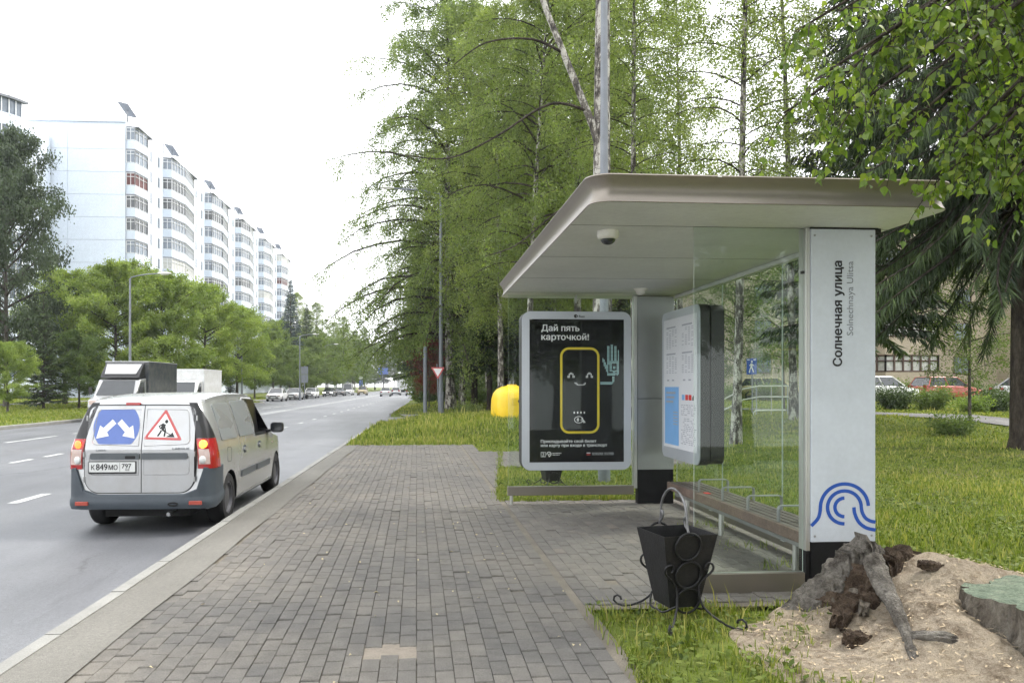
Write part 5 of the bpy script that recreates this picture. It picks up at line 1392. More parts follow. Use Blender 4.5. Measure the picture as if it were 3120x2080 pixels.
    # corner lamps, with the dark blind above them
    def corner(tt, z, off):
        pth = [(0.668, 0.0), (0.74, 0.0), (0.795, 0.008), (0.832, 0.05), (0.848, 0.13), (0.852, 0.24)]
        u_ = tt * 5; i = min(4, int(u_)); q = u_ - i
        x = pth[i][0] + (pth[i + 1][0] - pth[i][0]) * q; y = pth[i][1] + (pth[i + 1][1] - pth[i][1]) * q
        k = side_x(0.2, z) / side_x(0.2, 0.8)
        nx_, ny_ = ((0, -1) if tt < 0.3 else ((0.7, -0.7) if tt < 0.6 else (1, -0.1)))
        return (x * k + nx_ * off, y + v_shear(y, z) + ny_ * off, z)
    for sx in (-1, 1):
        def patch(name, z0, z1, t0, t1, m_, off, nz_=8, nt_=14):
            mb = MB(); V = []
            for j in range(nz_ + 1):
                for i in range(nt_ + 1):
                    z = z0 + (z1 - z0) * j / nz_; a0 = t0[0] + (t0[1] - t0[0]) * j / nz_; a1 = t1[0] + (t1[1] - t1[0]) * j / nz_
                    x, y, zz = corner(a0 + (a1 - a0) * i / nt_, z, off); V.append((sx * x, y, zz))
            w_ = nt_ + 1; F_ = [[j * w_ + i, j * w_ + i + 1, (j + 1) * w_ + i + 1, (j + 1) * w_ + i] for j in range(nz_) for i in range(nt_)]
            if sx < 0: F_ = [f[::-1] for f in F_]
            mb.add(V, F_); return mb.build(name, m_, t, smooth=60)
        patch("corner_blind", 1.075, 1.475, (0.02, 0.02), (0.86, 0.34), "car_black", 0.014)
        lamp = patch("tail_lamp", 0.735, 1.072, (0.02, 0.02), (1.0, 0.84), "lens_red", 0.018)
        patch_c = patch("reversing_lens", 0.785, 0.955, (0.05, 0.06), (0.44, 0.40), "lens_clear", 0.021)
        patch_c.parent = lamp
        for z, r_, m_, nm in ((1.008, 0.048, "tail_lit_orange" if sx > 0 else "tail_lit", "brake_bulb"), (0.835, 0.044, "plate_white", "reversing_bulb")):
            mb = MB(); T = Matrix.Translation((sx * 0.735, v_shear(0, z) - 0.023, z)) @ Matrix.Rotation(R(90), 4, 'X') @ Matrix.Rotation(R(22 * sx), 4, 'Y')
            mb.lathe([(r_, -0.012), (r_, 0.0), (r_ * 0.8, 0.010), (r_ * 0.4, 0.015), (0.004, 0.016)], 24, T=T); mb.build(nm, m_, lamp, smooth=50)
    # bumper wrapping the rear corners
    pth = []
    for sx in (-1, 1):
        side = [(0.872, 0.40), (0.874, 0.25), (0.868, 0.12), (0.850, 0.04), (0.815, -0.015), (0.745, -0.045), (0.66, -0.058), (0.5, -0.068), (0.25, -0.075), (0.0, -0.078)]
        pth += [(sx * x, y) for x, y in (side if sx < 0 else side[-2::-1])]
    V = []; rowsz = 9
    for x, y in pth:
        ax = abs(x)
        top = 0.450 + 0.305 * sstep(0.645, 0.70, ax) if y < 0.3 or ax < 0.8 else 0.755
        bot = 0.285 + 0.05 * sstep(0.1, 0.4, y)
        inx, iny = (-(1 if x > 0 else -1) * 1.0, 0.0) if y > 0.06 else ((-(1 if x > 0 else -1) * 0.7, 0.7) if ax > 0.79 else (0.0, 1.0))
        lv = [(bot, 0.06), (bot + 0.005, 0.015), (bot + 0.05, 0.0), (bot + 0.10, 0.0), (bot + 0.125, 0.012), (bot + 0.145, 0.014), (top - 0.012, 0.016), (top, 0.030), (top, 0.09)]
        for z, dd in lv: V.append((x + inx * dd, y + iny * dd, z))
    mb = MB(); F_ = [[i * rowsz + j, (i + 1) * rowsz + j, (i + 1) * rowsz + j + 1, i * rowsz + j + 1] for i in range(len(pth) - 1) for j in range(rowsz - 1)]
    mb.add(V, F_); bmp = mb.build("rear_bumper", "bumper_grey", t, smooth=45)
    for sx in (-1, 1):
        mb = MB(); mb.box((sx * 0.66 - 0.075, -0.078, 0.335), (sx * 0.66 + 0.075, -0.05, 0.378)); mb.build("reflector", "reflector_red", bmp, bevel=0.006)
    mb = MB(); mb.tube([(0.40 + 0.055 * math.cos(R(a)), -0.076, 0.345 + 0.017 * math.sin(R(a))) for a in range(0, 361, 20)], 0.008, 6, caps=False); mb.build("tow_eye", "gap_black", bmp, smooth=60)
    mb = MB(); mb.tube([(0.33, 0.25, 0.235), (0.33, -0.03, 0.225)], 0.022, 12); mb.build("exhaust_pipe", "steel_grey", t, smooth=40)
    mb = MB(); mb.box((-0.5, 0.2, 0.17), (0.5, 3.9, 0.25)); mb.box((-0.55, 0.70, 0.22), (0.55, 0.78, 0.34)); mb.build("underbody", "gap_black", t)
    for y in (0.74, 3.58):
        for sx in (-1, 1): wheel(t, sx * 0.725, y, 0.308, 0.215, sx)
    for sx in (-1, 1):
        mb = MB(); mb.tube([(sx * 0.83, 2.86, 0.99), (sx * 0.91, 2.84, 1.01)], 0.022, 8)
        rings = []
        for k, (dy, s_) in enumerate(((-0.05, 0.9), (-0.03, 1.0), (0.03, 1.0), (0.08, 0.75), (0.11, 0.35))):
            rings.append([(sx * 1.005 + a * s_, 2.84 + dy, 1.055 + b * s_) for a, b in rrect(0.20, 0.155, 0.05, 4)])
        mb.loft(rings); mr = mb.build("wing_mirror", "car_black", t, smooth=45)
        mb = MB(); mb.add([(sx * 1.005 + a, 2.788, 1.055 + b) for a, b in rrect(0.165, 0.12, 0.035, 4)], [list(range(20))]); mb.build("mirror_glass", "car_glass", mr)
    return t
build_van()

# ---- generic cars for the far traffic
def car(name, label, loc, rz, paint_, cat="car", L=4.4, W=1.74, Hh=1.45, style="sedan", lamps="lens_clear", group=None, lit=False):
    """Front faces +y in local space."""
    t = thing(name, label, cat, loc, rz, group); hw = W / 2; h = Hh
    P = {"sedan": ([0, .05, .25, .9, 1.3, 2.6, 3.2, 4.1, 4.36, 4.4], [.55, .78, .92, .95, .95, .93, .90, .78, .62, .45]),
         "hatch": ([0, .05, .2, .6, 1.3, 2.6, 3.2, 4.1, 4.36, 4.4], [.6, .85, .95, .97, .96, .93, .90, .78, .62, .45]),
         "suv": ([0, .05, .2, .6, 1.3, 2.6, 3.2, 4.1, 4.36, 4.4], [.7, .95, 1.05, 1.06, 1.05, 1.03, 1.02, .98, .80, .55])}[style]
    ys_, zs_ = [a * L / 4.4 for a in P[0]], P[1]
    rings = []
    for y, z in zip(ys_, zs_):
        e = min(1, 0.80 + 0.20 * min(1, min(y, L - y) / 0.35)); w_ = hw * e; zb = 0.24 if 0.1 < y < L - 0.1 else 0.3
        s = [(0, zb), (w_ * .92, zb), (w_ * .985, zb + .1), (w_, .5 * (zb + z) + .03), (w_ * .97, z - .06), (w_ * .88, z - .01), (0, z + .02)]
        rings.append([(x, y, q) for x, q in s] + [(-x, y, q) for x, q in s[-2:0:-1]])
    mb = MB(); mb.loft(rings); mb.build("body", paint_, t, smooth=40)
    y0, y1, t0, t1 = {"sedan": (.55, 3.25, 1.15, 2.45), "hatch": (.12, 3.25, .45, 2.45), "suv": (.1, 3.15, .25, 2.55)}[style]
    zb = 0.90 if style != "suv" else 1.02
    k = L / 4.4
    lo = [(-hw * .9, y0 * k), (hw * .9, y0 * k), (hw * .9, y1 * k), (-hw * .9, y1 * k)]; hi = [(-hw * .70, t0 * k), (hw * .70, t0 * k), (hw * .70, t1 * k), (-hw * .70, t1 * k)]
    mb = MB(); mb.loft([[(x, y, zb) for x, y in lo], [(x, y, h - .03) for x, y in hi]]); cab = mb.build("cabin_glass", "car_glass", t, bevel=0.03)
    mb = MB(); mb.loft([[(x * 1.02, y + (.06 if i in (2, 3) else -.06), h - .035) for i, (x, y) in enumerate(hi)], [(x * .95, y, h) for x, y in hi]]); mb.build("roof", paint_, t, bevel=0.02)
    for i in range(4):
        a, b = Vector((*lo[i], zb)), Vector((*hi[i], h - .03)); mb = MB(); mb.tube([a, b], 0.035, 6); mb.build("pillar", paint_, t)
    for sx in (-1, 1):
        mb = MB(); mb.tube([(sx * hw * .88, (y0 + y1) / 2 * k, zb), (sx * hw * .715, (t0 + t1) / 2 * k, h - .03)], 0.035, 6); mb.build("pillar", paint_, t)
        mb = MB(); mb.box((sx * hw * .66 - .17, L - .16, .60 if style != "suv" else .72), (sx * hw * .66 + .17, L + .0, .72 if style != "suv" else .88)); mb.build("headlight", "headlamp_lit" if lit else lamps, t, bevel=0.02)
        mb = MB(); mb.box((sx * hw * .70 - .14, -.01, .66 if style == "sedan" else .72), (sx * hw * .70 + .14, .12, .82 if style == "sedan" else .98)); mb.build("tail_light", "lens_red", t, bevel=0.02)
        mb = MB(); mb.box((sx * hw * 1.04 - .07, 2.75 * k, .93), (sx * hw * 1.04 + .07, 2.85 * k, 1.05)); mb.build("wing_mirror", "car_black", t, bevel=0.02)
        for y in (.78 * k, 3.52 * k): wheel(t, sx * (hw - .10), y, 0.31, 0.2, sx)
    mb = MB(); mb.box((-hw * .62, L - .03, .34), (hw * .62, L + .005, .50)); mb.box((-hw * .40, L - .05, .56), (hw * .40, L + .002, .68)); mb.build("grille", "car_black", t)
    mb = MB(); mb.box((-.26, L + .006, .40), (.26, L + .014, .51)); mb.build("number_plate", "plate_white", t)
    mb = MB(); mb.box((-.26, -.03, .62), (.26, -.005, .73)); mb.build("number_plate", "plate_white", t)
    mb = MB(); mb.box((-hw * .9, -.02, .27), (hw * .9, .1, .48)); mb.build("rear_bumper", paint_ if style == "sedan" else "bumper_grey", t, bevel=0.03)
    return t
IN = R(180 - 1.15); OUT = R(-1.15)
RZ = -0.14
car("parked_car", "white saloon parked at the head of the kerbside row", (-15.55, 91.5, RZ), IN, "car_white")
car("parked_car", "silver saloon parked just behind the white saloon", (-15.1, 101.0, RZ), IN, "car_silver")
car("parked_car", "pale saloon parked beyond the flatbed trailer", (-14.9, 115.5, RZ), IN, "car_white", style="hatch")
car("moving_car", "dark car with lit headlights in the oncoming kerb lane", (-14.2, 132, RZ), IN, "car_dark", lit=True)
car("parked_car", "dark blue hatchback parked ahead of the white minibus", (-13.3, 141, RZ), IN, "car_dark", style="hatch")
car("moving_car", "beige off-roader coming towards us in the middle lane", (-10.1, 151, RZ), IN, "car_beige", style="suv", Hh=1.75)
car("moving_car", "silver saloon driving away in the middle lane", (-5.2, 130, RZ), OUT, "car_silver")
car("moving_car", "white estate driving away ahead of the silver saloon", (-3.9, 147, RZ), OUT, "car_white", style="hatch")
car("parked_car", "white hatchback at the near kerb beside the far tree trunks", (-1.1, 138, RZ), OUT, "car_white", style="hatch")
def trailer(loc, rz):
    t = thing("flatbed_trailer", "low dark flatbed trailer parked between the pale cars", "trailer", loc, rz)
    mb = MB(); mb.box((-.9, 0, .55), (.9, 4.0, .66)); mb.build("bed", "car_dark", t)
    for sx in (-1, 1):
        mb = MB(); mb.box((sx * .9 - .02, 0, .665), (sx * .9 + .02, 4.0, .90)); mb.build("side_board", "car_dark", t)
        for y in (1.2, 2.0): wheel(t, sx * .75, y, .30, .2, sx)
    mb = MB(); mb.tube([(0, 4.0, .55), (0, 5.2, .48)], .05, 8); mb.build("drawbar", "steel_grey", t)
trailer((-15.2, 103.2, RZ), OUT)
def box_truck(name, label, loc, rz, cabp, boxp, deflector=True, H_=2.85, W=2.05, cab_only=False, BL=4.2):
    """Cab faces +y. Cab-over light truck with a box body."""
    t = thing(name, label, "truck", loc, rz)
    mb = MB(); mb.box((-W / 2, 0, .95), (W / 2, BL, H_)); bx_ = mb.build("cargo_box", boxp, t, bevel=0.02)
    for z in (.95, H_ - .07):
        mb = MB(); mb.box((-W / 2 - .012, -.012, z), (W / 2 + .012, BL + .012, z + .07)); mb.build("rail", boxp, bx_)
    mb = MB(); mb.box((-W / 2 - .005, -.005, H_ + .0), (W / 2 + .005, BL + .005, H_ + .03)); mb.build("box_roof", "car_white", bx_)
    y0 = BL + .12; cw = .96
    pr_ = [(y0, .55), (y0 + 1.95, .50), (y0 + 2.05, .70), (y0 + 1.98, 1.05), (y0 + 1.42, 1.22), (y0 + .78, 1.98), (y0, 2.05)]
    mb = MB(); mb.prism(pr_, -cw, cw, 'x'); cab = mb.build("cab", cabp, t, bevel=0.05, seg=3)
    a = Vector((0, y0 + 1.40, 1.25)); b = Vector((0, y0 + .83, 1.93)); nrm = Vector((0, .79, .61)) * 0.016
    mb = MB(); mb.add([tuple(a + nrm + Vector((sx * .84, 0, 0))) for sx in (-1, 1)] + [tuple(b + nrm + Vector((sx * .74, 0, 0))) for sx in (1, -1)], [(0, 1, 2, 3)]); mb.build("windscreen", "car_glass", cab)
    for sx in (-1, 1):
        mb = MB(); mb.add([(sx * (cw + .006), y0 + .25, 1.25), (sx * (cw + .006), y0 + 1.18, 1.25), (sx * (cw + .006), y0 + .74, 1.86), (sx * (cw + .006), y0 + .25, 1.90)], [(0, 1, 2, 3)] if sx > 0 else [(3, 2, 1, 0)]); mb.build("side_window", "car_glass", cab)
        mb = MB(); mb.box((sx * .72 - .16, y0 + 1.93, .82), (sx * .72 + .16, y0 + 2.055, 1.02)); mb.build("headlight", "lens_clear", cab, bevel=0.02)
        mb = MB(); mb.tube([(sx * .96, y0 + 1.2, 1.35), (sx * 1.14, y0 + 1.25, 1.42)], .018, 6); mb.box((sx * 1.16 - .08, y0 + 1.2, 1.28), (sx * 1.16 + .08, y0 + 1.26, 1.62)); mb.build("wing_mirror", "car_black", cab, bevel=0.01)
        for y in (y0 + 1.1, 1.1): wheel(t, sx * .83, y, .34, .22, sx)
        mb = MB(); mb.box((sx * .95 - .06, .0, .62), (sx * .95 + .06, .05, .8)); mb.build("tail_light", "lens_red", t)
    mb = MB(); mb.box((-.5, y0 + 2.0, .74), (.5, y0 + 2.06, .98)); mb.build("grille", "car_black", cab)
    mb = MB(); mb.box((-cw, y0 + 1.9, .40), (cw, y0 + 2.10, .62)); mb.build("bumper", "bumper_grey", cab, bevel=0.03)
    mb = MB(); mb.box((-.26, y0 + 2.105, .46), (.26, y0 + 2.115, .57)); mb.build("number_plate", "plate_white", cab)
    if deflector:
        mb = MB(); mb.prism([(y0 + .02, 2.06), (y0 + .82, 2.06), (y0 + .70, 2.22), (y0 + .14, H_ - .08), (y0 + .02, H_ - .06)], -.90, .90, 'x'); df = mb.build("wind_deflector", "car_black", t, bevel=0.03)
        mb = MB(); mb.add([(-.72, y0 + .715, 2.25), (.72, y0 + .715, 2.25), (.82, y0 + .20, H_ - .12), (-.82, y0 + .20, H_ - .12)], [(0, 1, 2, 3)]); mb.build("deflector_face", cabp, df)
    mb = MB(); mb.box((-.35, .1, .55), (.35, y0 + 1.8, .75)); mb.box((-.95, .3, .82), (.95, BL, .945)); mb.build("chassis", "gap_black", t)
    return t
box_truck("box_truck", "light truck with dark grey cargo box and silver cab across the road", (-13.9, 43.4, RZ), IN, "car_silver", "box_dark")
box_truck("box_truck", "light truck with white cargo box parked behind the dark one", (-14.6, 56.0, RZ), IN, "car_white", "box_white", deflector=False, H_=2.75)
box_truck("box_truck", "far box truck with pale body driving away down the road", (-3.0, 166, RZ), OUT, "car_silver", "box_white", deflector=False, H_=3.3, W=2.3)
def minibus(loc, rz):
    t = car("minibus", "white minibus parked beyond the dark blue hatchback", loc, rz, "car_white", "minibus", L=5.0, W=1.95, Hh=2.2, style="suv"); return t
minibus((-12.9, 152.5, RZ), IN)
# cars parked by the brick building
car("parked_car", "white hatchback parked side-on before the brick building", (25.6, 44.6, 0.62), R(-80), "car_white", style="hatch", Hh=1.5)
car("parked_car", "red car half hidden by bushes before the brick building", (31.4, 47.0, 0.62), R(-80), "car_red", style="hatch", Hh=1.5)
car("parked_car", "silver car at the edge of the brick building's car park", (37.0, 47.5, 0.62), R(-100), "car_silver", style="sedan")
car("parked_car", "yellow and white car seen through the shelter glass", (21.2, 50.2, 0.62), R(-120), "car_beige", style="hatch")

# ================================================================== TREES
def birch_bark():
    m, n, l, p = nt_new("birch_bark")
    tc = n.new("ShaderNodeTexCoord"); mp = n.new("ShaderNodeMapping"); mp.inputs["Scale"].default_value = (2.2, 2.2, 0.9); l.new(tc.outputs["Object"], mp.inputs["Vector"])
    a = noise(n, l, mp.outputs[0], 2.6, 7, 0.72)
    mp2 = n.new("ShaderNodeMapping"); mp2.inputs["Scale"].default_value = (3, 3, 22); l.new(tc.outputs["Object"], mp2.inputs["Vector"])
    b = noise(n, l, mp2.outputs[0], 1.0, 4, 0.7)
    r = ramp(n, [(0.42, (0.030, 0.026, 0.023)), (0.50, (0.12, 0.105, 0.09)), (0.56, (0.42, 0.40, 0.36))]); l.new(a.outputs[0], r.inputs[0])
    rb = ramp(n, [(0.34, (0.25,) * 3), (0.42, (1.0,) * 3)]); l.new(b.outputs[0], rb.inputs[0])
    l.new(mulc(n, l, r.outputs[0], rb.outputs[0]), p.inputs["Base Color"]); p.inputs["Roughness"].default_value = 0.85
    bp = n.new("ShaderNodeBump"); bp.inputs["Strength"].default_value = 0.7; bp.inputs["Distance"].default_value = 0.03
    l.new(a.outputs[0], bp.inputs["Height"]); l.new(bp.outputs[0], p.inputs["Normal"]); M["birch_bark"] = m
birch_bark()
bark_material("dark_bark", (0.020, 0.016, 0.013), (0.055, 0.045, 0.036), (0.11, 0.092, 0.075), 6, 0.25, 1.0)
bark_material("grey_bark", (0.045, 0.040, 0.034), (0.10, 0.088, 0.075), (0.16, 0.145, 0.125), 6, 0.25, 0.8)
foliage("leaf_birch", (0.190, 0.235, 0.080), (0.095, 0.128, 0.050), (0.310, 0.345, 0.140), 0.5)
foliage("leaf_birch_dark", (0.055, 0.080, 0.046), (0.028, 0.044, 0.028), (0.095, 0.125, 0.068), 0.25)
foliage("leaf_maple", (0.215, 0.280, 0.078), (0.105, 0.150, 0.048), (0.350, 0.390, 0.125), 0.45)
foliage("leaf_green", (0.140, 0.190, 0.066), (0.070, 0.108, 0.040), (0.225, 0.270, 0.100), 0.4)
foliage("needle_dark", (0.040, 0.066, 0.026), (0.018, 0.032, 0.016), (0.085, 0.125, 0.040), 0.15)
foliage("needle_green", (0.066, 0.100, 0.036), (0.032, 0.052, 0.022), (0.120, 0.165, 0.056), 0.2)
foliage("needle_blue", (0.040, 0.066, 0.072), (0.020, 0.034, 0.038), (0.075, 0.110, 0.118), 0.10)
foliage("leaf_near", (0.135, 0.205, 0.036), (0.050, 0.090, 0.020), (0.300, 0.350, 0.080), 0.5, rough=0.35)
foliage("leaf_red", (0.20, 0.035, 0.035), (0.10, 0.02, 0.02), (0.30, 0.06, 0.05), 0.3)

def quads(name, c, L, W, d, s, tone, material):
    """Leaf rhombi: centre c, long axis d, cross axis s."""
    v = np.stack([c - d * (L / 2)[:, None], c + s * (W / 2)[:, None] - d * (L * 0.08)[:, None], c + d * (L / 2)[:, None], c - s * (W / 2)[:, None] - d * (L * 0.08)[:, None]], 1).reshape(-1, 3)
    return tri_mesh(name, v, np.arange(len(v)), material, np.repeat(tone, 4), per=4)
def rand_dirs(n, g, down=0.0):
    d = g.normal(0, 1, (n, 3)); d[:, 2] -= down; d /= np.linalg.norm(d, axis=1)[:, None]
    s = np.cross(d, g.normal(0, 1, (n, 3))); s /= np.linalg.norm(s, axis=1)[:, None]
    return d, s
def curve3(p0, d0, L, n, bend, g, wob=0.06):
    """Branch polyline: starts along d0 and bends by vector 'bend' along its length."""
    pts = [np.array(p0, float)]; d = np.array(d0, float); d /= np.linalg.norm(d)
    for k in range(n):
        d = d + np.array(bend) / n + g.normal(0, wob, 3); d /= np.linalg.norm(d); pts.append(pts[-1] + d * L / n)
    return pts
def broadleaf(h, r0, base, rad, nb, twigs, per, leaf, seed, lean=(0, 0), hang=0.8, up=0.9, material="leaf_birch", bark="birch_bark", extra=(), droop=-1.25, spreadtwig=0.5, low=1.0):
    """Trunk and limbs in one mesh, leaves in another. rad(t): crown radius at relative height t of the crown."""
    g = np.random.default_rng(seed); mb = MB()
    n = 14; tp = []; ph = g.uniform(0, 6.28)
    for k in range(n + 1):
        t = k / n; tp.append(np.array((lean[0] * h * t + 0.012 * h * math.sin(3.1 * t + ph) * t, lean[1] * h * t + 0.012 * h * math.cos(2.7 * t + ph) * t, h * 0.985 * t - 0.25 * (k == 0))))
    def trunk_at(z):
        t = min(1, max(0, z / h)) * n; i = min(n - 1, int(t)); return tp[i] + (tp[i + 1] - tp[i]) * (t - i)
    mb.tube([tuple(p) for p in tp], [r0 * (1.45 if k == 0 else (1 - k / n) ** 0.8 * 0.96 + 0.03) for k in range(n + 1)], 10)
    C, T_ = [], []
    tasks = []
    for k in range(nb):
        t = ((k + g.uniform(0, 1)) / nb) ** low; z = h * (base + (0.985 - base) * t); R_ = rad(t) * g.uniform(0.65, 1.12)
        a = k * 2.39996 + g.uniform(-0.4, 0.4); tasks.append((z, a, R_, t))
    for z, a, R_ in extra: tasks.append((z, a, R_, 0.3))
    for z, a, R_, t in tasks:
        p0 = trunk_at(z); el = up * (0.35 + 0.65 * t)
        d0 = np.array((math.cos(a), math.sin(a), el)); L = R_ * 1.25
        pl = curve3(p0, d0, L, 6, (0, 0, droop), g)
        rb = max(0.012, min(0.4 * r0, 0.008 * L + 0.0008 * L * L))
        mb.tube([tuple(p) for p in pl], [rb * (1 - 0.85 * k / 6) for k in range(7)], 5, mi=1, caps=False)
        for j in range(twigs):
            q = (0.22 + 0.78 * (j + g.uniform(0, 1)) / twigs) * 6; i = min(5, int(q)); bp = pl[i] + (pl[i + 1] - pl[i]) * (q - i)
            td = np.array((math.cos(a + g.normal(0, 1.0)), math.sin(a + g.normal(0, 1.0)), g.normal(0.1, 0.35))); tl = g.uniform(0.35, 1.0) * (0.35 + 0.16 * R_) * (1 + hang * 0.9)
            tw = curve3(bp, td, tl, 4, (0, 0, -2.2 * hang), g, 0.12)
            if j % 2 == 0: mb.tube([tuple(p) for p in tw], [0.010, 0.008, 0.007, 0.005, 0.003], 3, mi=1, caps=False)
            m_ = max(4, int(per * g.uniform(0.6, 1.4))); w = g.uniform(0.1, 1, m_) * 4; ii = np.minimum(3, w.astype(int)); tw_ = np.array(tw)
            c = tw_[ii] + (tw_[ii + 1] - tw_[ii]) * (w - ii)[:, None] + g.normal(0, 0.15, (m_, 3)) * np.array([1, 1, 0.9])
            C.append(c); tn = np.clip(g.normal(0.45, 0.13) + g.normal(0, 0.14, m_), 0, 1); T_.append(tn)
    C = np.concatenate(C); T_ = np.concatenate(T_); n_ = len(C)
    d, s = rand_dirs(n_, g, 0.5)
    L = leaf * g.uniform(0.7, 1.3, n_)
    return mb.mesh("trunk", [bark, "dark_bark"], smooth=50), quads("crown", C, L, L * 0.72, d, s, T_, material)
def spruce(h, r0, base, R0, whorls, per_whorl, sprays, seed, hang=0.5, material="needle_dark", bark="dark_bark", wid=0.045, taper=0.85, slen=0.42):
    g = np.random.default_rng(seed); mb = MB()
    mb.tube([(0, 0, -0.25), (0, 0, 0.3), (0.02, 0.01, h * 0.5), (0, 0, h)], [r0 * 1.4, r0, r0 * 0.6, 0.02], 9)
    V, T_ = [], []
    for k in range(whorls):
        t = k / whorls; z = h * (base + (1 - base) * t); L = R0 * (1 - t) ** taper * g.uniform(0.85, 1.1) + 0.12
        for j in range(per_whorl):
            a = 2 * PI * (j + g.uniform(-0.3, 0.3)) / per_whorl + k * 0.9; Lb = L * g.uniform(0.7, 1.15)
            el = -0.15 + 0.75 * t - 0.3 * hang
            pl = curve3((0, 0, z + g.uniform(-0.12, 0.12)), (math.cos(a), math.sin(a), el), Lb, 5, (0, 0, 0.35 - 0.25 * hang), g, 0.05)
            mb.tube([tuple(p) for p in pl], [0.035 * (1 - t) * (1 - 0.8 * q / 5) + 0.006 for q in range(6)], 4, caps=False)
            m_ = max(6, int(sprays * Lb / R0 * g.uniform(0.8, 1.2)))
            w = g.uniform(0.12, 1.0, m_) ** 0.8 * 5; ii = np.minimum(4, w.astype(int)); P_ = np.array(pl)
            c = P_[ii] + (P_[ii + 1] - P_[ii]) * (w - ii)[:, None]
            side = g.choice([-1.0, 1.0], m_) * g.uniform(0.3, 1.0, m_)
            out = np.array((math.cos(a), math.sin(a), 0.0)); sd = np.array((-math.sin(a), math.cos(a), 0.0))
            dirv = out[None, :] * g.uniform(0.2, 0.9, m_)[:, None] + sd[None, :] * side[:, None] + np.array((0, 0, -1.0))[None, :] * (g.uniform(0.1, 0.7, m_) + hang * g.uniform(0.3, 1.6, m_))[:, None]
            dirv /= np.linalg.norm(dirv, axis=1)[:, None]
            ln = slen * g.uniform(0.5, 1.25, m_) * (0.55 + 0.45 * (1 - t)); cr = np.cross(dirv, g.normal(0, 1, (m_, 3))); cr /= np.linalg.norm(cr, axis=1)[:, None]
            ww = wid * g.uniform(0.7, 1.3, m_)
            e = c + dirv * ln[:, None]; mid = c + dirv * (ln * 0.45)[:, None]
            V.append(np.stack([c, mid + cr * ww[:, None], e, mid - cr * ww[:, None]], 1).reshape(-1, 3))
            T_.append(np.repeat(np.clip(g.normal(0.42, 0.12) + g.normal(0, 0.15, m_) + 0.25 * (w / 5 > 0.85), 0, 1), 4))
    V = np.concatenate(V); T_ = np.concatenate(T_)
    return mb.mesh("trunk", bark, smooth=50), tri_mesh("crown", V, np.arange(len(V)), material, T_, per=4)
def plant(name, label, cat, meshes, loc, rz=0.0, s=1.0, group=None, crown_mat=None):
    t = thing(name, label, cat, loc, rz, group, s)
    link("trunk", meshes[0], t); c = link("crown", meshes[1], t)
    if crown_mat:
        c.material_slots[0].link = 'OBJECT'; c.material_slots[0].material = M[crown_mat]
    return t
def gz(x, y): return ground_z(x, y)
def TR(kind, name, label, x, y, rz=0.0, s=1.0, group=None, mat_=None, cat="tree"):
    return plant(name, label, cat, kind, (x, y, gz(x, y)), rz, s, group, mat_)
bell = lambda t: math.sin(PI * min(1, 0.12 + 0.88 * t)) ** 0.7
B1 = broadleaf(23, 0.17, 0.26, lambda t: 3.3 * (1 - t ** 3) ** 0.6 * (0.6 + 0.4 * min(1, t * 4)) + 0.3, 98, 11, 62, 0.09, 3, hang=1.0, up=1.5)
B2 = broadleaf(20, 0.15, 0.30, lambda t: 3.0 * (1 - t ** 3) ** 0.6 + 0.3, 90, 11, 62, 0.09, 5, lean=(0.05, 0.0), hang=1.1, up=1.5)
B4 = broadleaf(22, 0.15, 0.34, lambda t: 2.2 * (1 - t) ** 0.5 + 0.3, 66, 9, 60, 0.08, 6, lean=(0.035, 0.0), hang=1.3, up=1.5)
B3 = broadleaf(27, 0.27, 0.15, lambda t: float(np.interp(t, [0, 0.12, 0.3, 0.45, 0.7, 1.0], [4.8, 6.6, 6.2, 5.4, 4.8, 1.6])), 150, 17, 66, 0.105, 9, lean=(-0.02, 0), hang=1.05, up=1.1, low=1.3)
MP1 = broadleaf(9.6, 0.15, 0.17, lambda t: 4.3 * bell(t) * (1 - 0.45 * t) + 0.4, 50, 16, 84, 0.115, 21, hang=0.25, up=0.9, material="leaf_maple", bark="grey_bark", droop=-0.25)
MP2 = broadleaf(8.2, 0.13, 0.18, lambda t: 3.6 * bell(t) * (1 - 0.4 * t) + 0.4, 44, 15, 84, 0.115, 22, hang=0.25, up=1.0, material="leaf_maple", bark="grey_bark", droop=-0.2)
SP1 = spruce(19, 0.20, 0.16, 3.0, 46, 8, 95, 31, hang=0.6, wid=0.035)
SP2 = spruce(9, 0.11, 0.08, 2.0, 36, 8, 70, 32, hang=0.2, wid=0.03, slen=0.30)
YT = broadleaf(6.2, 0.055, 0.22, lambda t: 1.7 * bell(t) + 0.2, 34, 10, 50, 0.06, 41, hang=0.3, up=0.9, material="leaf_green", bark="grey_bark", droop=-0.3)

# ---- the wood behind the shelter
def Z(u, d):      # place on a view line at distance d: only used to set out the trees
    cx = (u - 1099) / 1800 * d; th = R(4.5)
    return (cx * math.cos(th) + d * math.sin(th), -cx * math.sin(th) + d * math.cos(th))
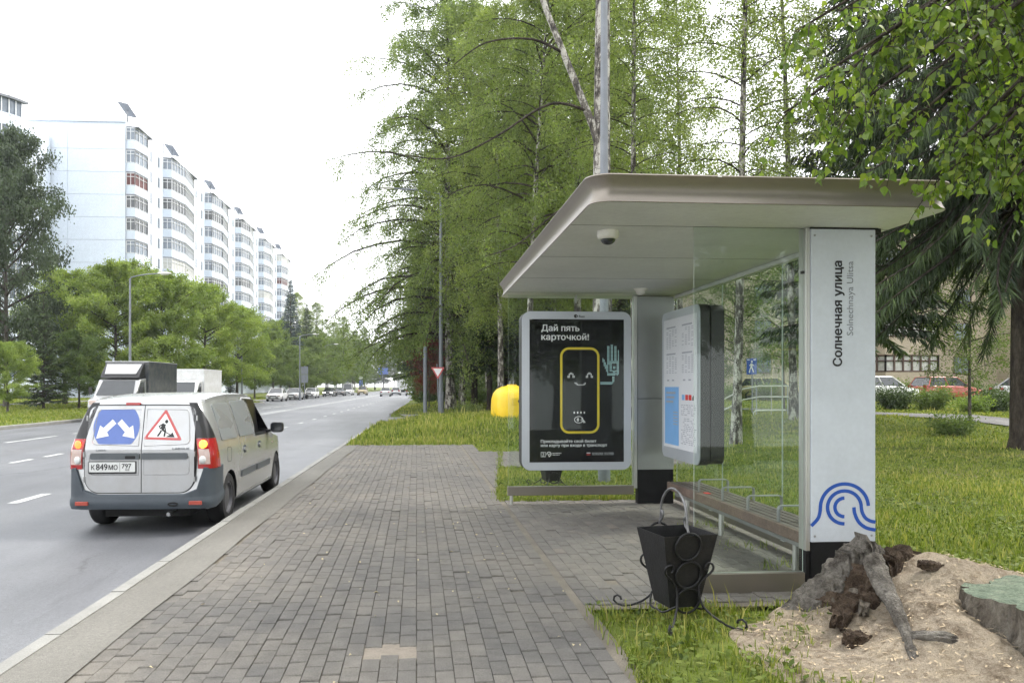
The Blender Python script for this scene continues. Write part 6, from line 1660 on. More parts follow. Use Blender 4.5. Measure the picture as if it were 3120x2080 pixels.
# the thick birch beside the lamp post
def big_birch():
    x, y = Z(1388, 17.2)
    t = thing("birch_tree", "thick old birch with peeling bark behind the tall lamp post", "tree", (x, y, gz(x, y)))
    g_extra = [(9.3, R(178), 4.6), (10.4, R(170), 5.0), (7.4, R(185), 3.6), (8.2, R(160), 3.2), (11.5, R(200), 4.2)]
    tr, cr = broadleaf(24, 0.24, 0.54, lambda q: 4.2 * (1 - q) ** 0.5 + 0.6, 56, 11, 60, 0.066, 77, hang=0.95, up=1.4)
    link("trunk", tr, t); link("crown", cr, t)
    mb = MB(); mb.tube([(0.05, 0, 6.3), (-0.25, 0.0, 7.3), (-0.75, 0.1, 8.6), (-1.25, 0.1, 9.8), (-1.7, 0.2, 11.2), (-2.0, 0.2, 13)], [0.10, 0.085, 0.075, 0.065, 0.05, 0.03], 9); mb.build("limb", "birch_bark", t, smooth=60)
    for pts_, r_ in (([(-0.85, 0.1, 8.9), (-1.6, 0.0, 9.15), (-2.6, -0.1, 9.0), (-3.3, -0.1, 8.5)], 0.034), ([(-0.30, 0.0, 7.6), (-1.2, 0.0, 7.75), (-2.4, 0.0, 7.0), (-3.4, 0.1, 6.55), (-4.4, 0.1, 6.6)], 0.036), ([(-0.1, 0, 5.6), (-0.9, 0.1, 5.5), (-1.9, 0.1, 4.7), (-2.6, 0.2, 4.45)], 0.028)):
        mb = MB(); pp = spl(pts_, 5); mb.tube(pp, [r_ * (1 - 0.75 * k / len(pp)) for k in range(len(pp))], 7); mb.build("limb", "dark_bark", t, smooth=60)
big_birch()
x, y = Z(1036, 47.0); TR(B3, "birch_tree", "wide-spreading birch whose branches hang out over the road", x, y, R(20))
x, y = Z(1062, 47); TR(B1, "birch_tree", "slim birch right behind the wide-spreading one", x, y, 1.0, 1.05)
for k, (u, d, s, rz, lb) in enumerate(((1210, 30, 0.95, 0.4, "slim birch seen above the shelter roof's sloping edge"), (1330, 33, 1.0, 2.1, "birch behind the thick trunk, above the yellow container"),
        (1462, 24, 0.82, 4.0, "birch with pale trunk just right of the lamp post"), (1560, 34, 0.92, 1.1, "drooping birch above the middle of the shelter roof"))):
    x, y = Z(u, d); TR((B2, B1, B4, B4)[k], "birch_tree", lb, x, y, rz, s)
x, y = Z(1690, 21); TR(B4, "birch_tree", "dark leaning birch trunk against the sky above the roof", x, y, 0.1, 0.86)
x, y = Z(1825, 27); TR(B4, "birch_tree", "birch with loose open crown left of the hanging spruce", x, y, 2.6, 0.95)
BG = "slim birches standing back in the wood"
for u, d, s in ((1120, 62, 1.1), (1180, 55, 1.0), (1150, 36, 0.9), (1270, 38, 0.92), (1390, 40, 0.95), (1262, 48, 1.05), (1408, 52, 1.0), (1010, 78, 1.1), (960, 110, 1.05), (1080, 90, 1.15), (1300, 75, 1.1)):
    x, y = Z(u, d); TR(B1 if rnd.random() < 0.5 else B2, "birch_tree", "slim birch standing back in the wood beyond the shelter", x, y, rnd.uniform(0, 6), s * rnd.uniform(0.92, 1.06), BG)
SG = "dark spruces in the wood"
for u, d, s in ((1090, 50, 1.0), (1125, 46, 0.85), (1165, 52, 1.0), (1205, 46, 0.9), (1245, 58, 1.0), (1290, 50, 0.95), (1345, 46, 0.9), (1420, 44, 0.85), (1475, 50, 0.9), (985, 64, 0.95), (1040, 66, 1.0), (955, 88, 1.0), (1010, 100, 1.0), (1150, 70, 1.0), (1220, 80, 1.0)):
    x, y = Z(u, d); TR(SP1, "spruce_tree", "dark spruce with bare lower trunk in the wood", x, y, rnd.uniform(0, 6), s * rnd.uniform(0.9, 1.08), SG, "needle_green" if rnd.random() < 0.35 else None)
RG = "trees lining the far end of the road"
for k in range(16):
    yy = 120 + 15 * k + rnd.uniform(-4, 4); xx = xk(yy) + 5 + rnd.uniform(0, 9)
    TR((B1, SP1, B3)[k % 3], "roadside_tree", "tree in the long row on the wood side of the road", xx, yy, rnd.uniform(0, 6), rnd.uniform(0.9, 1.15), "trees along the wood side of the road")
# thin bare trunks inside the wood
for k in range(22):
    u = rnd.uniform(1060, 1500); d = rnd.uniform(40, 70); x, y = Z(u, d)
    hh = rnd.uniform(9, 15); mb = MB(); mb.tube([(0, 0, -0.2), (rnd.uniform(-.2, .2), 0, hh * .5), (rnd.uniform(-.5, .5), 0, hh)], [rnd.uniform(.10, .2), .1, .04], 7)
    mbt = mb.mesh("trunk", "dark_bark", smooth=50)
    t = thing("bare_trunk", "bare dark tree trunk inside the shady wood", "tree", (x, y, gz(x, y)), 0, "bare trunks inside the wood"); link("trunk", mbt, t)
# ---- hanging spruce on the right
def hanging_spruce():
    x, y = Z(2352, 18.8)
    t = thing("spruce_tree", "huge dark spruce with hanging branches right of the sign pillar", "tree", (x, y, gz(x, y)))
    tr, cr = spruce(22, 0.30, 0.27, 4.8, 54, 17, 300, 55, hang=1.7, wid=0.014, taper=0.45, slen=0.46, material="needle_dark")
    link("trunk", tr, t); link("crown", cr, t)
hanging_spruce()
x, y = Z(1975, 27); TR(SP1, "spruce_tree", "dark spruce standing behind the shelter roof near the hanging spruce", x, y, 0.7, 1.1)
x, y = Z(2228, 26); TR(YT, "young_tree", "thin young tree on the lawn right of the sign pillar", x, y, 0.3, 1.0)
x, y = Z(1690, 33); TR(YT, "young_tree", "leafy young tree seen through the back glass of the shelter", x, y, 1.3, 1.15)
x, y = Z(1800, 34); TR(YT, "young_tree", "dense young tree beside the railing behind the shelter glass", x, y, 2.2, 1.25)
x, y = Z(1850, 38); TR(YT, "young_tree", "young tree nearest the sign pillar behind the glass", x, y, 4.2, 1.3)
# ---- shrubs
def shrub(seed, n=5200, rx=1.0, h=1.1, leaf=0.07, material="leaf_green"):
    g = np.random.default_rng(seed); mb = MB(); C = []; T_ = []
    for k in range(26):
        a = g.uniform(0, 2 * PI); L = g.uniform(0.6, 1.15) * h; pl = curve3((g.normal(0, .08), g.normal(0, .08), -0.05), (math.cos(a) * .6, math.sin(a) * .6, 1.1), L, 4, (math.cos(a) * .4 * rx, math.sin(a) * .4 * rx, -.3), g, .1)
        mb.tube([tuple(p) for p in pl], [.012, .01, .008, .006, .003], 4, caps=False); P_ = np.array(pl); m_ = n // 26; w = g.uniform(.15, 1, m_) * 4; ii = np.minimum(3, w.astype(int))
        C.append(P_[ii] + (P_[ii + 1] - P_[ii]) * (w - ii)[:, None] + g.normal(0, .13, (m_, 3))); T_.append(np.clip(g.normal(.45, .12) + g.normal(0, .15, m_), 0, 1))
    C = np.concatenate(C); T_ = np.concatenate(T_); d, s = rand_dirs(len(C), g, .2); L = leaf * g.uniform(.7, 1.3, len(C))
    return mb.mesh("stem", "grey_bark"), quads("foliage", C, L, L * .7, d, s, T_, material)
SH1, SH2 = shrub(61), shrub(62, 4200, 1.2, 0.8)
def SHR(kind, label, x, y, s=1.0, m_=None, group=None):
    t = thing("shrub", label, "shrub", (x, y, gz(x, y)), rnd.uniform(0, 6), group, s); link("stem", kind[0], t); c = link("foliage", kind[1], t)
    if m_: c.material_slots[0].link = 'OBJECT'; c.material_slots[0].material = M[m_]
x, y = Z(2052, 37); SHR(SH1, "dark bush in front of the white hatchback", x, y, 1.25, "needle_green")
x, y = Z(2140, 36); SHR(SH1, "round green bush between the white and red cars", x, y, 1.25)
x, y = Z(2290, 34); SHR(SH1, "dark bush at the foot of the thin young tree's lawn edge", x, y, 1.2, "needle_green")
x, y = Z(2235, 33); SHR(SH2, "yellowish low bush below the red car", x, y, 1.0, "leaf_maple")
x, y = Z(2190, 23); SHR(SH2, "low nettles growing beside the footpath edge", x, y, 0.9)
x, y = Z(1078, 41); SHR(SH1, "leafy sapling bush at the foot of the roadside trunks", x, y, 1.0)
x, y = Z(986, 47.5); TR(YT, "young_tree", "small red-leaved tree between the grey posts by the roadside", x, y, 0.5, 0.66, mat_="leaf_red")
for k in range(16):
    u = rnd.uniform(1080, 1560); x, y = Z(u, rnd.uniform(44, 62)); SHR(SH1 if k % 2 else SH2, "undergrowth bush on the shady floor of the wood", x, y, rnd.uniform(1.0, 1.8), "needle_green" if k % 3 else None, "undergrowth bushes in the wood")
for k in range(12):
    u = 1640 + 60 * k + rnd.uniform(-20, 20); x, y = Z(u, rnd.uniform(50, 56)); SHR(SH1, "hedge bush along the foot of the brick building", x, y, rnd.uniform(1.0, 1.5), None, "hedge bushes by the brick building")

for k in range(40):
    u = 1000 + 19 * k + rnd.uniform(-8, 8); d = rnd.uniform(85, 125); x, y = Z(u, d)
    TR(SP1 if k % 3 else MP1, "spruce_tree" if k % 3 else "broadleaf_tree", "tree in the dense dark back rows of the wood", x, y, rnd.uniform(0, 6), rnd.uniform(0.75, 1.05), "back rows of the wood", "needle_green" if k % 3 == 1 else ("leaf_green" if k % 3 == 0 else None))
for k in range(30):
    u = 985 + 22 * k; x, y = Z(u, rnd.uniform(62, 84)); SHR(SH1, "tall understorey bush deep in the wood", x, y, rnd.uniform(2.2, 3.6), "needle_green" if k % 2 else None, "understorey bushes deep in the wood")

# ---- left side of the road
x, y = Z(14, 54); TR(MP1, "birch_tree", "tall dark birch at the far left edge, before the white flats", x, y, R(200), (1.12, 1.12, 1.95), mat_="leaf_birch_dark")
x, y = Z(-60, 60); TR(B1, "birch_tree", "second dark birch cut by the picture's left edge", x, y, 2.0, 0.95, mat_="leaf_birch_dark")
x, y = Z(150, 62); TR(MP1, "maple_tree", "yellow-green maple behind the small dark spruce", x, y, 0.4, 1.08)
x, y = Z(268, 56); TR(MP1, "maple_tree", "tallest yellow-green maple behind the dark truck", x, y, 2.4, 1.06)
x, y = Z(372, 60); TR(MP2, "maple_tree", "yellow-green maple right behind the kerbside lamp post", x, y, 1.4, 1.22)
x, y = Z(470, 68); TR(MP1, "maple_tree", "yellow-green maple above the white box truck", x, y, 4.4, 1.06)
x, y = Z(545, 80); TR(MP2, "maple_tree", "maple over the parked saloons' end of the verge", x, y, 3.0, 1.15)
x, y = Z(100, 50); TR(SP2, "spruce_tree", "small dark spruce with bare foot on the far verge", x, y, 0.3, 0.80)
x, y = Z(182, 52); TR(MP2, "maple_tree", "small maple with crossed trunk beside the dark spruce", x, y, 0.9, 0.62, mat_="leaf_green")
x, y = Z(18, 44); TR(MP2, "maple_tree", "low bright maple at the left edge of the verge", x, y, 5.0, 0.47)
x, y = Z(480, 78); TR(SP2, "spruce_tree", "little blue spruce nearest the white truck", x, y, 0.3, 0.40, mat_="needle_blue")
x, y = Z(530, 84); TR(SP2, "spruce_tree", "little blue spruce beside the road sign", x, y, 1.3, 0.42, mat_="needle_blue")
x, y = Z(668, 125); TR(SP1, "spruce_tree", "tall blue spruce at the end of the flats", x, y, 1.3, 0.98, mat_="needle_blue")
x, y = Z(705, 138); TR(SP1, "spruce_tree", "dark spruce right of the tall blue one", x, y, 2.3, 0.85)
LG = "green trees along the parked cars"
for u, d, s in ((585, 95, 0.85), (628, 104, 0.9), (665, 112, 0.88), (720, 128, 1.0), (752, 150, 1.05), (700, 118, 0.8)):
    x, y = Z(u, d); TR(MP2 if s < 0.9 else MP1, "verge_tree", "round green tree on the verge behind the parked cars", x, y, rnd.uniform(0, 6), s, LG, "leaf_green")
for k in range(20):
    yy = 160 + 9 * k; xx = xk(yy) - 20.5 - rnd.uniform(0, 10)
    TR(MP1 if k % 2 else B1, "verge_tree", "far tree in the row on the flats' side of the road", xx, yy, rnd.uniform(0, 6), rnd.uniform(1.1, 1.7) if k % 2 else 0.9, "far trees on the flats' side", "leaf_green" if k % 2 else None)
for k in range(30):
    xx = -60 + 4.2 * k; yy = 325 + rnd.uniform(-14, 22)
    TR((B1, MP1, SP1)[k % 3], "distant_tree", "distant tree closing the end of the road", xx, yy, rnd.uniform(0, 6), rnd.uniform(1.7, 2.4) if k % 3 == 1 else 1.15, "distant trees at the end of the road", None if k % 3 == 2 else "leaf_green")
for k, (xx, yy) in enumerate(((40, 26), (50, 34), (58, 42), (66, 30), (74, 46), (52, 16), (70, 12))):
    TR((B1, SP1, MP1)[k % 3], "lawn_tree", "tree on the far lawn beyond the footpath's end", xx, yy, k * 1.1, 1.0, "trees on the far lawn", "leaf_green" if k % 3 == 2 else None)
# trees behind the viewer, which shade the pavement and show in the poster's glass
for k, (xx, yy, s) in enumerate(((7.0, -5.0, 1.15), (2.5, -9.0, 1.2), (11.0, -9.0, 1.25), (13.5, -1.0, 1.1), (6.0, -14.0, 1.3), (-1.2, -14.0, 1.2), (1.0, -22.0, 1.35))):
    TR((MP1, MP2, B2)[k % 3], "pavement_tree", "tree standing behind the viewer beside the pavement", xx, yy, k * 1.3, s, "trees behind the viewer", "leaf_green")

# ---- birch boughs hanging into the picture, from a tree just outside it
def near_birch():
    X0, Y0 = 6.4, 4.6
    t = thing("birch_tree", "near birch whose leafy boughs hang into the top right corner", "tree", (X0, Y0, gz(X0, Y0)))
    g = np.random.default_rng(91); mb = MB(); mb.tube([(0, 0, -0.3), (0.02, 0, 1.0), (0, 0.05, 4.0), (-0.1, 0.1, 8.0), (0, 0.1, 13)], [0.26, 0.19, 0.16, 0.10, 0.03], 12); mb.build("trunk", "birch_bark", t, smooth=60)
    V, T_, I = [], [], []
    # boughs: from the trunk to points given in world space
    boughs = []
    for u, v, d in ((1800, 255, 5.0), (1870, 180, 4.9), (1840, 60, 5.2), (1950, 250, 4.7), (1985, 110, 5.0), (2060, 300, 4.8), (2080, 40, 5.1), (2130, 170, 4.6), (2190, 330, 4.6), (2230, 90, 5.0), (2260, 330, 4.6), (2290, 230, 4.6), (2180, 390, 4.7), (2320, 360, 4.9), (2340, 120, 5.2), (2335, 400, 4.5), (1930, 20, 4.8), (2160, 20, 4.5), (2280, 20, 4.7)):
        ex, ey = Z(u, d); boughs.append(((ex, ey, 1.52 + (887 - v) / 1800 * d), 4.6 + 0.6 * (500 - v) / 500, 0.5))
    for (ex, ey, ez), z0, dn in boughs:
        a = np.array((0, 0, z0)); b = np.array((ex - X0, ey - Y0, ez)); m1 = a + (b - a) * 0.35 + np.array((0, 0, 0.5)); m2 = a + (b - a) * 0.75 + np.array((0, 0, 0.25))
        pl = spl([tuple(a), tuple(m1), tuple(m2), tuple(b)], 6); mb = MB(); mb.tube(pl, [0.035 * (1 - 0.85 * k / len(pl)) for k in range(len(pl))], 6); mb.build("bough", "dark_bark", t, smooth=60)
        for j in range(18):
            q = g.uniform(0.35, 1.0) ** 0.8 * (len(pl) - 1); i = min(len(pl) - 2, int(q)); p0 = np.array(pl[i]) + (np.array(pl[i + 1]) - np.array(pl[i])) * (q - i)
            tw = curve3(p0, (g.normal(-0.4, 0.7), g.normal(0, 0.7), g.normal(-0.2, 0.4)), g.uniform(0.25, 0.62), 5, (0, 0, -2.0), g, 0.15)
            mb = MB(); mb.tube([tuple(p) for p in tw], [0.004, 0.0035, 0.003, 0.0025, 0.002, 0.0015], 4, caps=False); twv.append(mb)
            P_ = np.array(tw)
            for w in g.uniform(0.1, 5.0, int(g.uniform(14, 26))):
                ii = min(4, int(w)); c = P_[ii] + (P_[ii + 1] - P_[ii]) * (w - ii)
                d = np.array((g.normal(0, 0.6), g.normal(0, 0.6), -1.0)); d /= np.linalg.norm(d); s = np.cross(d, g.normal(0, 1, 3)); s /= np.linalg.norm(s); nn = np.cross(s, d)
                L = g.uniform(0.028, 0.070); W = L * g.uniform(0.34, 0.44); c = c + d * 0.018 + g.normal(0, 0.012, 3); o = len(V)
                f = g.uniform(0.08, 0.3)
                prof_ = [(0.0, 0.0), (0.16, 0.80), (0.34, 1.0), (0.62, 0.55), (1.0, 0.0)]
                for q_, wd in prof_: V.append(c + d * L * q_ - nn * L * 0.12 * q_ * q_)
                for q_, wd in prof_[1:4]: V.append(c + d * L * q_ + s * W * wd + nn * W * wd * f - nn * L * 0.12 * q_ * q_)
                for q_, wd in prof_[1:4]: V.append(c + d * L * q_ - s * W * wd + nn * W * wd * f - nn * L * 0.12 * q_ * q_)
                for tri in ((0, 5, 1), (1, 5, 6), (1, 6, 2), (2, 6, 7), (2, 7, 3), (3, 7, 4), (0, 1, 8), (1, 9, 8), (1, 2, 9), (2, 10, 9), (2, 3, 10), (3, 4, 10)): I.extend([o + k for k in tri])
                tn = float(np.clip(g.normal(0.48, 0.22), 0, 1)); T_ += [tn] * 11
    link("foliage", tri_mesh("foliage", np.array(V), I, "leaf_near", T_), t)
    all_ = MB()
    for m_ in twv: o = len(all_.v); all_.v += m_.v; all_.f += [[i + o for i in f] for f in m_.f]; all_.m += m_.m
    tag(all_.build("twigs", "dark_bark", t), kind="stuff")
twv = []
near_birch()

# ================================================================== BUILDINGS
mat("flat_white", (0.60, 0.655, 0.73), 0.8, var=0.05, scale=0.3, fine=0.05, fscale=3)
mat("balcony_blue", (0.55, 0.61, 0.69), 0.7, var=0.06, scale=0.5)
mat("window_glass", (0.13, 0.16, 0.20), 0.10, var=0.3, scale=0.7, spec=0.7)
mat("window_frame", (0.70, 0.71, 0.72), 0.5, var=0.03)
mat("window_red", (0.09, 0.018, 0.015), 0.5, var=0.1)
mat("slab_dark", (0.16, 0.17, 0.19), 0.8, var=0.1)
mat("frame_brown", (0.075, 0.040, 0.026), 0.5, var=0.1)
mat("curtain", (0.50, 0.50, 0.47), 0.6, var=0.25, scale=3)
def brick_material():
    m, n, l, p = nt_new("beige_brick")
    tc = n.new("ShaderNodeTexCoord"); mp = n.new("ShaderNodeMapping"); mp.inputs["Rotation"].default_value = (R(90), 0, 0); l.new(tc.outputs["Object"], mp.inputs["Vector"])
    b = n.new("ShaderNodeTexBrick"); b.inputs["Scale"].default_value = 1.0; b.inputs["Color1"].default_value = (0.46, 0.385, 0.29, 1); b.inputs["Color2"].default_value = (0.40, 0.33, 0.245, 1); b.inputs["Mortar"].default_value = (0.28, 0.245, 0.20, 1)
    b.inputs["Brick Width"].default_value = 0.26; b.inputs["Row Height"].default_value = 0.078; b.inputs["Mortar Size"].default_value = 0.008; l.new(mp.outputs[0], b.inputs["Vector"])
    l.new(b.outputs[0], p.inputs["Base Color"]); p.inputs["Roughness"].default_value = 0.9; M["beige_brick"] = m
brick_material()
FH = 2.8; NF = 12
def apartment_block():
    t = thing("apartment_building", "long white twelve-storey block of flats with blue balcony bays", "building", (-35.9, 100.0, 0.0), R(-1.15))
    Ltot = 13.5 + 5 * 20.2 + 4
    D = 13.9; H_ = NF * FH + 0.6
    mb = MB(); mb.box((-D, 0.25, -0.5), (0, Ltot, H_)); wall = mb.build("wall", "flat_white", t)
    pm = MB(); pm.box((0, 0, 0), (D / 2 - 0.03, 0.245, FH - 0.03)); pm = pm.mesh("wall_panel", "flat_white")
    for f in range(NF):
        for c in range(2): link("wall_panel", pm, wall, loc=(-D + c * D / 2 + 0.015, 0.0, f * FH + 0.615 - 0.6))
    mb = MB(); mb.box((-D + .01, 0.10, -0.5), (-0.01, 0.249, NF * FH - .02)); mb.build("panel_joint", "slab_dark", wall)
    mb = MB(); mb.box((-D, .0, H_), (.0, Ltot, H_ + .12)); mb.build("roof_edge", "flat_white", t)
    def bay(plan, W):
        """Meshes of one storey of a balcony bay: parapet, glazing, frame, slab."""
        par = MB(); par.prism([(x, y) for y, x in plan][::-1], 0.16, 1.22)
        sl = MB(); sl.prism([(x + (.06 if x > 0 else 0), y) for y, x in plan][::-1], 0.0, 0.159)
        gl = MB(); gl.prism([(max(0, x - .05), y) for y, x in plan][::-1], 1.221, FH - 0.001)
        fr = MB()
        for (y0, x0), (y1, x1) in zip(plan, plan[1:]):
            L = math.hypot(y1 - y0, x1 - x0)
            if L < 0.9: continue
            k = max(2, round(L / 0.95))
            for i in range(k + 1):
                q = i / k; x, y = x0 + (x1 - x0) * q, y0 + (y1 - y0) * q; w_ = .05 if i not in (0, k) else .07
                fr.tube([(x, y, 1.22), (x, y, FH)], w_ * .8, 4, caps=False)
            for z in (1.27, 2.32, FH - .06): fr.tube([(x0, y0, z), (x1, y1, z)], .045, 4, caps=False)
        return par.mesh("parapet", "balcony_blue"), gl.mesh("glazing", "window_glass"), fr.mesh("window_frame", "window_frame"), sl.mesh("slab", "slab_dark")
    full = bay([(0, 0), (0.25, 1.15), (4.6, 1.75), (11.0, 1.0), (11.6, 0)], 11.6)
    half = bay([(0, 0), (0.02, 1.05), (3.2, 1.45), (4.7, 0.9), (5.0, 0)], 5.0)
    wm = MB(); wm.box((-.02, 0, 0), (.04, .85, 1.5)); wm = wm.mesh("window", "window_frame")
    wg = MB(); wg.box((.041, .06, .06), (.05, .40, 1.44)); wg.box((.041, .45, .06), (.05, .79, 1.44)); wg = wg.mesh("pane", "window_glass")
    starts = [(0.3, half, (5.6, 8.4, 11.3), 13.5)] + [(13.5 + 20.2 * k, full, (12.4, 15.0, 18.1), 20.2) for k in range(5)]
    for si, (y0, bm_, wins, per) in enumerate(starts):
        for f in range(1, NF):
            z = f * FH
            b = link("balcony", bm_[0], t, loc=(0, y0, z))
            gl = link("glazing", bm_[1], b); fr = link("window_frame", bm_[2], b); link("slab", bm_[3], b)
            if rnd.random() < 0.10: gl.material_slots[0].link = 'OBJECT'; gl.material_slots[0].material = M["window_red"]
            elif rnd.random() < 0.45: gl.material_slots[0].link = 'OBJECT'; gl.material_slots[0].material = M["curtain"] if rnd.random() < .45 else M["car_glass"]
            for wy in wins:
                w_ = link("window", wm, t, loc=(0, (y0 if per > 15 else 0) + wy, z + 0.95)); link("pane", wg, w_)
        bl = 11.6 if per > 15 else 5
        mb = MB(); mb.box((0, y0, NF * FH), (1.5, y0 + bl, NF * FH + .14)); mb.build("bay_roof", "slab_dark", t)
        mb = MB(); yc = y0 + bl * .6
        mb.tube([(-1.0, yc, H_), (-1.0, yc, H_ + 2.6)], .10, 6); mb.cbox((0, 0, 0), (1.3, 3.2, .12), T=Matrix.Translation((-1.0, yc, H_ + 2.6)) @ Matrix.Rotation(R(-12), 4, 'X') @ Matrix.Rotation(R(14), 4, 'Y'))
        mb.build("roof_canopy", "slab_dark", t)
        mb = MB(); mb.tube([(-.5, y0 + 1.6, H_), (-.5, y0 + 1.6, H_ + 1.9)], .10, 5); mb.build("vent_pipe", "slab_dark", t)
        for k in range(3):
            mb = MB(); mb.box((.02, y0 + bl + .25, rnd.randrange(4, 11) * FH + .4), (.38, y0 + bl + 1.0, 0)); z = rnd.randrange(4, 11) * FH + .35
            mb = MB(); mb.box((.05, y0 + bl + .1, z), (.40, y0 + bl + .8, z + .55)); mb.build("air_conditioner", "plastic_white", t)
apartment_block()
def corner_block():
    t = thing("apartment_building", "pale flats with curved glazed balconies behind the dark birch", "building", (-48.2, 86.0, 1.2))
    mb = MB(); mb.box((-16, 2, -.5), (3.4, 14, 30.9)); mb.build("wall", "flat_white", t)
    for f in range(11):
        z = f * FH
        def ringp(r): return [(r * math.sin(R(a)), 4.2 - r * math.cos(R(a))) for a in range(-70, 71, 10)]
        mb = MB(); P_ = ringp(6.2); mb.prism(P_, z, z + 1.25); b = mb.build("balcony", "balcony_blue", t)
        mb = MB(); mb.prism(ringp(6.05), z + 1.251, z + FH - .001); mb.build("glazing", "window_glass", b)
        mb = MB()
        for a in range(-70, 71, 7): mb.tube([(6.15 * math.sin(R(a)), 4.2 - 6.15 * math.cos(R(a)), z + 1.25), (6.15 * math.sin(R(a)), 4.2 - 6.15 * math.cos(R(a)), z + FH)], .06, 4, caps=False)
        mb.build("window_frame", "window_frame", b)
    mb = MB(); mb.prism([(6.5 * math.sin(R(a)), 4.2 - 6.5 * math.cos(R(a))) for a in range(-75, 76, 10)], 11 * FH, 11 * FH + .25); mb.build("bay_roof", "slab_dark", t)
    mb = MB(); mb.tube([(4, 3, 11 * FH + .25), (4, 3, 11 * FH + 3.4)], .05, 5); mb.build("mast", "slab_dark", t)
corner_block()
def brick_building():
    t = thing("apartment_building", "beige brick building with brown-framed windows behind the lawn", "building", (2.4, 0, 1.2))
    mb = MB(); mb.box((23, 63, -1), (33.5, 75, 17)); w1 = mb.build("wall", "beige_brick", t)
    mb = MB(); mb.box((33.5, 64.5, -1), (48, 75, 15.2)); w2 = mb.build("wall", "beige_brick", t)
    mb = MB(); mb.box((48, 60.5, -1), (75, 75, 17)); w3 = mb.build("wall", "beige_brick", t)
    mb = MB(); mb.box((22.5, 62.5, 17.0), (34, 75.5, 17.4)); mb.build("roof", "slab_dark", t)
    mb = MB(); mb.prism([(33.4, 15.2), (48.1, 15.2), (44, 18.5), (38, 18.5)], 64.2, 75.2, 'y'); mb.build("roof", "frame_brown", t)
    mb = MB(); mb.box((47.5, 60, 17.0), (75.5, 75.5, 17.4)); mb.build("roof", "slab_dark", t)
    bayp = [(35.6, 64.5), (36.4, 62.2), (41.0, 62.2), (42.2, 64.5)]
    for f in range(5):
        z = f * 2.9 + 0.4
        mb = MB(); mb.prism(bayp, z - 0.4 if f == 0 else z - .35, z + 1.15); par = mb.build("bay_wall", "beige_brick", t)
        ins = [(35.7, 64.5), (36.47, 62.3), (40.95, 62.3), (42.1, 64.5)]
        mb = MB(); mb.prism(ins, z + 1.151, z + 2.549); gl = mb.build("glazing", "curtain" if f < 2 else "window_glass", par)
        for (a, b) in zip(bayp, bayp[1:]):
            L = math.hypot(b[0] - a[0], b[1] - a[1]); k = max(2, round(L / .75))
            for i in range(k + 1):
                x, y = a[0] + (b[0] - a[0]) * i / k, a[1] + (b[1] - a[1]) * i / k
                mb = MB(); mb.box((x - .06, y - .06, z + 1.15), (x + .06, y + .06, z + 2.55)); mb.build("mullion", "frame_brown", gl)
            for zz in (1.18, 2.05, 2.50):
                mb = MB(); mb.tube([(a[0], a[1], z + zz), (b[0], b[1], z + zz)], .06, 4, caps=False); mb.build("transom", "frame_brown", gl)
    # plain windows
    def win(x, y, z, w_=1.5, h=1.5, wl=w2):
        mb = MB(); mb.box((x, y - .06, z), (x + w_, y + .05, z + h)); fr = mb.build("window", "frame_brown", wl)
        for k in range(2): mb = MB(); mb.box((x + .07 + k * (w_ / 2 - .02), y - .075, z + .07), (x + w_ / 2 - .05 + k * (w_ / 2 - .02), y - .061, z + h - .07)); mb.build("pane", "window_glass", fr)
    for f in range(5):
        win(44.0, 64.5, f * 2.9 + 1.4); win(25.5, 63, f * 2.9 + 1.4, wl=w1); win(30.0, 63, f * 2.9 + 1.4, .7, .7, w1)
        for k in range(4): win(50.5 + 4.2 * k, 60.5, f * 2.9 + (1.4 if f else 1.0), 1.3, 1.5, w3)
    mb = MB(); mb.box((52.6, 60.38, -.2), (53.9, 60.44, 2.3)); dr = mb.build("door", "frame_brown", t)
    mb = MB(); mb.tube([(53.75, 60.33, .8), (53.75, 60.33, 1.4)], .03, 6); mb.build("handle", "steel_grey", dr)
brick_building()

# ================================================================== STREET FURNITURE
def lamp_post(label, x, y, h, arm, r=0.075, rz=0.0, base_z=None):
    t = thing("street_lamp", label, "street lamp", (x, y, gz(x, y) if base_z is None else base_z), rz)
    mb = MB(); mb.tube([(0, 0, -.3), (0, 0, 1.2), (0, 0, 1.21), (0, 0, h)], [r * 1.35, r * 1.35, r, r * .62], 12); mb.build("pole", "galvanised", t, smooth=40)
    if arm:
        pts_ = [(0, 0, h - .1)] + [(arm * q, 0, h + .25 * (1 - (1 - q) ** 2) + .05) for q in (.05, .15, .35, .6, 1.0)]
        mb = MB(); mb.tube(pts_, r * .42, 8); mb.build("arm", "galvanised", t, smooth=50)
        s_ = 1 if arm > 0 else -1
        mb = MB(); e = arm; z = h + .33; rings = []
        for q, w_, hh in ((0, .05, .04), (.12, .09, .06), (.35, .14, .075), (.62, .13, .06), (.75, .06, .03)):
            rings.append([(e + s_ * q, w_ * math.cos(R(a)), z + hh * math.sin(R(a))) for a in range(0, 360, 45)])
        mb.loft(rings); hd = mb.build("lamp_head", "plastic_white", t, smooth=50)
        mb = MB(); mb.box((e + s_ * .38 - .2, -.09, z - .085), (e + s_ * .38 + .2, .09, z - .06)); mb.build("lens", "plastic_white", hd)
    return t
x, y = Z(1388, 12.55); lamp_post("tall grey lamp post rising directly behind the shelter", x, y, 11.0, -2.0, 0.075)
x, y = Z(1013, 43.8); lamp_post("grey lamp post among the roadside trunks, arm over the road", x, y, 12.2, -2.6, 0.12)
x, y = Z(299, 45.0); lamp_post("pale lamp post in front of the yellow-green maples", x, y, 7.7, 1.55, 0.085)
x, y = Z(689, 92.0); lamp_post("lamp post beside the tall blue spruce", x, y, 7.6, 1.5, 0.085)
x, y = Z(556, 70.0); lamp_post("short pale post on the verge corner before the parked cars", x, y, 4.2, 0, 0.075)
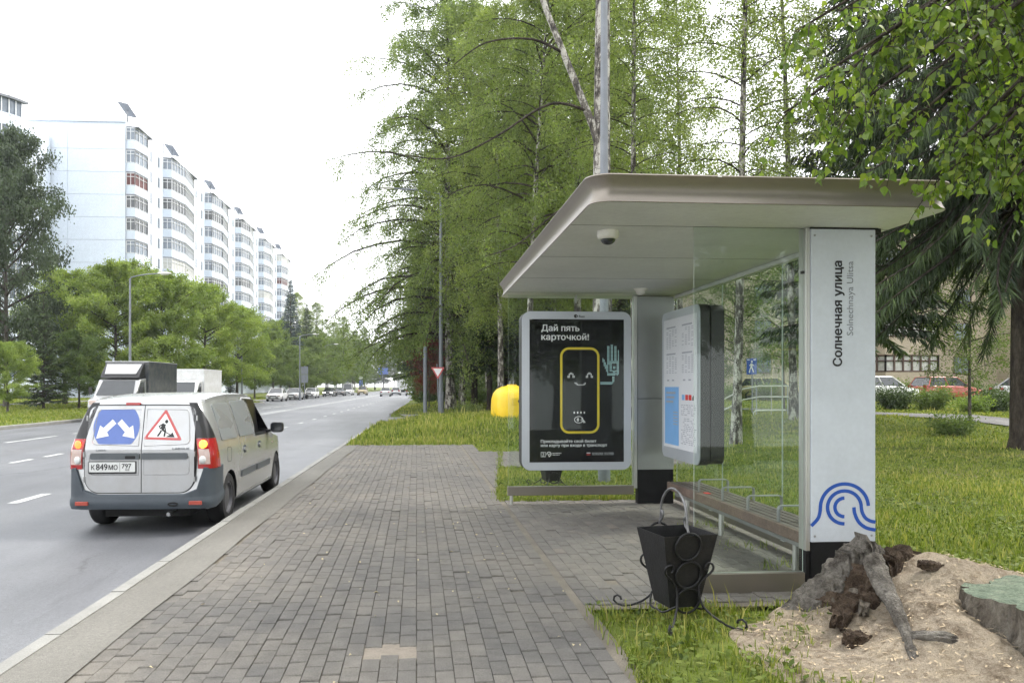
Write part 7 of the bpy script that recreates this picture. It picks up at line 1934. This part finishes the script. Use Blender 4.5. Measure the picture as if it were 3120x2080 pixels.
x, y = Z(748, 140.0); lamp_post("thin lamp post beyond the dark parked cars", x, y, 9.0, 1.5, 0.09)
for k, yy in enumerate((205, 232, 262)): lamp_post("distant lamp post at the wood side of the road's far end", xk(yy) + 1.3, yy, 9.5, -1.8, 0.11)["group"] = "distant lamp posts"
x, y = Z(977, 44.0)
t = thing("sign_post", "plain grey round post left of the give-way sign", "post", (x, y, gz(x, y))); mb = MB(); mb.tube([(0, 0, -.2), (0, 0, 3.7)], .115, 10); mb.build("pole", "galvanised", t, smooth=40); mb = MB(); mb.lathe([(.12, 3.7), (.10, 3.74), (.02, 3.76)], 12); mb.build("cap", "galvanised", t, smooth=40)
# give-way sign
x, y = Z(1006, 43.0)
gw = thing("give_way_sign", "red and white give-way triangle on a thin leaning pole", "road sign", (x, y, gz(x, y)), R(-6))
mb = MB(); mb.tube([(.06, .05, -.2), (-.05, .05, 2.75)], .032, 8); mb.build("pole", "galvanised", gw, smooth=40)
def tri_pts(r): return [(r * math.cos(R(a)), r * math.sin(R(a))) for a in (-90, 30, 150)]
def round_poly(P_, r, n=4):
    out = []
    for i in range(len(P_)):
        a, b, c = Vector(P_[i - 1]), Vector(P_[i]), Vector(P_[(i + 1) % len(P_)]); p0, p1 = b + (a - b).normalized() * r, b + (c - b).normalized() * r
        out += [tuple((1 - q / n) ** 2 * p0 + 2 * q / n * (1 - q / n) * b + (q / n) ** 2 * p1) for q in range(n + 1)]
    return out
mb = MB(); mb.prism([(a, b + 2.35) for a, b in round_poly(tri_pts(.44), .07)], -.02, .0, 'y'); pl_ = mb.build("plate", "sign_red", gw)
mb = MB(); mb.prism([(a, b + 2.35) for a, b in round_poly(tri_pts(.29), .03)], -.024, -.021, 'y'); mb.build("field", "print_white", pl_)
# yellow igloo container
x, y = Z(1176, 27.6)
bl = thing("recycling_container", "bright yellow bell-shaped recycling container behind the shelter", "container", (x, y, gz(x, y)), R(12))
mb = MB(); prof_ = [(.60, 0.0), (.67, .05), (.675, .35), (.66, .65), (.61, .85), (.50, 1.0), (.34, 1.09), (.16, 1.13), (.155, 1.17), (.02, 1.18)]
rings = []
for r_, z in prof_: rings.append([(a, b, z) for a, b in rrect(r_ * 2, r_ * 2, r_ * .62, 7)])
mb.loft(rings); mb.build("shell", "bell_yellow", bl, smooth=50)
mb = MB(); mb.box((-.26, -.694, .48), (.26, -.672, .72)); pn = mb.build("hatch", "bell_yellow", bl, bevel=0.008)
mb = MB(); mb.lathe([(.05, 0), (.045, .012), (.02, .02)], 16, T=Matrix.Translation((.03, -.695, .60)) @ Matrix.Rotation(PI / 2, 4, 'X')); mb.build("knob", "frame_brown", pn, smooth=40)
for sx in (-.07, .07):
    mb = MB(); mb.tube([(sx, 0, 1.17), (sx, 0, 1.30)], .012, 6); mb.build("lifting_ring", "steel_grey", bl)
# ramp railing and blue sign behind the shelter
x, y = Z(1735, 30.5); g0 = gz(x, y)
rl = thing("ramp_railing", "white tubular ramp railing on the lawn behind the shelter", "railing", (x, y, g0), R(-14))
path_ = [(-1.35, 0, .50), (-.45, 0, 1.0), (.15, 0, 1.12), (1.35, 0, 1.12)]
for dz, nm in ((0, "handrail"), (-.42, "mid_rail")): mb = MB(); mb.tube([(a, b, c + dz) for a, b, c in path_], .026, 8); mb.build(nm, "plastic_white", rl, smooth=40)
mb = MB(); mb.tube([(1.35, 0, 1.12), (1.35, 0, .70)], .026, 8); mb.build("end_post", "plastic_white", rl, smooth=40)
for px in (-1.2, -.7, 0.05, .6, 1.2):
    zt = float(np.interp(px, [a for a, b, c in path_], [c for a, b, c in path_])); mb = MB(); mb.tube([(px, 0, -.1), (px, 0, zt)], .022, 8); mb.build("post", "steel_grey", rl, smooth=40)
br = thing("barrier_rail", "low white pipe barrier under the ramp railing", "railing", (x + .3, y - .6, g0), R(-4)); mb = MB(); mb.tube([(-.6, 0, -.05), (-.6, 0, .12), (-.52, 0, .18), (.6, 0, .20)], .028, 8); mb.build("pipe", "plastic_white", br, smooth=40); mb = MB(); mb.tube([(.5, 0, -.05), (.5, 0, .19)], .02, 6); mb.build("post", "steel_grey", br)
x, y = Z(1727, 31.5)
ps = thing("pedestrian_sign", "blue sign with white pedestrian figure behind the shelter glass", "road sign", (x, y, gz(x, y)), R(-62))
mb = MB(); mb.tube([(0, .03, -.2), (0, .03, 2.25)], .026, 8); mb.build("pole", "galvanised", ps, smooth=40)
mb = MB(); mb.box((-.24, -.015, 1.58), (.24, .0, 2.22)); pp_ = mb.build("plate", "print_blue", ps)
mb = MB(); f3 = lambda a, b: (a, -.017, b)
mb.add([f3(.02 + .045 * math.cos(R(a)), 2.09 + .045 * math.sin(R(a))) for a in range(0, 360, 30)], [list(range(12))])
for P_, w_ in (([(0, 2.03), (0, 1.88)], .09), ([(0, 1.90), (-.07, 1.78), (-.10, 1.65)], .05), ([(0, 1.90), (.06, 1.78), (.10, 1.66)], .05), ([(0, 2.02), (-.10, 1.93)], .035), ([(0, 2.02), (.10, 1.93)], .035), ([(-.21, 2.17), (-.08, 2.17)], .03), ([(.1, 2.17), (.21, 2.17)], .03)): stroke(mb, P_, w_, f3)
mb.build("figure", "print_white", pp_)
# far road signs and the far stop
def far_sign(label, x, y, h, plates, rz=0.0):
    t = thing("road_sign", label, "road sign", (x, y, gz(x, y)), rz); mb = MB(); mb.tube([(0, .04, -.2), (0, .04, h)], .05, 8); mb.build("pole", "galvanised", t)
    for z0, z1, w_, m_ in plates: mb = MB(); mb.box((-w_, -.02, z0), (w_, .0, z1)); mb.build("plate", m_, t)
x, y = Z(829, 225); far_sign("far bus-stop sign, white plate over blue", x, y, 5.0, ((3.6, 4.7, .55, "plate_white"), (1.6, 3.3, .55, "sign_blue")))
x, y = Z(700, 96); far_sign("grey back of a tall double road sign by the parked cars", x, y, 4.3, ((2.2, 3.2, .42, "galvanised"), (3.25, 4.2, .42, "galvanised")))
x, y = Z(503, 82); far_sign("grey back of a square road sign beside the blue spruces", x, y, 4.0, ((2.9, 4.0, .55, "slab_dark"),))
x, y = Z(880, 250); far_sign("distant blue overhead road sign", x, y, 8.0, ((5.6, 7.6, 1.6, "sign_blue"),))
fs = thing("bus_shelter", "small distant bus shelter beyond the dark parked cars", "bus shelter", (*Z(776, 172), 0.0))
mb = MB(); mb.box((-2.3, -.8, 2.4), (2.3, .9, 2.6)); mb.build("roof", "slab_dark", fs)
for sx in (-2, 2): mb = MB(); mb.box((sx - .1, .5, 0), (sx + .1, .7, 2.4)); mb.build("pillar", "steel_grey", fs)
mb = MB(); mb.box((-1.9, .58, .2), (1.9, .60, 2.39)); mb.build("glass_pane", "pane_glass", fs)

# ================================================================== LABELS: rows of look-alikes counted from the left
ORD = ["first", "second", "third", "fourth", "fifth", "sixth", "seventh", "eighth", "ninth", "tenth", "eleventh", "twelfth", "thirteenth", "fourteenth", "fifteenth", "sixteenth", "seventeenth", "eighteenth", "nineteenth", "twentieth", "twenty-first", "twenty-second", "twenty-third", "twenty-fourth", "twenty-fifth", "twenty-sixth", "twenty-seventh", "twenty-eighth", "twenty-ninth", "thirtieth"] + ["thirty-" + w for w in ("first", "second", "third", "fourth", "fifth", "sixth", "seventh", "eighth", "ninth")] + ["fortieth"] + ["forty-" + w for w in ("first", "second", "third", "fourth", "fifth")]
groups = {}
for o in list(scene.objects):
    if o.parent is None and o.get("group"): groups.setdefault(o["group"], []).append(o)
def bearing(o): return math.atan2(o.location.x, o.location.y)
for g_, members in groups.items():
    if "viewer" in g_ or "far lawn" in g_: continue
    members.sort(key=bearing)
    for k, o in enumerate(members): o["label"] = o["label"] + ", " + ORD[k] + " from the left"

# ================================================================== HAZE
def haze(density):
    mb = MB(); mb.box((-260, -60, -1.6), (260, 560, 60)); me = mb.mesh("haze", "flat_white")
    m = bpy.data.materials.new("haze"); m.use_nodes = True; n, l = m.node_tree.nodes, m.node_tree.links; n.clear()
    out = n.new("ShaderNodeOutputMaterial"); v = n.new("ShaderNodeVolumePrincipled"); v.inputs["Color"].default_value = (0.88, 0.94, 1.0, 1); v.inputs["Density"].default_value = density; v.inputs["Anisotropy"].default_value = 0.3
    l.new(v.outputs[0], out.inputs["Volume"]); me.materials.clear(); me.materials.append(m)
    tag(link("haze", me), "thin pale haze over the whole street", kind="stuff")
haze(0.00035)
